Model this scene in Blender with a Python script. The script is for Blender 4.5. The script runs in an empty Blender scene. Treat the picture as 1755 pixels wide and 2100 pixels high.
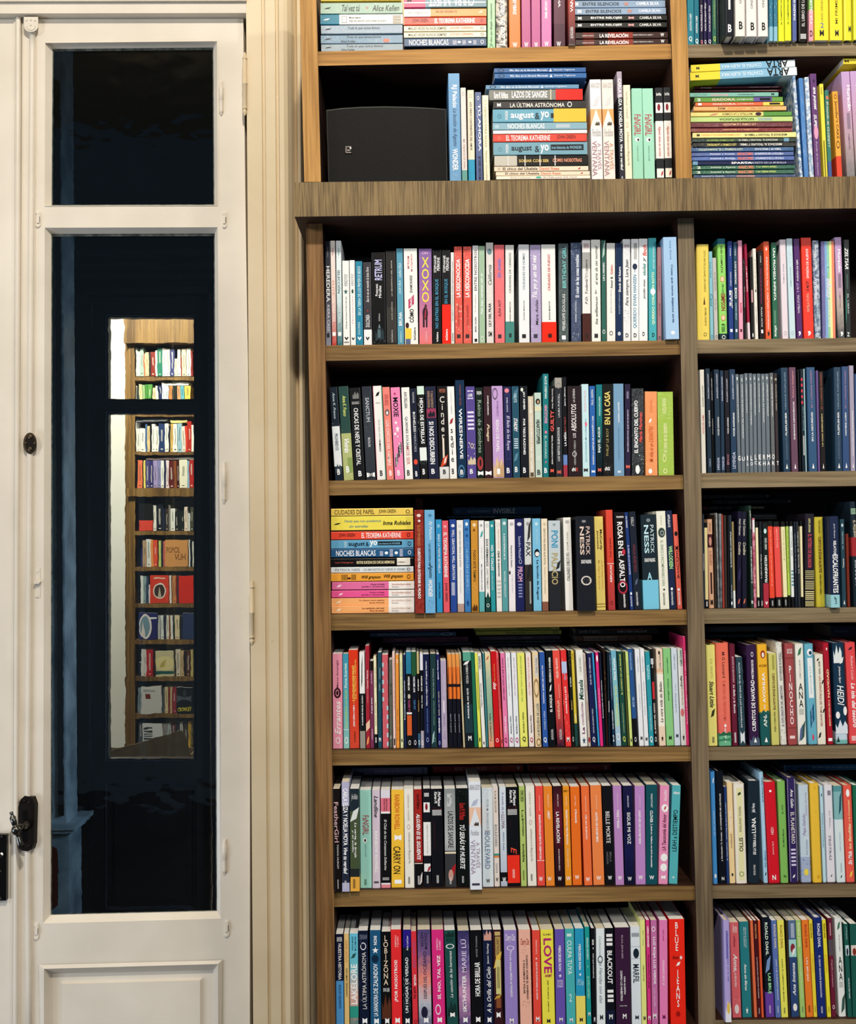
import bpy, math, random
from mathutils import Vector, Matrix
SC = bpy.context.scene
COL = SC.collection
random.seed(7)
# ---------------------------------------------------------------- camera, world, lights, exposure
F_PX = 2370.0                       # focal length in pixels of the 1755 x 2100 frame
PITCH, ROLL, YAW = math.radians(1.21), 0.0122, 0.0105
CAM = Vector((0.0, 0.0, 1.8))
cd = bpy.data.cameras.new('camera'); camera = bpy.data.objects.new('camera', cd); COL.objects.link(camera)
cd.sensor_fit = 'VERTICAL'; cd.sensor_height = 36.0; cd.lens = 36.0*F_PX/2100.0; cd.clip_start = 0.02; cd.clip_end = 60
Fw = Vector((math.sin(YAW)*math.cos(PITCH), math.cos(YAW)*math.cos(PITCH), math.sin(PITCH))).normalized()
Rt0 = Fw.cross(Vector((0, 0, 1))).normalized(); Up0 = Rt0.cross(Fw).normalized()
Rt = (Rt0*math.cos(ROLL) - Up0*math.sin(ROLL)).normalized()
Up = (Up0*math.cos(ROLL) + Rt0*math.sin(ROLL)).normalized()
M = Matrix((( Rt.x, Up.x, -Fw.x, CAM.x), (Rt.y, Up.y, -Fw.y, CAM.y), (Rt.z, Up.z, -Fw.z, CAM.z), (0, 0, 0, 1)))
camera.matrix_world = M
SC.camera = camera
SC.view_settings.view_transform = 'Standard'; SC.view_settings.look = 'None'
SC.view_settings.exposure = 0.0; SC.view_settings.gamma = 1.0; SC.view_settings.use_curve_mapping = False
w = bpy.data.worlds.new('world'); SC.world = w; w.use_nodes = True
w.node_tree.nodes['Background'].inputs[0].default_value = (0.40, 0.60, 0.85, 1)
w.node_tree.nodes['Background'].inputs[1].default_value = 0.15
def lamp(name, kind, loc, energy, color, size=0.1, target=None, size_y=None):
    l = bpy.data.lights.new(name, kind); o = bpy.data.objects.new(name, l); COL.objects.link(o)
    l.energy = energy; l.color = color; o.location = loc
    if kind == 'AREA':
        l.shape = 'RECTANGLE' if size_y else 'DISK'; l.size = size
        if size_y: l.size_y = size_y
    else: l.shadow_soft_size = size
    if target is not None:
        o.rotation_euler = (Vector(target) - Vector(loc)).to_track_quat('-Z', 'Y').to_euler()
    return o
lamp('ceiling_lamp', 'AREA', (0.12, -0.25, 4.6), 114, (1.0, 0.92, 0.80), 0.20, (0.3, 2.5, 1.6))
lamp('side_fill_left', 'AREA', (-3.1, -1.0, 3.6), 44, (1.0, 0.94, 0.86), 0.5, (0.0, 2.6, 1.0))  # unseen side fill, added to even out the key light
lamp('side_fill_right', 'AREA', (3.3, -1.2, 3.4), 66, (1.0, 0.96, 0.90), 0.5, (0.4, 2.5, 1.0))  # second unseen fill, added on the right to brighten the shelves
lamp('street_window_light', 'AREA', (-3.3, 0.9, 0.55), 48, (0.74, 0.84, 1.0), 1.2, (-0.6, 2.8, 0.9), 1.5)
lamp('reading_room_lamp', 'AREA', (-2.3, 7.7, 4.2), 118, (1.0, 0.94, 0.84), 0.5, (-2.2, 9.3, 2.0))
lamp('hall_light', 'AREA', (0.05, 3.6, 1.5), 17.0, (0.74, 0.86, 1.0), 0.5, (-1.6, 4.4, 1.3))

# ---------------------------------------------------------------- measuring
def W(px, py, Y):
    """point on the vertical plane y = Y seen at pixel (px, py)"""
    d = Rt*(px - 877.5) + Up*(1050.0 - py) + Fw*F_PX
    return CAM + d*(Y/d.y)
def lin(c):
    c /= 255.0
    return c/12.92 if c <= 0.04045 else ((c + 0.055)/1.055)**2.4
def rgb(h):
    if len(h) == 3: h = h[0]*2 + h[1]*2 + h[2]*2
    return tuple(int(h[i:i+2], 16) for i in (0, 2, 4))
def lrgb(h, k=1.0):
    return tuple(min(1, lin(v)*k) for v in rgb(h)) + (1,)
# ---------------------------------------------------------------- materials
MATS = {}
def newmat(name):
    m = bpy.data.materials.new(name); m.use_nodes = True
    return m, m.node_tree.nodes, m.node_tree.links, m.node_tree.nodes['Principled BSDF']
def mat(h, rough=0.5, metal=0.0, coat=0.0, spec=0.25):
    key = (h, rough, metal, coat)
    if key in MATS: return MATS[key]
    m, n, l, b = newmat('paint_' + h)
    wrapped = coat > 0
    if '~' in h or '>' in h:
        tc = n.new('ShaderNodeTexCoord')
        if '>' in h:
            parts = h.split('>')
            mp = n.new('ShaderNodeSeparateXYZ'); l.new(tc.outputs['Generated'], mp.inputs[0])
            rp = n.new('ShaderNodeValToRGB'); e = rp.color_ramp.elements
            ax = mp.outputs['Z']
            nz = n.new('ShaderNodeTexNoise'); nz.inputs['Scale'].default_value = 90; l.new(tc.outputs['Object'], nz.inputs['Vector'])
            ma = n.new('ShaderNodeMath'); ma.operation = 'MULTIPLY_ADD'; ma.inputs[1].default_value = 0.25; ma.inputs[2].default_value = -0.125
            l.new(nz.outputs[0], ma.inputs[0])
            ad = n.new('ShaderNodeMath'); ad.operation = 'ADD'; l.new(ax, ad.inputs[0]); l.new(ma.outputs[0], ad.inputs[1])
            l.new(ad.outputs[0], rp.inputs[0])
            parts = parts[::-1]
        else:
            parts = h.split('~')
            nz = n.new('ShaderNodeTexNoise'); nz.inputs['Scale'].default_value = 110; nz.inputs['Detail'].default_value = 4
            l.new(tc.outputs['Object'], nz.inputs['Vector'])
            rp = n.new('ShaderNodeValToRGB'); e = rp.color_ramp.elements
            l.new(nz.outputs[0], rp.inputs[0])
        while len(e) < len(parts): e.new(0.5)
        for i, p in enumerate(parts):
            t = i/(len(parts)-1)
            e[i].position = t if '>' in h else 0.42 + 0.16*t
            e[i].color = lrgb(p)
        l.new(rp.outputs[0], b.inputs['Base Color'])
    else:
        b.inputs['Base Color'].default_value = lrgb(h)
    b.inputs['Roughness'].default_value = rough; b.inputs['Metallic'].default_value = metal
    b.inputs['Specular IOR Level'].default_value = spec
    if wrapped:
        b.inputs['Coat Weight'].default_value = coat; b.inputs['Coat Roughness'].default_value = 0.12
        tc = n.new('ShaderNodeTexCoord'); nz = n.new('ShaderNodeTexNoise'); nz.inputs['Scale'].default_value = 140
        nz.inputs['Detail'].default_value = 3; l.new(tc.outputs['Object'], nz.inputs['Vector'])
        bp = n.new('ShaderNodeBump'); bp.inputs['Strength'].default_value = 1.0; bp.inputs['Distance'].default_value = 0.006
        l.new(nz.outputs[0], bp.inputs['Height']); l.new(bp.outputs[0], b.inputs['Coat Normal'])
    MATS[key] = m
    return m
def wood(name, c1, c2, axis, scale=1.0, rough=0.55, scratch=True, coarse=0.45):
    """grained timber, the grain runs along the given object axis"""
    m, n, l, b = newmat(name)
    tc = n.new('ShaderNodeTexCoord'); mp = n.new('ShaderNodeMapping')
    s = [150*scale]*3; s[axis] = 4.5*scale; mp.inputs['Scale'].default_value = s
    l.new(tc.outputs['Object'], mp.inputs[0])
    nz = n.new('ShaderNodeTexNoise'); nz.inputs['Scale'].default_value = 1; nz.inputs['Detail'].default_value = 6; nz.inputs['Distortion'].default_value = 0.4
    l.new(mp.outputs[0], nz.inputs['Vector'])
    mp2 = n.new('ShaderNodeMapping'); s = [14*scale]*3; s[axis] = 1.6*scale; mp2.inputs['Scale'].default_value = s
    l.new(tc.outputs['Object'], mp2.inputs[0])
    nz2 = n.new('ShaderNodeTexNoise'); nz2.inputs['Scale'].default_value = 1; nz2.inputs['Detail'].default_value = 3
    l.new(mp2.outputs[0], nz2.inputs['Vector'])
    mx = n.new('ShaderNodeMath'); mx.operation = 'MULTIPLY_ADD'; mx.inputs[1].default_value = 1-coarse
    m2 = n.new('ShaderNodeMath'); m2.operation = 'MULTIPLY'; m2.inputs[1].default_value = coarse; l.new(nz2.outputs[0], m2.inputs[0])
    l.new(nz.outputs[0], mx.inputs[0]); l.new(m2.outputs[0], mx.inputs[2])
    rp = n.new('ShaderNodeValToRGB'); e = rp.color_ramp.elements
    e[0].position = 0.40; e[0].color = lrgb(c1); e[1].position = 0.60; e[1].color = lrgb(c2)
    l.new(mx.outputs[0], rp.inputs[0])
    last = rp.outputs[0]
    if scratch:
        nz3 = n.new('ShaderNodeTexNoise'); nz3.inputs['Scale'].default_value = 26; nz3.inputs['Detail'].default_value = 9; nz3.inputs['Roughness'].default_value = 0.8
        nz3.inputs['Distortion'].default_value = 2.5
        l.new(tc.outputs['Object'], nz3.inputs['Vector'])
        r3 = n.new('ShaderNodeValToRGB'); r3.color_ramp.elements[0].position = 0.69; r3.color_ramp.elements[1].position = 0.73
        l.new(nz3.outputs[0], r3.inputs[0])
        mm = n.new('ShaderNodeMix'); mm.data_type = 'RGBA'; mm.inputs[7].default_value = lrgb('c9b48c')
        l.new(r3.outputs[0], mm.inputs[0]); l.new(last, mm.inputs[6]); last = mm.outputs[2]
    l.new(last, b.inputs['Base Color'])
    b.inputs['Roughness'].default_value = rough; b.inputs['Specular IOR Level'].default_value = 0.25
    bp = n.new('ShaderNodeBump'); bp.inputs['Strength'].default_value = 0.35; bp.inputs['Distance'].default_value = 0.002
    l.new(mx.outputs[0], bp.inputs['Height']); l.new(bp.outputs[0], b.inputs['Normal'])
    return m
def paint(name, c1, c2, scale=6.0, chips='8d7f68', rough=0.42):
    """old brush-painted joinery with faint mottling and a few chips"""
    m, n, l, b = newmat(name)
    tc = n.new('ShaderNodeTexCoord')
    nz = n.new('ShaderNodeTexNoise'); nz.inputs['Scale'].default_value = scale; nz.inputs['Detail'].default_value = 5
    l.new(tc.outputs['Object'], nz.inputs['Vector'])
    rp = n.new('ShaderNodeValToRGB'); e = rp.color_ramp.elements
    e[0].position = 0.35; e[0].color = lrgb(c1); e[1].position = 0.68; e[1].color = lrgb(c2); l.new(nz.outputs[0], rp.inputs[0])
    nz3 = n.new('ShaderNodeTexNoise'); nz3.inputs['Scale'].default_value = 55; nz3.inputs['Detail'].default_value = 4
    l.new(tc.outputs['Object'], nz3.inputs['Vector'])
    r3 = n.new('ShaderNodeValToRGB'); r3.color_ramp.elements[0].position = 0.76; r3.color_ramp.elements[1].position = 0.78
    l.new(nz3.outputs[0], r3.inputs[0])
    mm = n.new('ShaderNodeMix'); mm.data_type = 'RGBA'; mm.inputs[7].default_value = lrgb(chips)
    l.new(r3.outputs[0], mm.inputs[0]); l.new(rp.outputs[0], mm.inputs[6]); l.new(mm.outputs[2], b.inputs['Base Color'])
    b.inputs['Roughness'].default_value = rough; b.inputs['Specular IOR Level'].default_value = 0.3
    nz4 = n.new('ShaderNodeTexNoise'); nz4.inputs['Scale'].default_value = 30; nz4.inputs['Detail'].default_value = 6
    l.new(tc.outputs['Object'], nz4.inputs['Vector'])
    bp = n.new('ShaderNodeBump'); bp.inputs['Strength'].default_value = 0.12; bp.inputs['Distance'].default_value = 0.004
    l.new(nz4.outputs[0], bp.inputs['Height']); l.new(bp.outputs[0], b.inputs['Normal'])
    return m
def pages_mat(c, name):
    m, n, l, b = newmat(name)
    tc = n.new('ShaderNodeTexCoord'); mp = n.new('ShaderNodeMapping'); mp.inputs['Scale'].default_value = (1500, 8, 1500)
    l.new(tc.outputs['Object'], mp.inputs[0]); nz = n.new('ShaderNodeTexNoise'); nz.inputs['Scale'].default_value = 1
    l.new(mp.outputs[0], nz.inputs['Vector']); rp = n.new('ShaderNodeValToRGB'); e = rp.color_ramp.elements
    k = lrgb(c); e[0].position = .3; e[0].color = (k[0]*.88, k[1]*.88, k[2]*.88, 1); e[1].position = .6; e[1].color = k
    l.new(nz.outputs[0], rp.inputs[0]); l.new(rp.outputs[0], b.inputs['Base Color']); b.inputs['Roughness'].default_value = 0.8
    return m
PAGES = [pages_mat('fbfaf4', 'page_paper_white'), pages_mat('ece2c8', 'page_paper_cream')]
# ---------------------------------------------------------------- objects
def mesh(name, verts, faces, mats, idx=None, parent=None, smooth=False):
    me = bpy.data.meshes.new(name); me.from_pydata([tuple(v) for v in verts], [], faces)
    for m in (mats if isinstance(mats, (list, tuple)) else [mats]): me.materials.append(m)
    if idx: me.polygons.foreach_set('material_index', idx)
    if smooth: me.polygons.foreach_set('use_smooth', [True]*len(faces))
    me.update(); o = bpy.data.objects.new(name, me); COL.objects.link(o)
    if parent: o.parent = parent
    return o
def empty(name, loc, label=None, cat=None, group=None, kind=None):
    o = bpy.data.objects.new(name, None); COL.objects.link(o); o.location = loc; o.empty_display_size = 0.02
    return tag(o, label, cat, group, kind)
def tag(o, label=None, cat=None, group=None, kind=None):
    if label: o['label'] = label
    if cat: o['category'] = cat
    if group: o['group'] = group
    if kind: o['kind'] = kind
    return o
class MB:
    """collects shapes, then links them as one mesh"""
    def __init__(s): s.v = []; s.f = []; s.i = []; s.m = []
    def mi(s, m):
        if m not in s.m: s.m.append(m)
        return s.m.index(m)
    def add(s, vs, fs, m):
        o = len(s.v); k = s.mi(m); s.v += [Vector(v) for v in vs]
        s.f += [tuple(i+o for i in f) for f in fs]; s.i += [k]*len(fs)
    def prism(s, front, back, m):
        """front / back: matching rings of points"""
        n = len(front); s.add(list(front)+list(back), [tuple(range(n))[::-1], tuple(range(n, 2*n))] + [(i, (i+1) % n, n+(i+1) % n, n+i) for i in range(n)], m)
    def box(s, a, b, m):
        (x0, y0, z0), (x1, y1, z1) = a, b
        s.prism([(x0, y0, z0), (x1, y0, z0), (x1, y0, z1), (x0, y0, z1)], [(x0, y1, z0), (x1, y1, z0), (x1, y1, z1), (x0, y1, z1)], m)
    def quad(s, pts, Yf, Yb, m, side=None):
        """board whose front face has the four given pixel corners on the plane Yf; straight back to Yb"""
        k = len(s.i); f = [W(x, y, Yf) for x, y in pts]; s.prism(f, [Vector((p.x, Yb, p.z)) for p in f], m)
        if side:
            for j in range(k+1, len(s.i)): s.i[j] = s.mi(side)
    def bevel(s, outer, inner, Yo, Yi, m):
        """sloping moulding between two pixel rings at two depths (closed at the back)"""
        n = len(outer); a = [W(x, y, Yo) for x, y in outer]; b = [W(x, y, Yi) for x, y in inner]
        s.add(a+b, [(i, (i+1) % n, n+(i+1) % n, n+i) for i in range(n)], m)
    def lathe(s, p, axis, prof, m, seg=16, half=False):
        """prof: (distance along axis, radius)"""
        ax = Vector(axis).normalized(); u = ax.orthogonal().normalized(); v = ax.cross(u); vs = []; fs = []
        for t, r in prof:
            for k in range(seg):
                a = 2*math.pi*k/seg; vs.append(Vector(p)+ax*t+(u*math.cos(a)+v*math.sin(a))*r)
        for j in range(len(prof)-1):
            for k in range(seg): fs.append((j*seg+k, j*seg+(k+1) % seg, (j+1)*seg+(k+1) % seg, (j+1)*seg+k))
        fs.append(tuple(range(seg))); fs.append(tuple(range((len(prof)-1)*seg, len(prof)*seg)))
        s.add(vs, fs, m)
    def build(s, name, parent=None, smooth=False):
        o0 = Vector((0, 0, 0))
        if parent is not None:
            o0 = parent.matrix_world.translation if False else parent.location.copy()
            q = parent.parent
            while q is not None: o0 += q.location; q = q.parent
        return mesh(name, [v-o0 for v in s.v], s.f, s.m, s.i, parent, smooth)
# ---------------------------------------------------------------- lettering
_tc = bpy.data.curves.new('lettering', 'FONT'); _to = bpy.data.objects.new('lettering', _tc)
_tc.resolution_u = 2
_cache = {}
def glyphs(s, style):
    key = (s, 'b' in style, 'i' in style, 'v' in style)
    if key in _cache: return _cache[key]
    _tc.offset = 0.022 if 'b' in style else 0.009
    _tc.shear = 0.28 if 'i' in style else 0.0
    _tc.body = '\n'.join(s) if 'v' in style else s
    _tc.align_x = 'CENTER' if 'v' in style else 'LEFT'
    _tc.space_line = 0.8
    me = _to.to_mesh(); vs = [(v.co.x, v.co.y) for v in me.vertices]; fs = [tuple(p.vertices) for p in me.polygons]
    _to.to_mesh_clear()
    if not vs: _cache[key] = ([], []); return _cache[key]
    x0 = min(v[0] for v in vs); x1 = max(v[0] for v in vs); y0 = min(v[1] for v in vs); y1 = max(v[1] for v in vs)
    vs = [((x-x0)/(x1-x0+1e-9), (y-y0)/(y1-y0+1e-9)) for x, y in vs]
    _cache[key] = (vs, fs); return _cache[key]
def shape(s):
    n = 20; cs = [(.5+.5*math.cos(2*math.pi*k/n), .5+.5*math.sin(2*math.pi*k/n)) for k in range(n)]
    if s == '@rect': return [(0, 0), (1, 0), (1, 1), (0, 1)], [(0, 1, 2, 3)]
    if s == '@disc': return cs, [tuple(range(n))]
    if s == '@ring':
        ins = [(.5+.72*(x-.5), .5+.72*(y-.5)) for x, y in cs]
        return cs+ins, [(k, (k+1) % n, n+(k+1) % n, n+k) for k in range(n)]
    if s == '@star':
        p = [(.5+(.5 if k % 2 == 0 else .2)*math.sin(math.pi*k/5), .5+(.5 if k % 2 == 0 else .2)*math.cos(math.pi*k/5)) for k in range(10)]
        return p+[(.5, .5)], [(k, (k+1) % 10, 10) for k in range(10)]
    if s == '@tri': return [(0, 0), (1, 0), (.5, 1)], [(0, 1, 2)]
    if s == '@chev': return [(0, .7), (.5, 0), (1, .7), (.8, .95), (.5, .5), (.2, .95)], [(0, 1, 4, 5), (1, 2, 3, 4)]
    if s == '@bow': return [(0, 0), (.5, .25), (1, 0), (1, 1), (.5, .75), (0, 1)], [(0, 1, 4, 5), (1, 2, 3, 4)]
    if s == '@slant': return [(0, 0), (1, .35), (1, 1), (0, .65)], [(0, 1, 2, 3)]
    if s == '@leaf': return [(0, .1), (.35, .75), (1, 1), (.7, .3)], [(0, 3, 2, 1)]
    if s == '@hill': return [(0, 0), (1, 0), (1, .6), (.8, .9), (.6, .5), (.4, 1), (.15, .4), (0, .7)], [(0, 1, 2, 3, 4), (0, 4, 5, 6, 7)]
    if s == '@lines': return sum([[(0, k/5), (1, k/5), (1, k/5+.1), (0, k/5+.1)] for k in range(5)], []), [(4*k, 4*k+1, 4*k+2, 4*k+3) for k in range(5)]
    if s == '@dots':
        vs = []; fs = []; rr = random.Random(5)
        for k in range(16):
            x, y, r = rr.random()*.9, rr.random()*.93, .02+.03*rr.random(); o = len(vs)
            vs += [(x, y), (x+r*2, y), (x+r*2, y+r), (x, y+r)]; fs.append((o, o+1, o+2, o+3))
        return vs, fs
    return [], []
def letter_into(mb, s, style, u0, u1, w0, w1, xf, m):
    """put writing in the box (u right, w down) of a displayed face; xf turns (u, w) into a point"""
    vs, fs = shape(s) if s.startswith('@') else glyphs(s, style)
    if not vs: return
    out = []
    for x, y in vs:
        if 'u' in style: a, b = 1-y, x          # reads bottom to top
        elif 'd' in style: a, b = y, 1-x        # reads top to bottom
        elif 'r' in style: a, b = 1-x, 1-y      # upside down
        else: a, b = x, y
        out.append(xf(u0+(u1-u0)*a, w1+(w0-w1)*b))
    mb.add(out, fs, m)
# ---------------------------------------------------------------- books
BOOKS = []
def colname(h):
    import colorsys
    parts = h.replace('~', '>').split('>')
    h = parts[len(parts)//2] if len(parts) != 2 else parts[0]
    r, g, b = [v/255 for v in rgb(h)]
    H, S, V = colorsys.rgb_to_hsv(r, g, b); H *= 360
    if V < 0.24: return 'black' if S < .45 or V < .14 else ('black' if 20 < H < 200 and V < .16 else dark(H))
    if S < 0.10: return 'white' if V > .87 else 'pale grey' if V > .65 else 'mid grey' if V > .4 else 'dark grey'
    if S < 0.22 and V > .88: return ('cream' if 20 < H < 80 else 'pale blue' if 170 < H < 250 else 'pale green' if H < 170 and H > 80 else 'pale pink')
    nm = ('red' if H < 12 or H > 350 else 'orange' if H < 38 else 'yellow' if H < 68 else 'green' if H < 160 else 'teal' if H < 192 else 'blue' if H < 245 else 'purple' if H < 295 else 'pink')
    if nm == 'red' and S < .55 and V > .75: nm = 'salmon'
    if nm == 'orange' and V < .6: nm = 'brown'
    if nm == 'orange' and S < .4: nm = 'beige'; return nm
    if V < .42: return 'dark '+nm
    if S < .42 and V > .6: return 'pale '+nm
    return nm
def dark(H):
    return 'dark '+('red' if H < 20 or H > 345 else 'brown' if H < 45 else 'olive' if H < 80 else 'green' if H < 165 else 'teal' if H < 200 else 'navy' if H < 250 else 'purple')
def make_book(t, H, d, base, bands, texts, flags, lying, long_axis_shift=0.0, xoff=0.0):
    """returns (cover MB, pages MB) in local coordinates; the spine faces -y"""
    hard = 'h' in flags; k = 1.0 if 'w' in flags else 0.0
    r = min(0.0035 if hard else 0.0011, t*.3); c = min(0.0024 if hard else 0.0005, t*.2)
    O = [(0, d), (0, r), (.3*r, .3*r), (r, 0), (t-r, 0), (t-.3*r, .3*r), (t, r), (t, d)]
    q = max(r, c)
    I = [(c, d), (c, q), (c+.1*q, c+.1*q), (q+.0001, c), (t-q-.0001, c), (t-c-.1*q, c+.1*q), (t-c, q), (t-c, d)]
    ob = None
    if 'o' in flags: ob = bands[-1]; bands = bands[:-1]
    cuts = sorted(set([0, 100]+[v for a, b, _ in bands for v in (a, b)]))
    T = (lambda x, y, z: Vector((H-z, y, x))) if lying else (lambda x, y, z: Vector((x+xoff, y, z)))
    cm = MB(); rough = 0.33 if k == 0 else 0.4
    mb_ = mat(base, rough, coat=k)
    zs = [H*(1-v/100) for v in cuts]
    if lying: zs = [H*(1-v/100) for v in cuts]
    for j in range(len(cuts)-1):
        mid = (cuts[j]+cuts[j+1])/2; m = mb_
        for a, b, h in bands:
            if a <= mid <= b: m = mat(h, rough, coat=k)
        z1, z0 = zs[j], zs[j+1]
        vs = [T(x, y, z) for z in (z0, z1) for x, y in O] + [T(x, y, z) for z in (z0, z1) for x, y in I]
        fs = [(i, i+1, 9+i, 8+i) for i in range(7)] + [(17+i, 16+i, 24+i, 25+i) for i in range(7)] + [(0, 8, 24, 16), (7, 23, 31, 15)]
        if j == 0: fs += [(8+i, 9+i, 25+i, 24+i) for i in range(7)]
        if j == len(cuts)-2: fs += [(1+i, i, 16+i, 17+i) for i in range(7)]
        if lying: fs = [f[::-1] for f in fs]
        cm.add(vs, fs, m)
    if lying: xf = lambda u, v: Vector((u*H, -0.0002, t*(1-v)))
    else: xf = lambda u, v: Vector((u*t+xoff, -0.0002, H*(1-v)))
    n = 0; bm = MB(); g = .0004
    if ob:
        za, zb_ = H*(1-ob[0]/100), H*(1-ob[1]/100)
        pr = [(-g, d*.97), (-g, -g), (t+g, -g), (t+g, d*.97), (t, d*.97), (t, 0), (0, 0), (0, d*.97)]
        A0 = [T(x, y, max(zb_, .0002)) for x, y in pr]; A1 = [T(x, y, za) for x, y in pr]
        bm.add(A0+A1, [(i, (i+1) % 8, 8+(i+1) % 8, 8+i) for i in range(8)]+[(8, 9, 14, 15), (9, 10, 13, 14), (10, 11, 12, 13), (0, 7, 6, 1), (1, 6, 5, 2), (2, 5, 4, 3)], mat(ob[2], .3))
    for (a, b, c0, c1, st, col, s) in texts:
        n += 1
        off = -0.0002-0.00006*n-(.0004 if ob else 0)
        if lying: xf = lambda u, v, off=off: Vector((u*H, off, t*(1-v)))
        else: xf = lambda u, v, off=off: Vector((u*t+xoff, off, H*(1-v)))
        tm = bm if ob and a >= ob[0]-1 and b <= ob[1]+1 else cm
        if lying: letter_into(tm, s, st, a/100, b/100, c0/100, c1/100, xf, mat(col, .4))
        else: letter_into(tm, s, st, c0/100, c1/100, a/100, b/100, xf, mat(col, .4))
    pm = MB(); e = 0.003 if hard else 0.0004
    p0, p1 = T(c+.0001, c+.0002, e), T(t-c-.0001, d-(.004 if hard else .0006), H-e)
    lo = [min(p0[i], p1[i]) for i in range(3)]; hi = [max(p0[i], p1[i]) for i in range(3)]
    pm.box(lo, hi, PAGES[1 if sum(rgb(base.replace('~', '>').split('>')[0])) % 3 == 0 else 0])
    cm.band = bm if ob else None
    return cm, pm
def parse(line):
    seg = [s.strip() for s in line.split('|')]
    g = seg[0].split(); lying = g[0] == 'L'
    if lying: g = g[1:]
    nums = [float(v) for v in g[:4]]; flags = g[4]; base = g[5]; bands = []
    for bnd in g[6:]:
        a, h = bnd.split('='); lo, hi = a.split('-'); bands.append((float(lo), float(hi), h))
    texts = []
    for s in seg[1:]:
        if not s: continue
        q = s.split(None, 6)
        texts.append((float(q[0]), float(q[1]), float(q[2]), float(q[3]), q[4], q[5], q[6]))
    return lying, nums, flags, base, bands, texts
YS = 2.508      # plane of the book spines
ORD = ['first','second','third','fourth','fifth','sixth','seventh','eighth','ninth','tenth']
def ordinal(n):
    if n <= 10: return ORD[n-1]
    return str(n)+('st' if n % 10 == 1 and n != 11 else 'nd' if n % 10 == 2 and n != 12 else 'rd' if n % 10 == 3 and n != 13 else 'th')
SHELF_ROWS = {}
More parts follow.
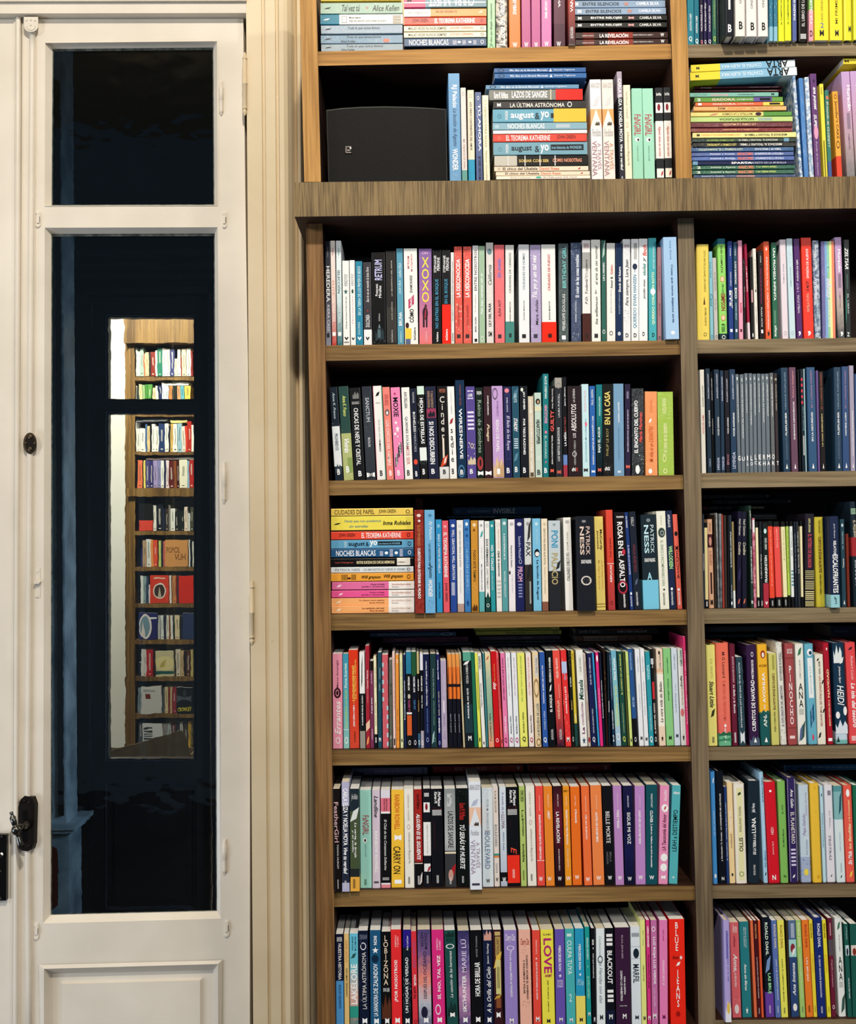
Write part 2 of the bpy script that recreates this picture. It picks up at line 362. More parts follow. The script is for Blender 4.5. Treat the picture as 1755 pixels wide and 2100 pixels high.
def shelf_books(row, ox, oy, sc, shelf, data, bay, Yb=None):
    """row: name of the shelf; shelf: its front top edge in pixels (x0, y0, x1, y1)"""
    rows_ = [parse(l) for l in data.strip().split('\n') if l.strip()]
    hb = (shelf[1]-oy)*sc; planes = []; fit = {}; above = []
    for i, (lying, n, flags, base, bands, texts) in enumerate(rows_):
        planes.append((2.662 if 'B' in flags else YS-0.048 if 'P' in flags else YS-0.022 if 'p' in flags else YS+0.03 if 'k' in flags else YS)+((i*37) % 7-3)*0.0005)
    st = [i for i, r in enumerate(rows_) if not r[0] and 'B' not in r[2]]
    for i in st:      # feet and heads in metres, then no book may cut into its neighbour
        n = rows_[i][1]; Y = planes[i]; px = ox+n[0]/sc
        py = shelf[1]+(shelf[3]-shelf[1])*(px-shelf[0])/(shelf[2]-shelf[0])
        A = W(px, py, Y); T_ = W(ox+n[2]/sc, oy+n[3]/sc, Y)
        fit[i] = [A.x, (n[1]-n[0])/sc*Y/F_PX-.0004, T_.x-A.x, T_.z-A.z]
    for i, j in zip(st, st[1:]):
        p, q = fit[i], fit[j]; hm = min(p[3], q[3])
        over = max(p[0]+p[1]-q[0], p[0]+p[1]+p[2]*hm/p[3]-q[0]-q[2]*hm/q[3])+.0003
        if over > 0:
            c = min(over*.6, p[1]*.35); p[1] -= c; r_ = min(over-c, q[1]*.35); q[0] += r_; q[1] -= r_
            if over-c-r_ > 0: p[2] -= (over-c-r_)*.5; q[2] += (over-c-r_)*.5
    for i, (lying, n, flags, base, bands, texts) in enumerate(rows_):
        Y = planes[i]
        P = lambda x, y: W(ox+x/sc, oy+y/sc, Y)
        hard = 'h' in flags
        if lying:
            x0, x1, y0, y1 = n
            a = P(x0, (y0+y1)/2); b = P(x1, (y0+y1)/2); zt = P((x0+x1)/2, y0).z; zb = P((x0+x1)/2, y1).z
            for (q0, q1, qz, qb) in above:
                if qb == ('B' in flags) and a.x < q1 and b.x > q0 and zt > qz-.0004 and qz > zb: zt = qz-.0004
            H = b.x-a.x; t = zt-zb-0.0004; th = 0
            if '/' not in flags: above.append((a.x, b.x, zb, 'B' in flags))
            zb = max(zb, BOARD_TOP[(row, bay)](a.x)+.0003, BOARD_TOP[(row, bay)](b.x)+.0003)
            if '/' in flags:
                th = -math.radians(float(flags.split('/')[1])); zb -= math.sin(-th)*H/2
            cm, pm = make_book(t, H, 0.14 if 'B' not in flags else 0.12, base, bands, texts, flags, True)
            loc = Vector((a.x, Y, zb)); rot = (0, th, random.uniform(-.003, .003) if 'B' not in flags else 0)
        else:
            xb0, xb1, xt0, yt = n
            if i in fit: x_, t, dx_, _h = fit[i]
            else:
                x_ = P(xb0, yt).x; t = (xb1-xb0)/sc*Y/F_PX; dx_ = 0
            zs_ = max(BOARD_TOP[(row, bay)](x_), BOARD_TOP[(row, bay)](x_+t))
            Hh = W(ox+xt0/sc, oy+yt/sc, Y).z-zs_; th = math.atan2(dx_, Hh); H = Hh/math.cos(th)-(0.001 if th >= 0 else 0)
            d = max(.085, min(.13 if 'B' in flags else .146, .64*H))*(0.96+0.04*random.random())
            xoff = -t if th > 0 else 0
            cm, pm = make_book(t, H, d, base, bands, texts, flags, False, 0, xoff)
            loc = Vector((x_+(t if th > 0 else 0), Y, zs_+0.0003)); rot = (0, th, 0)
        root = empty('hardcover_book' if hard else 'paperback_book', loc); root.rotation_euler = rot
        co = mesh('cover', cm.v, cm.f, cm.m, cm.i, root); pg = mesh('page_block', pm.v, pm.f, pm.m, pm.i, root)
        if cm.band: mesh('paper_band', cm.band.v, cm.band.f, cm.band.m, cm.band.i, root)['label'] = colname(bands[-1][2])+' promotional paper band'
        ext = ''
        big = [bn for bn in bands if bn[1]-bn[0] >= 12 and colname(bn[2]).split()[-1] != colname(base).split()[-1]]
        if big: ext = ' and '+colname(big[-1][2]).split()[-1]
        BOOKS.append(dict(o=root, row=row, bay=bay, col=colname(base), ext=ext, lying=lying, back='B' in flags, hard=hard, x=loc.x, z=loc.z, H=H, t=t))
def merge_rest(kind, keep):
    """past the first 300 of a kind: the narrowest ones become one object"""
    bs = [b for b in BOOKS if (b['hard'] == (kind == 'hardcover_book'))]
    bs.sort(key=lambda b: -b['t']*b['H']*(0.25 if b['back'] else 0.3 if b['x'] > .99 else 1))
    rest = bs[keep:]
    if not rest: return
    mb = MB()
    for b in rest:
        R = Matrix.LocRotScale(b['o'].location, b['o'].rotation_euler, None)
        for ch in list(b['o'].children):
            me = ch.data; off = len(mb.v)
            mb.v += [R @ v.co for v in me.vertices]
            for p in me.polygons:
                mb.f.append(tuple(i+off for i in p.vertices)); mb.i.append(mb.mi(me.materials[p.material_index]))
            bpy.data.objects.remove(ch); bpy.data.meshes.remove(me)
        bpy.data.objects.remove(b['o']); BOOKS.remove(b)
    o = mb.build(kind); tag(o, 'narrow paperbacks squeezed in among the wider books on every shelf of the bookcase', 'books', kind='stuff')
def label_books():
    rows = {}
    for b in BOOKS: rows.setdefault((b['row'], b['bay'], b['lying'], b['back']), []).append(b)
    used = {}
    for key, bs in rows.items():
        row, bay, lying, back = key
        place = f'{row} shelf, {bay} bay'
        if lying:
            # split into stacks by x
            bs.sort(key=lambda b: b['x']); stacks = []
            for b in bs:
                for s in stacks:
                    if abs(s[0]['x']-b['x']) < 0.075: s.append(b); break
                else: stacks.append([b])
            stacks.sort(key=lambda s: s[0]['x'])
            for si, s in enumerate(stacks):
                s.sort(key=lambda b: -b['z'])
                sn = '' if len(stacks) == 1 else (['left', 'right'] if len(stacks) == 2 else ['left', 'middle', 'right'])[si]+' '
                for i, b in enumerate(s):
                    pos = ordinal(i+1)+' down' if i else 'topmost'
                    k_ = 'book' if len(s) == 1 else f'book, {pos} in the'
                    if len(s) == 1: lb = f"{b['col']} book lying flat{' behind' if back else ''}, {place}"
                    else: lb = f"{b['col']} lying book, {pos} in the {'rear ' if back else ''}{sn}stack, {place}"
                    b['o']['label'] = lb; b['o']['category'] = 'book'
                    b['o']['group'] = f"books lying in {'a rear ' if back else 'a '}stack on the {row} shelf, {bay} bay"
                    used[lb] = used.get(lb, 0)+1
        else:
            bs.sort(key=lambda b: b['x'])
            for i, b in enumerate(bs):
                L = bs[i-1]['col'].split()[-1] if i else 'the wood'; R = bs[i+1]['col'].split()[-1] if i+1 < len(bs) else None
                size = 'thick ' if b['t'] > .034 else 'thin ' if b['t'] < .011 else ''
                kind = 'hardback' if b['hard'] else 'paperback'
                nb = f", {ordinal(i+1)} from left"
                full = f"{size}{b['col']}{b['ext']} {kind}"
                if R and i: w_ = f' between {L} and {R} ones'
                elif i: w_ = f' right of a {L} one'
                else: w_ = ''
                lb = f"{full}{w_}{nb}, {place}"
                if len(lb.replace(',', '').split()) > 16: lb = f"{full}{nb}, {place}"
                b['o']['label'] = lb; b['o']['category'] = 'book'
                b['o']['group'] = f"books standing {'behind ' if back else ''}on the {row} shelf, {bay} bay"
                if back: b['o']['label'] = f"{full} standing in the back row{nb}, {place}"
                used[lb] = used.get(lb, 0)+1
# ---------------------------------------------------------------- the room shell
YF, YB, YBK = 2.49, 2.80, 2.797        # bookcase post front, bookcase back
YD = 2.80                               # front of the door leaves
WALLP = paint('wall_paint_cream', 'cdb893', 'd8c5a2', 3.0, 'cdb893')
DOORP = paint('door_paint_ivory', 'd9d0c0', 'e5dccd', 5.0, '8d7f68')
CASEP = paint('casing_paint_ivory', 'd6c3a0', 'e2d0af', 4.0, 'b59d72')
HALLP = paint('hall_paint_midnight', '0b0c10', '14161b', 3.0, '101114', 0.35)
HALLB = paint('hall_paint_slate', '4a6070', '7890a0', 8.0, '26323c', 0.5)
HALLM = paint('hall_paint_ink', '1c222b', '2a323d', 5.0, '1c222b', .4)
FARP = paint('reading_room_paint', 'f4f1e6', 'fbf9f0', 2.0, 'f4f1e6')
FLOORW = wood('floorboards', '2a2a2c', '3a3a3c', 0, 0.6, 0.6, False)
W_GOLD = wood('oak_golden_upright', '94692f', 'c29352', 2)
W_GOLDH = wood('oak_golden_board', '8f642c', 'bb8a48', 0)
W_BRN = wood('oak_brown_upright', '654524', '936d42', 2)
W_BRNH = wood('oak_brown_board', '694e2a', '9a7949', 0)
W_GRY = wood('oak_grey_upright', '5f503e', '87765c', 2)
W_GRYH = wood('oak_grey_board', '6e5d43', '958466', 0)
W_LEDGE = wood('oak_ledge_crossgrain', '594830', '8c7650', 2, 2.6, .55, True, .3)
W_FAR = wood('oak_far', '5e421e', '96723c', 2, .4, .5, False)
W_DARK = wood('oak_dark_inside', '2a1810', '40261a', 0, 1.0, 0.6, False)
def edge(tab, y):
    for (ya, xa), (yb, xb) in zip(tab, tab[1:]):
        if y <= yb: return xa+(xb-xa)*(y-ya)/(yb-ya)
    return tab[-1][1]
def struct(mb, name, parent=None, smooth=False):
    o = mb.build(name, parent, smooth)
    if parent is None: o['kind'] = 'structure'
    return o
dr = W(517, 1100, YD).x; dl = W(-440, 1100, YD).x; dt = W(250, 27, YD).z
b = MB(); b.box((-5, -2.5, -0.02), (4, 2.95, 0), FLOORW); struct(b, 'floor')
b = MB(); b.box((-5, -2.5, 4.7), (4, 2.95, 4.75), WALLP); struct(b, 'ceiling')
b = MB(); b.box((dr+.03, 2.84, 0), (4, 2.95, 4.7), WALLP); b.box((dl-2, 2.84, 0), (dl-.03, 2.95, 4.7), WALLP); b.box((dl-.03, 2.84, dt+.03), (dr+.03, 2.95, 4.7), WALLP)
struct(b, 'wall_back')
# moulded door casing on the right, one long profile
prof = [(504, 518, 2.86), (504, 518, 2.774), (535, 548, 2.774), (536.5, 549.5, 2.780), (541, 554, 2.780), (543, 556, 2.774), (563, 575, 2.774), (564.5, 577, 2.781), (569, 583, 2.781),
        (571, 585, 2.771), (580, 594, 2.769), (588, 602, 2.774), (596, 608, 2.788), (602, 613, 2.808), (606, 618, 2.815), (608, 621, 2.802), (614, 628, 2.799), (618, 634, 2.804), (621, 637, 2.824), (640, 664, 2.838), (640, 664, 2.86)]
b = MB(); top = [W(a, -60, y) for a, c, y in prof]; bot = [W(c, 2110, y) for a, c, y in prof]
for p in bot: p.z = 0.0
b.prism(bot, top, CASEP); struct(b, 'trim_1')
# head of the frame above the leaves
b = MB(); b.quad([(-460, 28.5), (505, 26.5), (505, 5), (-460, 7)], 2.774, 2.86, DOORP); b.quad([(-460, 5.5), (505, 3.5), (505, 1), (-460, 3)], 2.781, 2.86, DOORP)
b.quad([(-460, 3), (505, 1), (505, -60), (-460, -58)], 2.765, 2.86, DOORP); struct(b, 'trim_2')
b = MB(); b.quad([(-520, 2110), (-462, 2110), (-462, -60), (-520, -60)], 2.77, 2.86, CASEP); struct(b, 'trim_3')
# ---------------------------------------------------------------- glazed door leaf (right)
RL = [(28, 45.5), (500, 43.5), (1700, 38.5), (2900, 36)]
RR = [(28, 498.5), (450, 503.5), (750, 508.5), (1200, 512.5), (1500, 512.5), (2900, 511.5)]
GLo = [(0, 93.5), (500, 91.5), (1894, 88), (2900, 86)]
GLi = [(0, 108.5), (480, 105.5), (1873, 104), (2900, 104)]
GRi = [(0, 436.5), (420, 439.5), (480, 440), (750, 442), (1300, 446.5), (1868, 445), (2900, 445)]
GRo = [(0, 444.5), (460, 446), (1300, 451), (1884, 452.5), (2900, 453)]
BOT = 2510.0            # foot of the leaves in the picture's scale (below the frame)
def strip(mb, L, R, y0, y1, Yf, Yb, m):
    ys = [y0]+[y for y in (83, 300, 450, 750, 1000, 1200, 1500, 1870) if y0 < y < y1]+[y1]
    ring = [(edge(L, y), y) for y in ys[::-1]]+[(edge(R, y), y) for y in ys]
    ring = [(edge(L, y), y) for y in ys]+[(edge(R, y), y) for y in ys[::-1]]
    n = len(ys)
    f = [W(x, y, Yf) for x, y in ring]; bk = [Vector((p.x, Yb, p.z)) for p in f]; o = f+bk; N = 2*n
    fs = [(k, k+1, N-2-k, N-1-k) for k in range(n-1)] + [(N+k, N+k+1, N+N-2-k, N+N-1-k) for k in range(n-1)] + [(k, (k+1) % N, N+(k+1) % N, N+k) for k in range(N)]
    mb.add(o, fs, m)
def rail(mb, y0, y1, slope, Yf, Yb, m, L=GLo, R=GRo):
    xa, xb = edge(L, y0), edge(R, y0); s = lambda x, y: y+slope*(x-100)/340.0
    mb.quad([(edge(L, y1), s(100, y1)), (edge(R, y1), s(445, y1)), (edge(R, y0), s(445, y0)), (edge(L, y0), s(100, y0))], Yf, Yb, m)
def tube(mb, pts, r, m, seg=12):
    n = len(pts); vs = []
    for i, p in enumerate(pts):
        d = (pts[min(i+1, n-1)]-pts[max(i-1, 0)]).normalized(); u = d.cross(Vector((0, 1, 0)))
        u = u.normalized() if u.length > .01 else Vector((1, 0, 0)); v = d.cross(u)
        rr = r[i] if isinstance(r, list) else r
        vs += [p+(u*math.cos(2*math.pi*k/seg)+v*math.sin(2*math.pi*k/seg))*rr for k in range(seg)]
    fs = [(i*seg+k, i*seg+(k+1) % seg, (i+1)*seg+(k+1) % seg, (i+1)*seg+k) for i in range(n-1) for k in range(seg)]
    fs += [tuple(range(seg)), tuple(range((n-1)*seg, n*seg))]
    mb.add(vs, fs, m)
IRON = mat('2a2420', 0.38, 0.85); STEEL = mat('6c6a64', 0.22, 1.0); BRASSD = mat('5c5040', 0.35, 0.9); BLACKP = mat('0c0a0a', 0.25, 0.1)
def glass_mat(name, wavy):
    m, n, l, bs = newmat(name)
    g = n.new('ShaderNodeBsdfGlass'); g.inputs['IOR'].default_value = 1.45; g.inputs['Roughness'].default_value = 0.0; g.inputs['Color'].default_value = (.96, .98, .97, 1)
    if wavy:
        tc = n.new('ShaderNodeTexCoord'); mp = n.new('ShaderNodeMapping'); mp.inputs['Scale'].default_value = (14, 1, 20)
        l.new(tc.outputs['Object'], mp.inputs[0]); nz = n.new('ShaderNodeTexNoise'); nz.inputs['Scale'].default_value = 1.0; nz.inputs['Detail'].default_value = 1.5
        l.new(mp.outputs[0], nz.inputs['Vector']); bp = n.new('ShaderNodeBump'); bp.inputs['Strength'].default_value = 1.0; bp.inputs['Distance'].default_value = wavy
        l.new(nz.outputs[0], bp.inputs['Height']); l.new(bp.outputs[0], g.inputs['Normal'])
    l.new(g.outputs[0], n['Material Output'].inputs[0]); return m
GLASS1 = glass_mat('old_wavy_glass', 0.0012); GLASS2 = glass_mat('plain_glass', 0)
dp = W(270, 1100, YD)
door1 = empty('door_1', (dp.x, YD, 0), kind='structure')
b = MB(); strip(b, RL, GLo, 30, BOT, YD, YD+.045, DOORP); strip(b, GRo, RR, 30, BOT, YD, YD+.045, DOORP)
rail(b, 30, 84.5, -3.5, YD, YD+.045, DOORP); rail(b, 422, 467, -1, YD, YD+.045, DOORP); rail(b, 1894, 1979, -10, YD, YD+.045, DOORP)
rail(b, BOT-120, BOT, 0, YD, YD+.045, DOORP); b.build('leaf_frame', door1)
# sloping glazing beads and the two panes
def ring(Lt, Rt_, y0, y1, s0, s1):
    return [(edge(Lt, y1), y1), (edge(Rt_, y1), y1+s1), (edge(Rt_, y0), y0+s0), (edge(Lt, y0), y0)]
b = MB(); b.bevel(ring(GLo, GRo, 84.5, 422, -3.5, -1), ring(GLi, GRi, 100.5, 421.5, -3, -1), YD, YD+.020, DOORP)
b.bevel(ring(GLo, GRo, 88, 422, -3.5, -1), ring(GLo, GRo, 84.5, 422, -3.5, -1), YD-.003, YD-.001, DOORP); b.build('glazing_bead', door1)
b = MB(); b.bevel(ring(GLo, GRo, 467, 1894, -1, -10), ring(GLi, GRi, 480, 1876, -1, -8), YD, YD+.020, DOORP); b.build('glazing_bead', door1)
PUTTY = paint('old_putty', '2c3230', '6a7068', 60.0, 'a8aca0')
for y0, y1, s0, s1 in ((100.5, 421.5, -3, -1), (480, 1876, -1, -8)):
    b = MB(); b.bevel(ring(GLi, GRi, y0, y1, s0, s1), [(x+(2.2 if x < 300 else -1.8), y+(-1.5 if y == y1 or y == y1+s1 else 5)) for x, y in ring(GLi, GRi, y0, y1, s0, s1)], YD+.0195, YD+.0215, PUTTY); b.build('putty_line', door1)
    b = MB(); b.quad([(x+(-4 if x < 300 else 4), y+(4 if y > (y0+y1)/2 else -4)) for x, y in ring(GLi, GRi, y0, y1, s0, s1)], YD+.022, YD+.0255, GLASS1); b.build('glass_pane', door1)
# lower raised panel
PL = [(0, 80), (2900, 78)]
b = MB(); o1 = [(edge(GLo, BOT), BOT-120), (edge(GRo, BOT), BOT-120), (455, 1969), (80, 1979)]
o2 = [(90, BOT-132), (448, BOT-132), (447, 1977), (90, 1987)]; o3 = [(103, BOT-145), (437, BOT-145), (437, 1990), (103, 1997)]
b.bevel(o1, o2, YD-.004, YD-.010, DOORP); b.bevel(o2, o3, YD-.010, YD+.014, DOORP)
b.quad([(80, BOT-120), (455, BOT-120), (455, 1969), (80, 1979)], YD+.022, YD+.04, DOORP)
b.quad(o3, YD+.014, YD+.022, DOORP)
p1 = [(124, BOT-170), (415, BOT-170), (415, 2006), (124, 2014)]; p2 = [(129, BOT-175), (410, BOT-175), (410, 2010.5), (129, 2018.5)]
b.bevel(p1, p2, YD+.014, YD+.006, DOORP); b.quad(p2, YD+.006, YD+.014, DOORP); b.build('raised_panel', door1)
# locking bar with its guides and handle
RC = [(0, 66.5), (100, 66.3), (550, 63.5), (900, 61.5), (1700, 56.5), (2000, 59), (2900, 60)]
b = MB(); tube(b, [W(edge(RC, y), y, YD-.004) for y in (64, 100, 300, 550, 900, 1200, 1500, 1700, 2000, 2300)], 0.0072, DOORP); b.build('locking_bar', door1, True)
b = MB(); strip(b, [(0, 72.5), (550, 70), (1700, 62.8), (2900, 66)], [(0, 75), (550, 72), (1700, 65), (2900, 68)], 80, 2400, YD-.002, YD+.001, DOORP); b.build('bar_seat', door1)
def guide(px, py, w, h, m, name, par, orn=True):
    b = MB(); n = 14; pts = []
    for k in range(n):
        a = math.pi*k/(n-1); pts.append((px+w/2*math.cos(a), py+h/2-w/2*.9+w/2*.9*math.sin(a)))
    f = [(px-w/2, py-h/2)]+[(px+w/2, py-h/2)]+pts
    fr = [W(x, y, YD-.018) for x, y in f]; bk = [W(px+(x-px)*1.08, py+(y-py)*1.04, YD+.001) for x, y in f]; b.prism(fr, bk, m)
    if orn:
        for dx, dy, r in ((-.3, -.28, .0030), (0, -.3, .0026), (.3, -.28, .0030), (0, .05, .0022)):
            b.lathe(W(px+dx*w, py+dy*h, YD-.018), (0, -1, 0), [(0, r), (.0015, r*.9), (.0022, r*.3)], m, 8)
        tube(b, [W(px+w*.3*math.cos(a), py+h*.08+w*.32*math.sin(a), YD-.0185) for a in [math.pi*k/8 for k in range(9)]], .0013, m, 6)
    return b.build(name, par, False)
guide(63.5, 50, 29, 31, DOORP, 'bar_guide', door1)
g2 = guide(64, 12, 29, 30, DOORP, 'bar_keeper', door1)
# dark oval guide
b = MB(); n = 18; oc = (61.5, 909)
o = [(oc[0]+14*math.cos(2*math.pi*k/n)*(1.0), oc[1]+22*math.sin(2*math.pi*k/n)*1.0) for k in range(n)]
i_ = [(oc[0]+(x-oc[0])*.72, oc[1]+(y-oc[1])*.8) for x, y in o]
b.bevel(o, i_, YD-.012, YD-.017, BRASSD); b.bevel(o, o, YD-.012, YD+.001, BRASSD); b.add([W(x, y, YD-.0165) for x, y in i_], [tuple(range(n))], IRON)
for dx, dy, r in ((0, -13, .006), (0, 12, .006), (-9, 0, .0035), (9, 0, .0035)): b.lathe(W(oc[0]+dx, oc[1]+dy, YD-.0165), (0, -1, 0), [(0, r), (.002, r*.8), (.003, r*.3)], BRASSD, 10)
b.build('oval_bar_guide', door1)
# handle plate and turning handle
b = MB(); pc = [(37.5, 1655), (37.5, 1738), (44, 1744), (56, 1746), (65, 1742), (69, 1730), (71, 1650), (66, 1635), (50, 1632.5), (42, 1640)]
fr = [W(x, y, YD-.014) for x, y in pc]; bk = [Vector((p.x+(.004 if p.x > W(55, 1700, YD).x else -.001), YD+.001, p.z)) for p in fr]; b.prism(fr, bk, IRON)
b.quad([(46, 1728), (56, 1728), (56, 1662), (46, 1662)], YD-.0146, YD-.013, BLACKP)
for x, y in ((42, 1645), (50, 1643), (60, 1646), (45, 1735), (60, 1735)): b.lathe(W(x, y, YD-.014), (0, -1, 0), [(0, .0035), (.002, .003), (.003, .001)], IRON, 8)
plate = b.build('handle_plate', door1)
b = MB(); c0 = W(52, 1692, YD-.014); c1 = W(33, 1698, YD-.055)
b.lathe(c0, c1-c0, [(0, .012), (.004, .013), (.010, .010), (.016, .007), ((c1-c0).length, .007)], STEEL, 14)
ax = W(23.5, 1668, YD-.055)-W(42, 1733, YD-.055); st = W(42.5, 1735, YD-.055); L = (W(24.5, 1664, YD-.055)-st).length
b.lathe(st, ax, [(0, .004), (.001, .0068), (.004, .0072), (.012, .0065), (.022, .0048), (.0275, .004), (.029, .007), (.032, .0085), (.036, .0108), (.041, .0112), (.046, .0095), (.049, .006), (.051, .005), (.0525, .0062), (L-.014, .0075), (L-.013, .0062), (L-.008, .0035), (L-.005, .0045), (L-.001, .0042), (L, .001)], STEEL, 18)
b.build('turning_handle', plate, True)
# painted shutter catches on the stiles
def catch(px, py):
    b = MB(); b.quad([(px-4, py+13), (px+4, py+13), (px+4, py-13), (px-4, py-13)], YD-.003, YD+.001, DOORP)
    for s in (-13, 13): b.lathe(W(px, py+s, YD), (0, -1, 0), [(0, .0052), (.0035, .0048), (.0042, .0025)], DOORP, 12)
    b.quad([(px-3, py+7), (px+1.5, py+7), (px+1.5, py-7), (px-3, py-7)], YD-.007, YD-.002, DOORP)
    b.quad([(px+2, py+6), (px+3, py+6), (px+3, py-6), (px+2, py-6)], YD-.0033, YD-.002, IRON)
    b.build('shutter_catch', door1)
for x, y in ((78.5, 450), (460.5, 451), (75, 1910), (465.5, 1904)): catch(x, y)
# small painted shutter hinges, and hook plate
def pin(px, py, h):
    b = MB(); p0 = W(px, py+h/2, YD-.003); p1 = W(px, py-h/2, YD-.003); L = (p1-p0).length; r = .0052
    pr = [(0, .001), (.05*L, r*.6)]+[(L*(.08+.045*k), r*(1 if k % 2 else .8)) for k in range(8)]+[(.46*L, r), (.47*L, r*1.1), (.8*L, r*1.1), (.84*L, r*.7), (.97*L, r*.6), (L, .001)]
    b.lathe(p0, p1-p0, pr, DOORP, 12); b.build('shutter_hinge', door1, True)
pin(453.5, 201, 70); pin(459.5, 990, 84); pin(460.5, 1757, 72)
b = MB(); b.quad([(72.5, 1226), (82, 1226), (82, 1166), (72.5, 1166)], YD-.0015, YD+.001, DOORP); b.quad([(68, 1198), (80, 1197), (82, 1193), (74, 1192)], YD-.012, YD, DOORP)
for y in (1172, 1187, 1222): b.lathe(W(77, y, YD), (0, -1, 0), [(0, .004), (.003, .003)], DOORP, 8)
b.build('hook_plate', door1)
# big finial hinges on the hanging edge
def hinge(px, py0, py1):
    b = MB(); p0 = W(px, py1, 2.772); p1 = W(px-(py1-py0)*.002, py0, 2.772); L = (p1-p0).length; r = .0056
    b.lathe(p0, p1-p0, [(0, .001), (.03*L, r*.8), (.07*L, r*.95), (.075*L, r*.7), (.10*L, r*.7), (.105*L, r*1.05), (.13*L, r*1.05), (.135*L, r*.85), (.15*L, r), (.49*L, r), (.495*L, r*1.12), (.51*L, r*1.12), (.515*L, r), (.87*L, r), (.885*L, r*.8), (.89*L, r*1.05), (.91*L, r*1.05), (.92*L, r*.75), (.96*L, r*.7), (.99*L, r*.4), (L, .001)], CASEP, 16)
    b.build('finial_hinge', door1, True)
hinge(502, 107, 237); hinge(516.5, 1191, 1322)
# ---------------------------------------------------------------- the other leaf, mostly out of frame on the left
door2 = empty('door_2', (W(-200, 1100, YD).x, YD, 0), kind='structure')
LLR = [(28, 41.5), (2900, 32)]
b = MB(); strip(b, [(28, -432), (2900, -440)], [(28, 29), (2900, 19.5)], 30, BOT, YD, YD+.045, DOORP); b.build('leaf_board', door2)
b = MB(); L3 = [(28, 28), (1700, 23.5), (2900, 20)]
for o, Yq in (((0, 3), YD-.004), ((3.6, 13.2), YD-.009)): strip(b, [(y, x+o[0]) for y, x in L3], [(y, x+o[1]) for y, x in L3], 31, BOT, Yq, YD+.04, DOORP)
tube(b, [W(edge(L3, y)+9.5, y, YD-.007) for y in (33, 300, 900, 1500, 2100, 2400)], .0055, DOORP); b.build('astragal', door2)
b = MB(); b.quad([(-60, 1847), (12.5, 1847), (13.5, 1712), (-60, 1711)], YD-.014, YD+.001, BLACKP); lk = b.build('rim_lock', door2)
b = MB()
for x, y, r in ((2, 1754, .0075), (1, 1786, .0035), (1, 1841, .0035), (4, 1716, .003)): b.lathe(W(x, y, YD-.014), (0, -1, 0), [(0, r), (.003, r), (.005, r*.6)], STEEL, 12)
b.build('lock_screws', lk)
# ---------------------------------------------------------------- dark passage beyond the glass
YH = 5.0
hx0, hx1 = -2.35, 0.2
b = MB(); b.box((hx0-.05, 2.95, -.02), (hx1+.05, YH, 0), FLOORW); struct(b, 'floor_passage')
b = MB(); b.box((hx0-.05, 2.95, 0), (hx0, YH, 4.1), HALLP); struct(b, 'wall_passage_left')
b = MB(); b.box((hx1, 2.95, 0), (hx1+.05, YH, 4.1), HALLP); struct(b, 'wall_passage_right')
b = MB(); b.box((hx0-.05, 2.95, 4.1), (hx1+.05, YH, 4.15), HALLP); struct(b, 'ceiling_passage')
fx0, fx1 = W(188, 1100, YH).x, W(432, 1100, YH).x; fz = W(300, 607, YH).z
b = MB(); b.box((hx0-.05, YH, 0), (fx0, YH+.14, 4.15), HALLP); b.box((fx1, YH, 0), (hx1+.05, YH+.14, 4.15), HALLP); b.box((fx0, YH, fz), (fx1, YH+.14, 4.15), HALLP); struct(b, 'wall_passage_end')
b = MB()      # stepped architrave and cornice of the inner doorway
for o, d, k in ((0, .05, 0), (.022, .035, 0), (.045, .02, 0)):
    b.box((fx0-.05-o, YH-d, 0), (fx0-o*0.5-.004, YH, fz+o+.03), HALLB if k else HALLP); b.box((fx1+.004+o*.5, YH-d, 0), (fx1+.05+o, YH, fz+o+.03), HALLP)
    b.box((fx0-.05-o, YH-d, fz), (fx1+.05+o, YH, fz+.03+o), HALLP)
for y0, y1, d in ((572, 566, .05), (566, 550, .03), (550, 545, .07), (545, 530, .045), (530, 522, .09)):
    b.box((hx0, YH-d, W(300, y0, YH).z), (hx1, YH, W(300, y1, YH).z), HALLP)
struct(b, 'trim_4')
# pilaster standing on its pedestal
def hp(x, y): return W(x, y, 4.40)
b = MB(); x0, x1 = hp(60, 1700).x, hp(141, 1700).x; zt = hp(140, 1706).z
b.box((x0, 4.40, 0), (x1, 4.56, zt), HALLB); b.box((x0-.03, 4.375, zt), (x1+.022, 4.60, zt+.012), HALLB); b.box((x0-.04, 4.365, zt+.014), (x1+.034, 4.61, zt+.030), HALLB)
b.box((x0, 4.405, zt+.03), (x1-.012, 4.55, 4.0), HALLB)
for k in range(3): b.box((x0+.02+.045*k, 4.395, zt+.06), (x0+.04+.045*k, 4.41, 3.55), HALLP)
xo = hp(119, 1800).x; n = 16; RED = mat('3a160c', .3)
ov = [(hp(60, 1735).x, hp(1, 1735).z)]+[(xo-.03+.03*math.sin(math.pi/2*k/6), hp(1, 1735).z-.03+.03*math.cos(math.pi/2*k/6)) for k in range(7)]+[(xo, hp(1, 1858).z), (xo-.02, hp(1, 1866).z), (hp(60, 1866).x, hp(1, 1866).z)]
b.prism([(x, 4.396, z) for x, z in ov], [(x, 4.41, z) for x, z in ov], RED)
struct(b, 'trim_5')
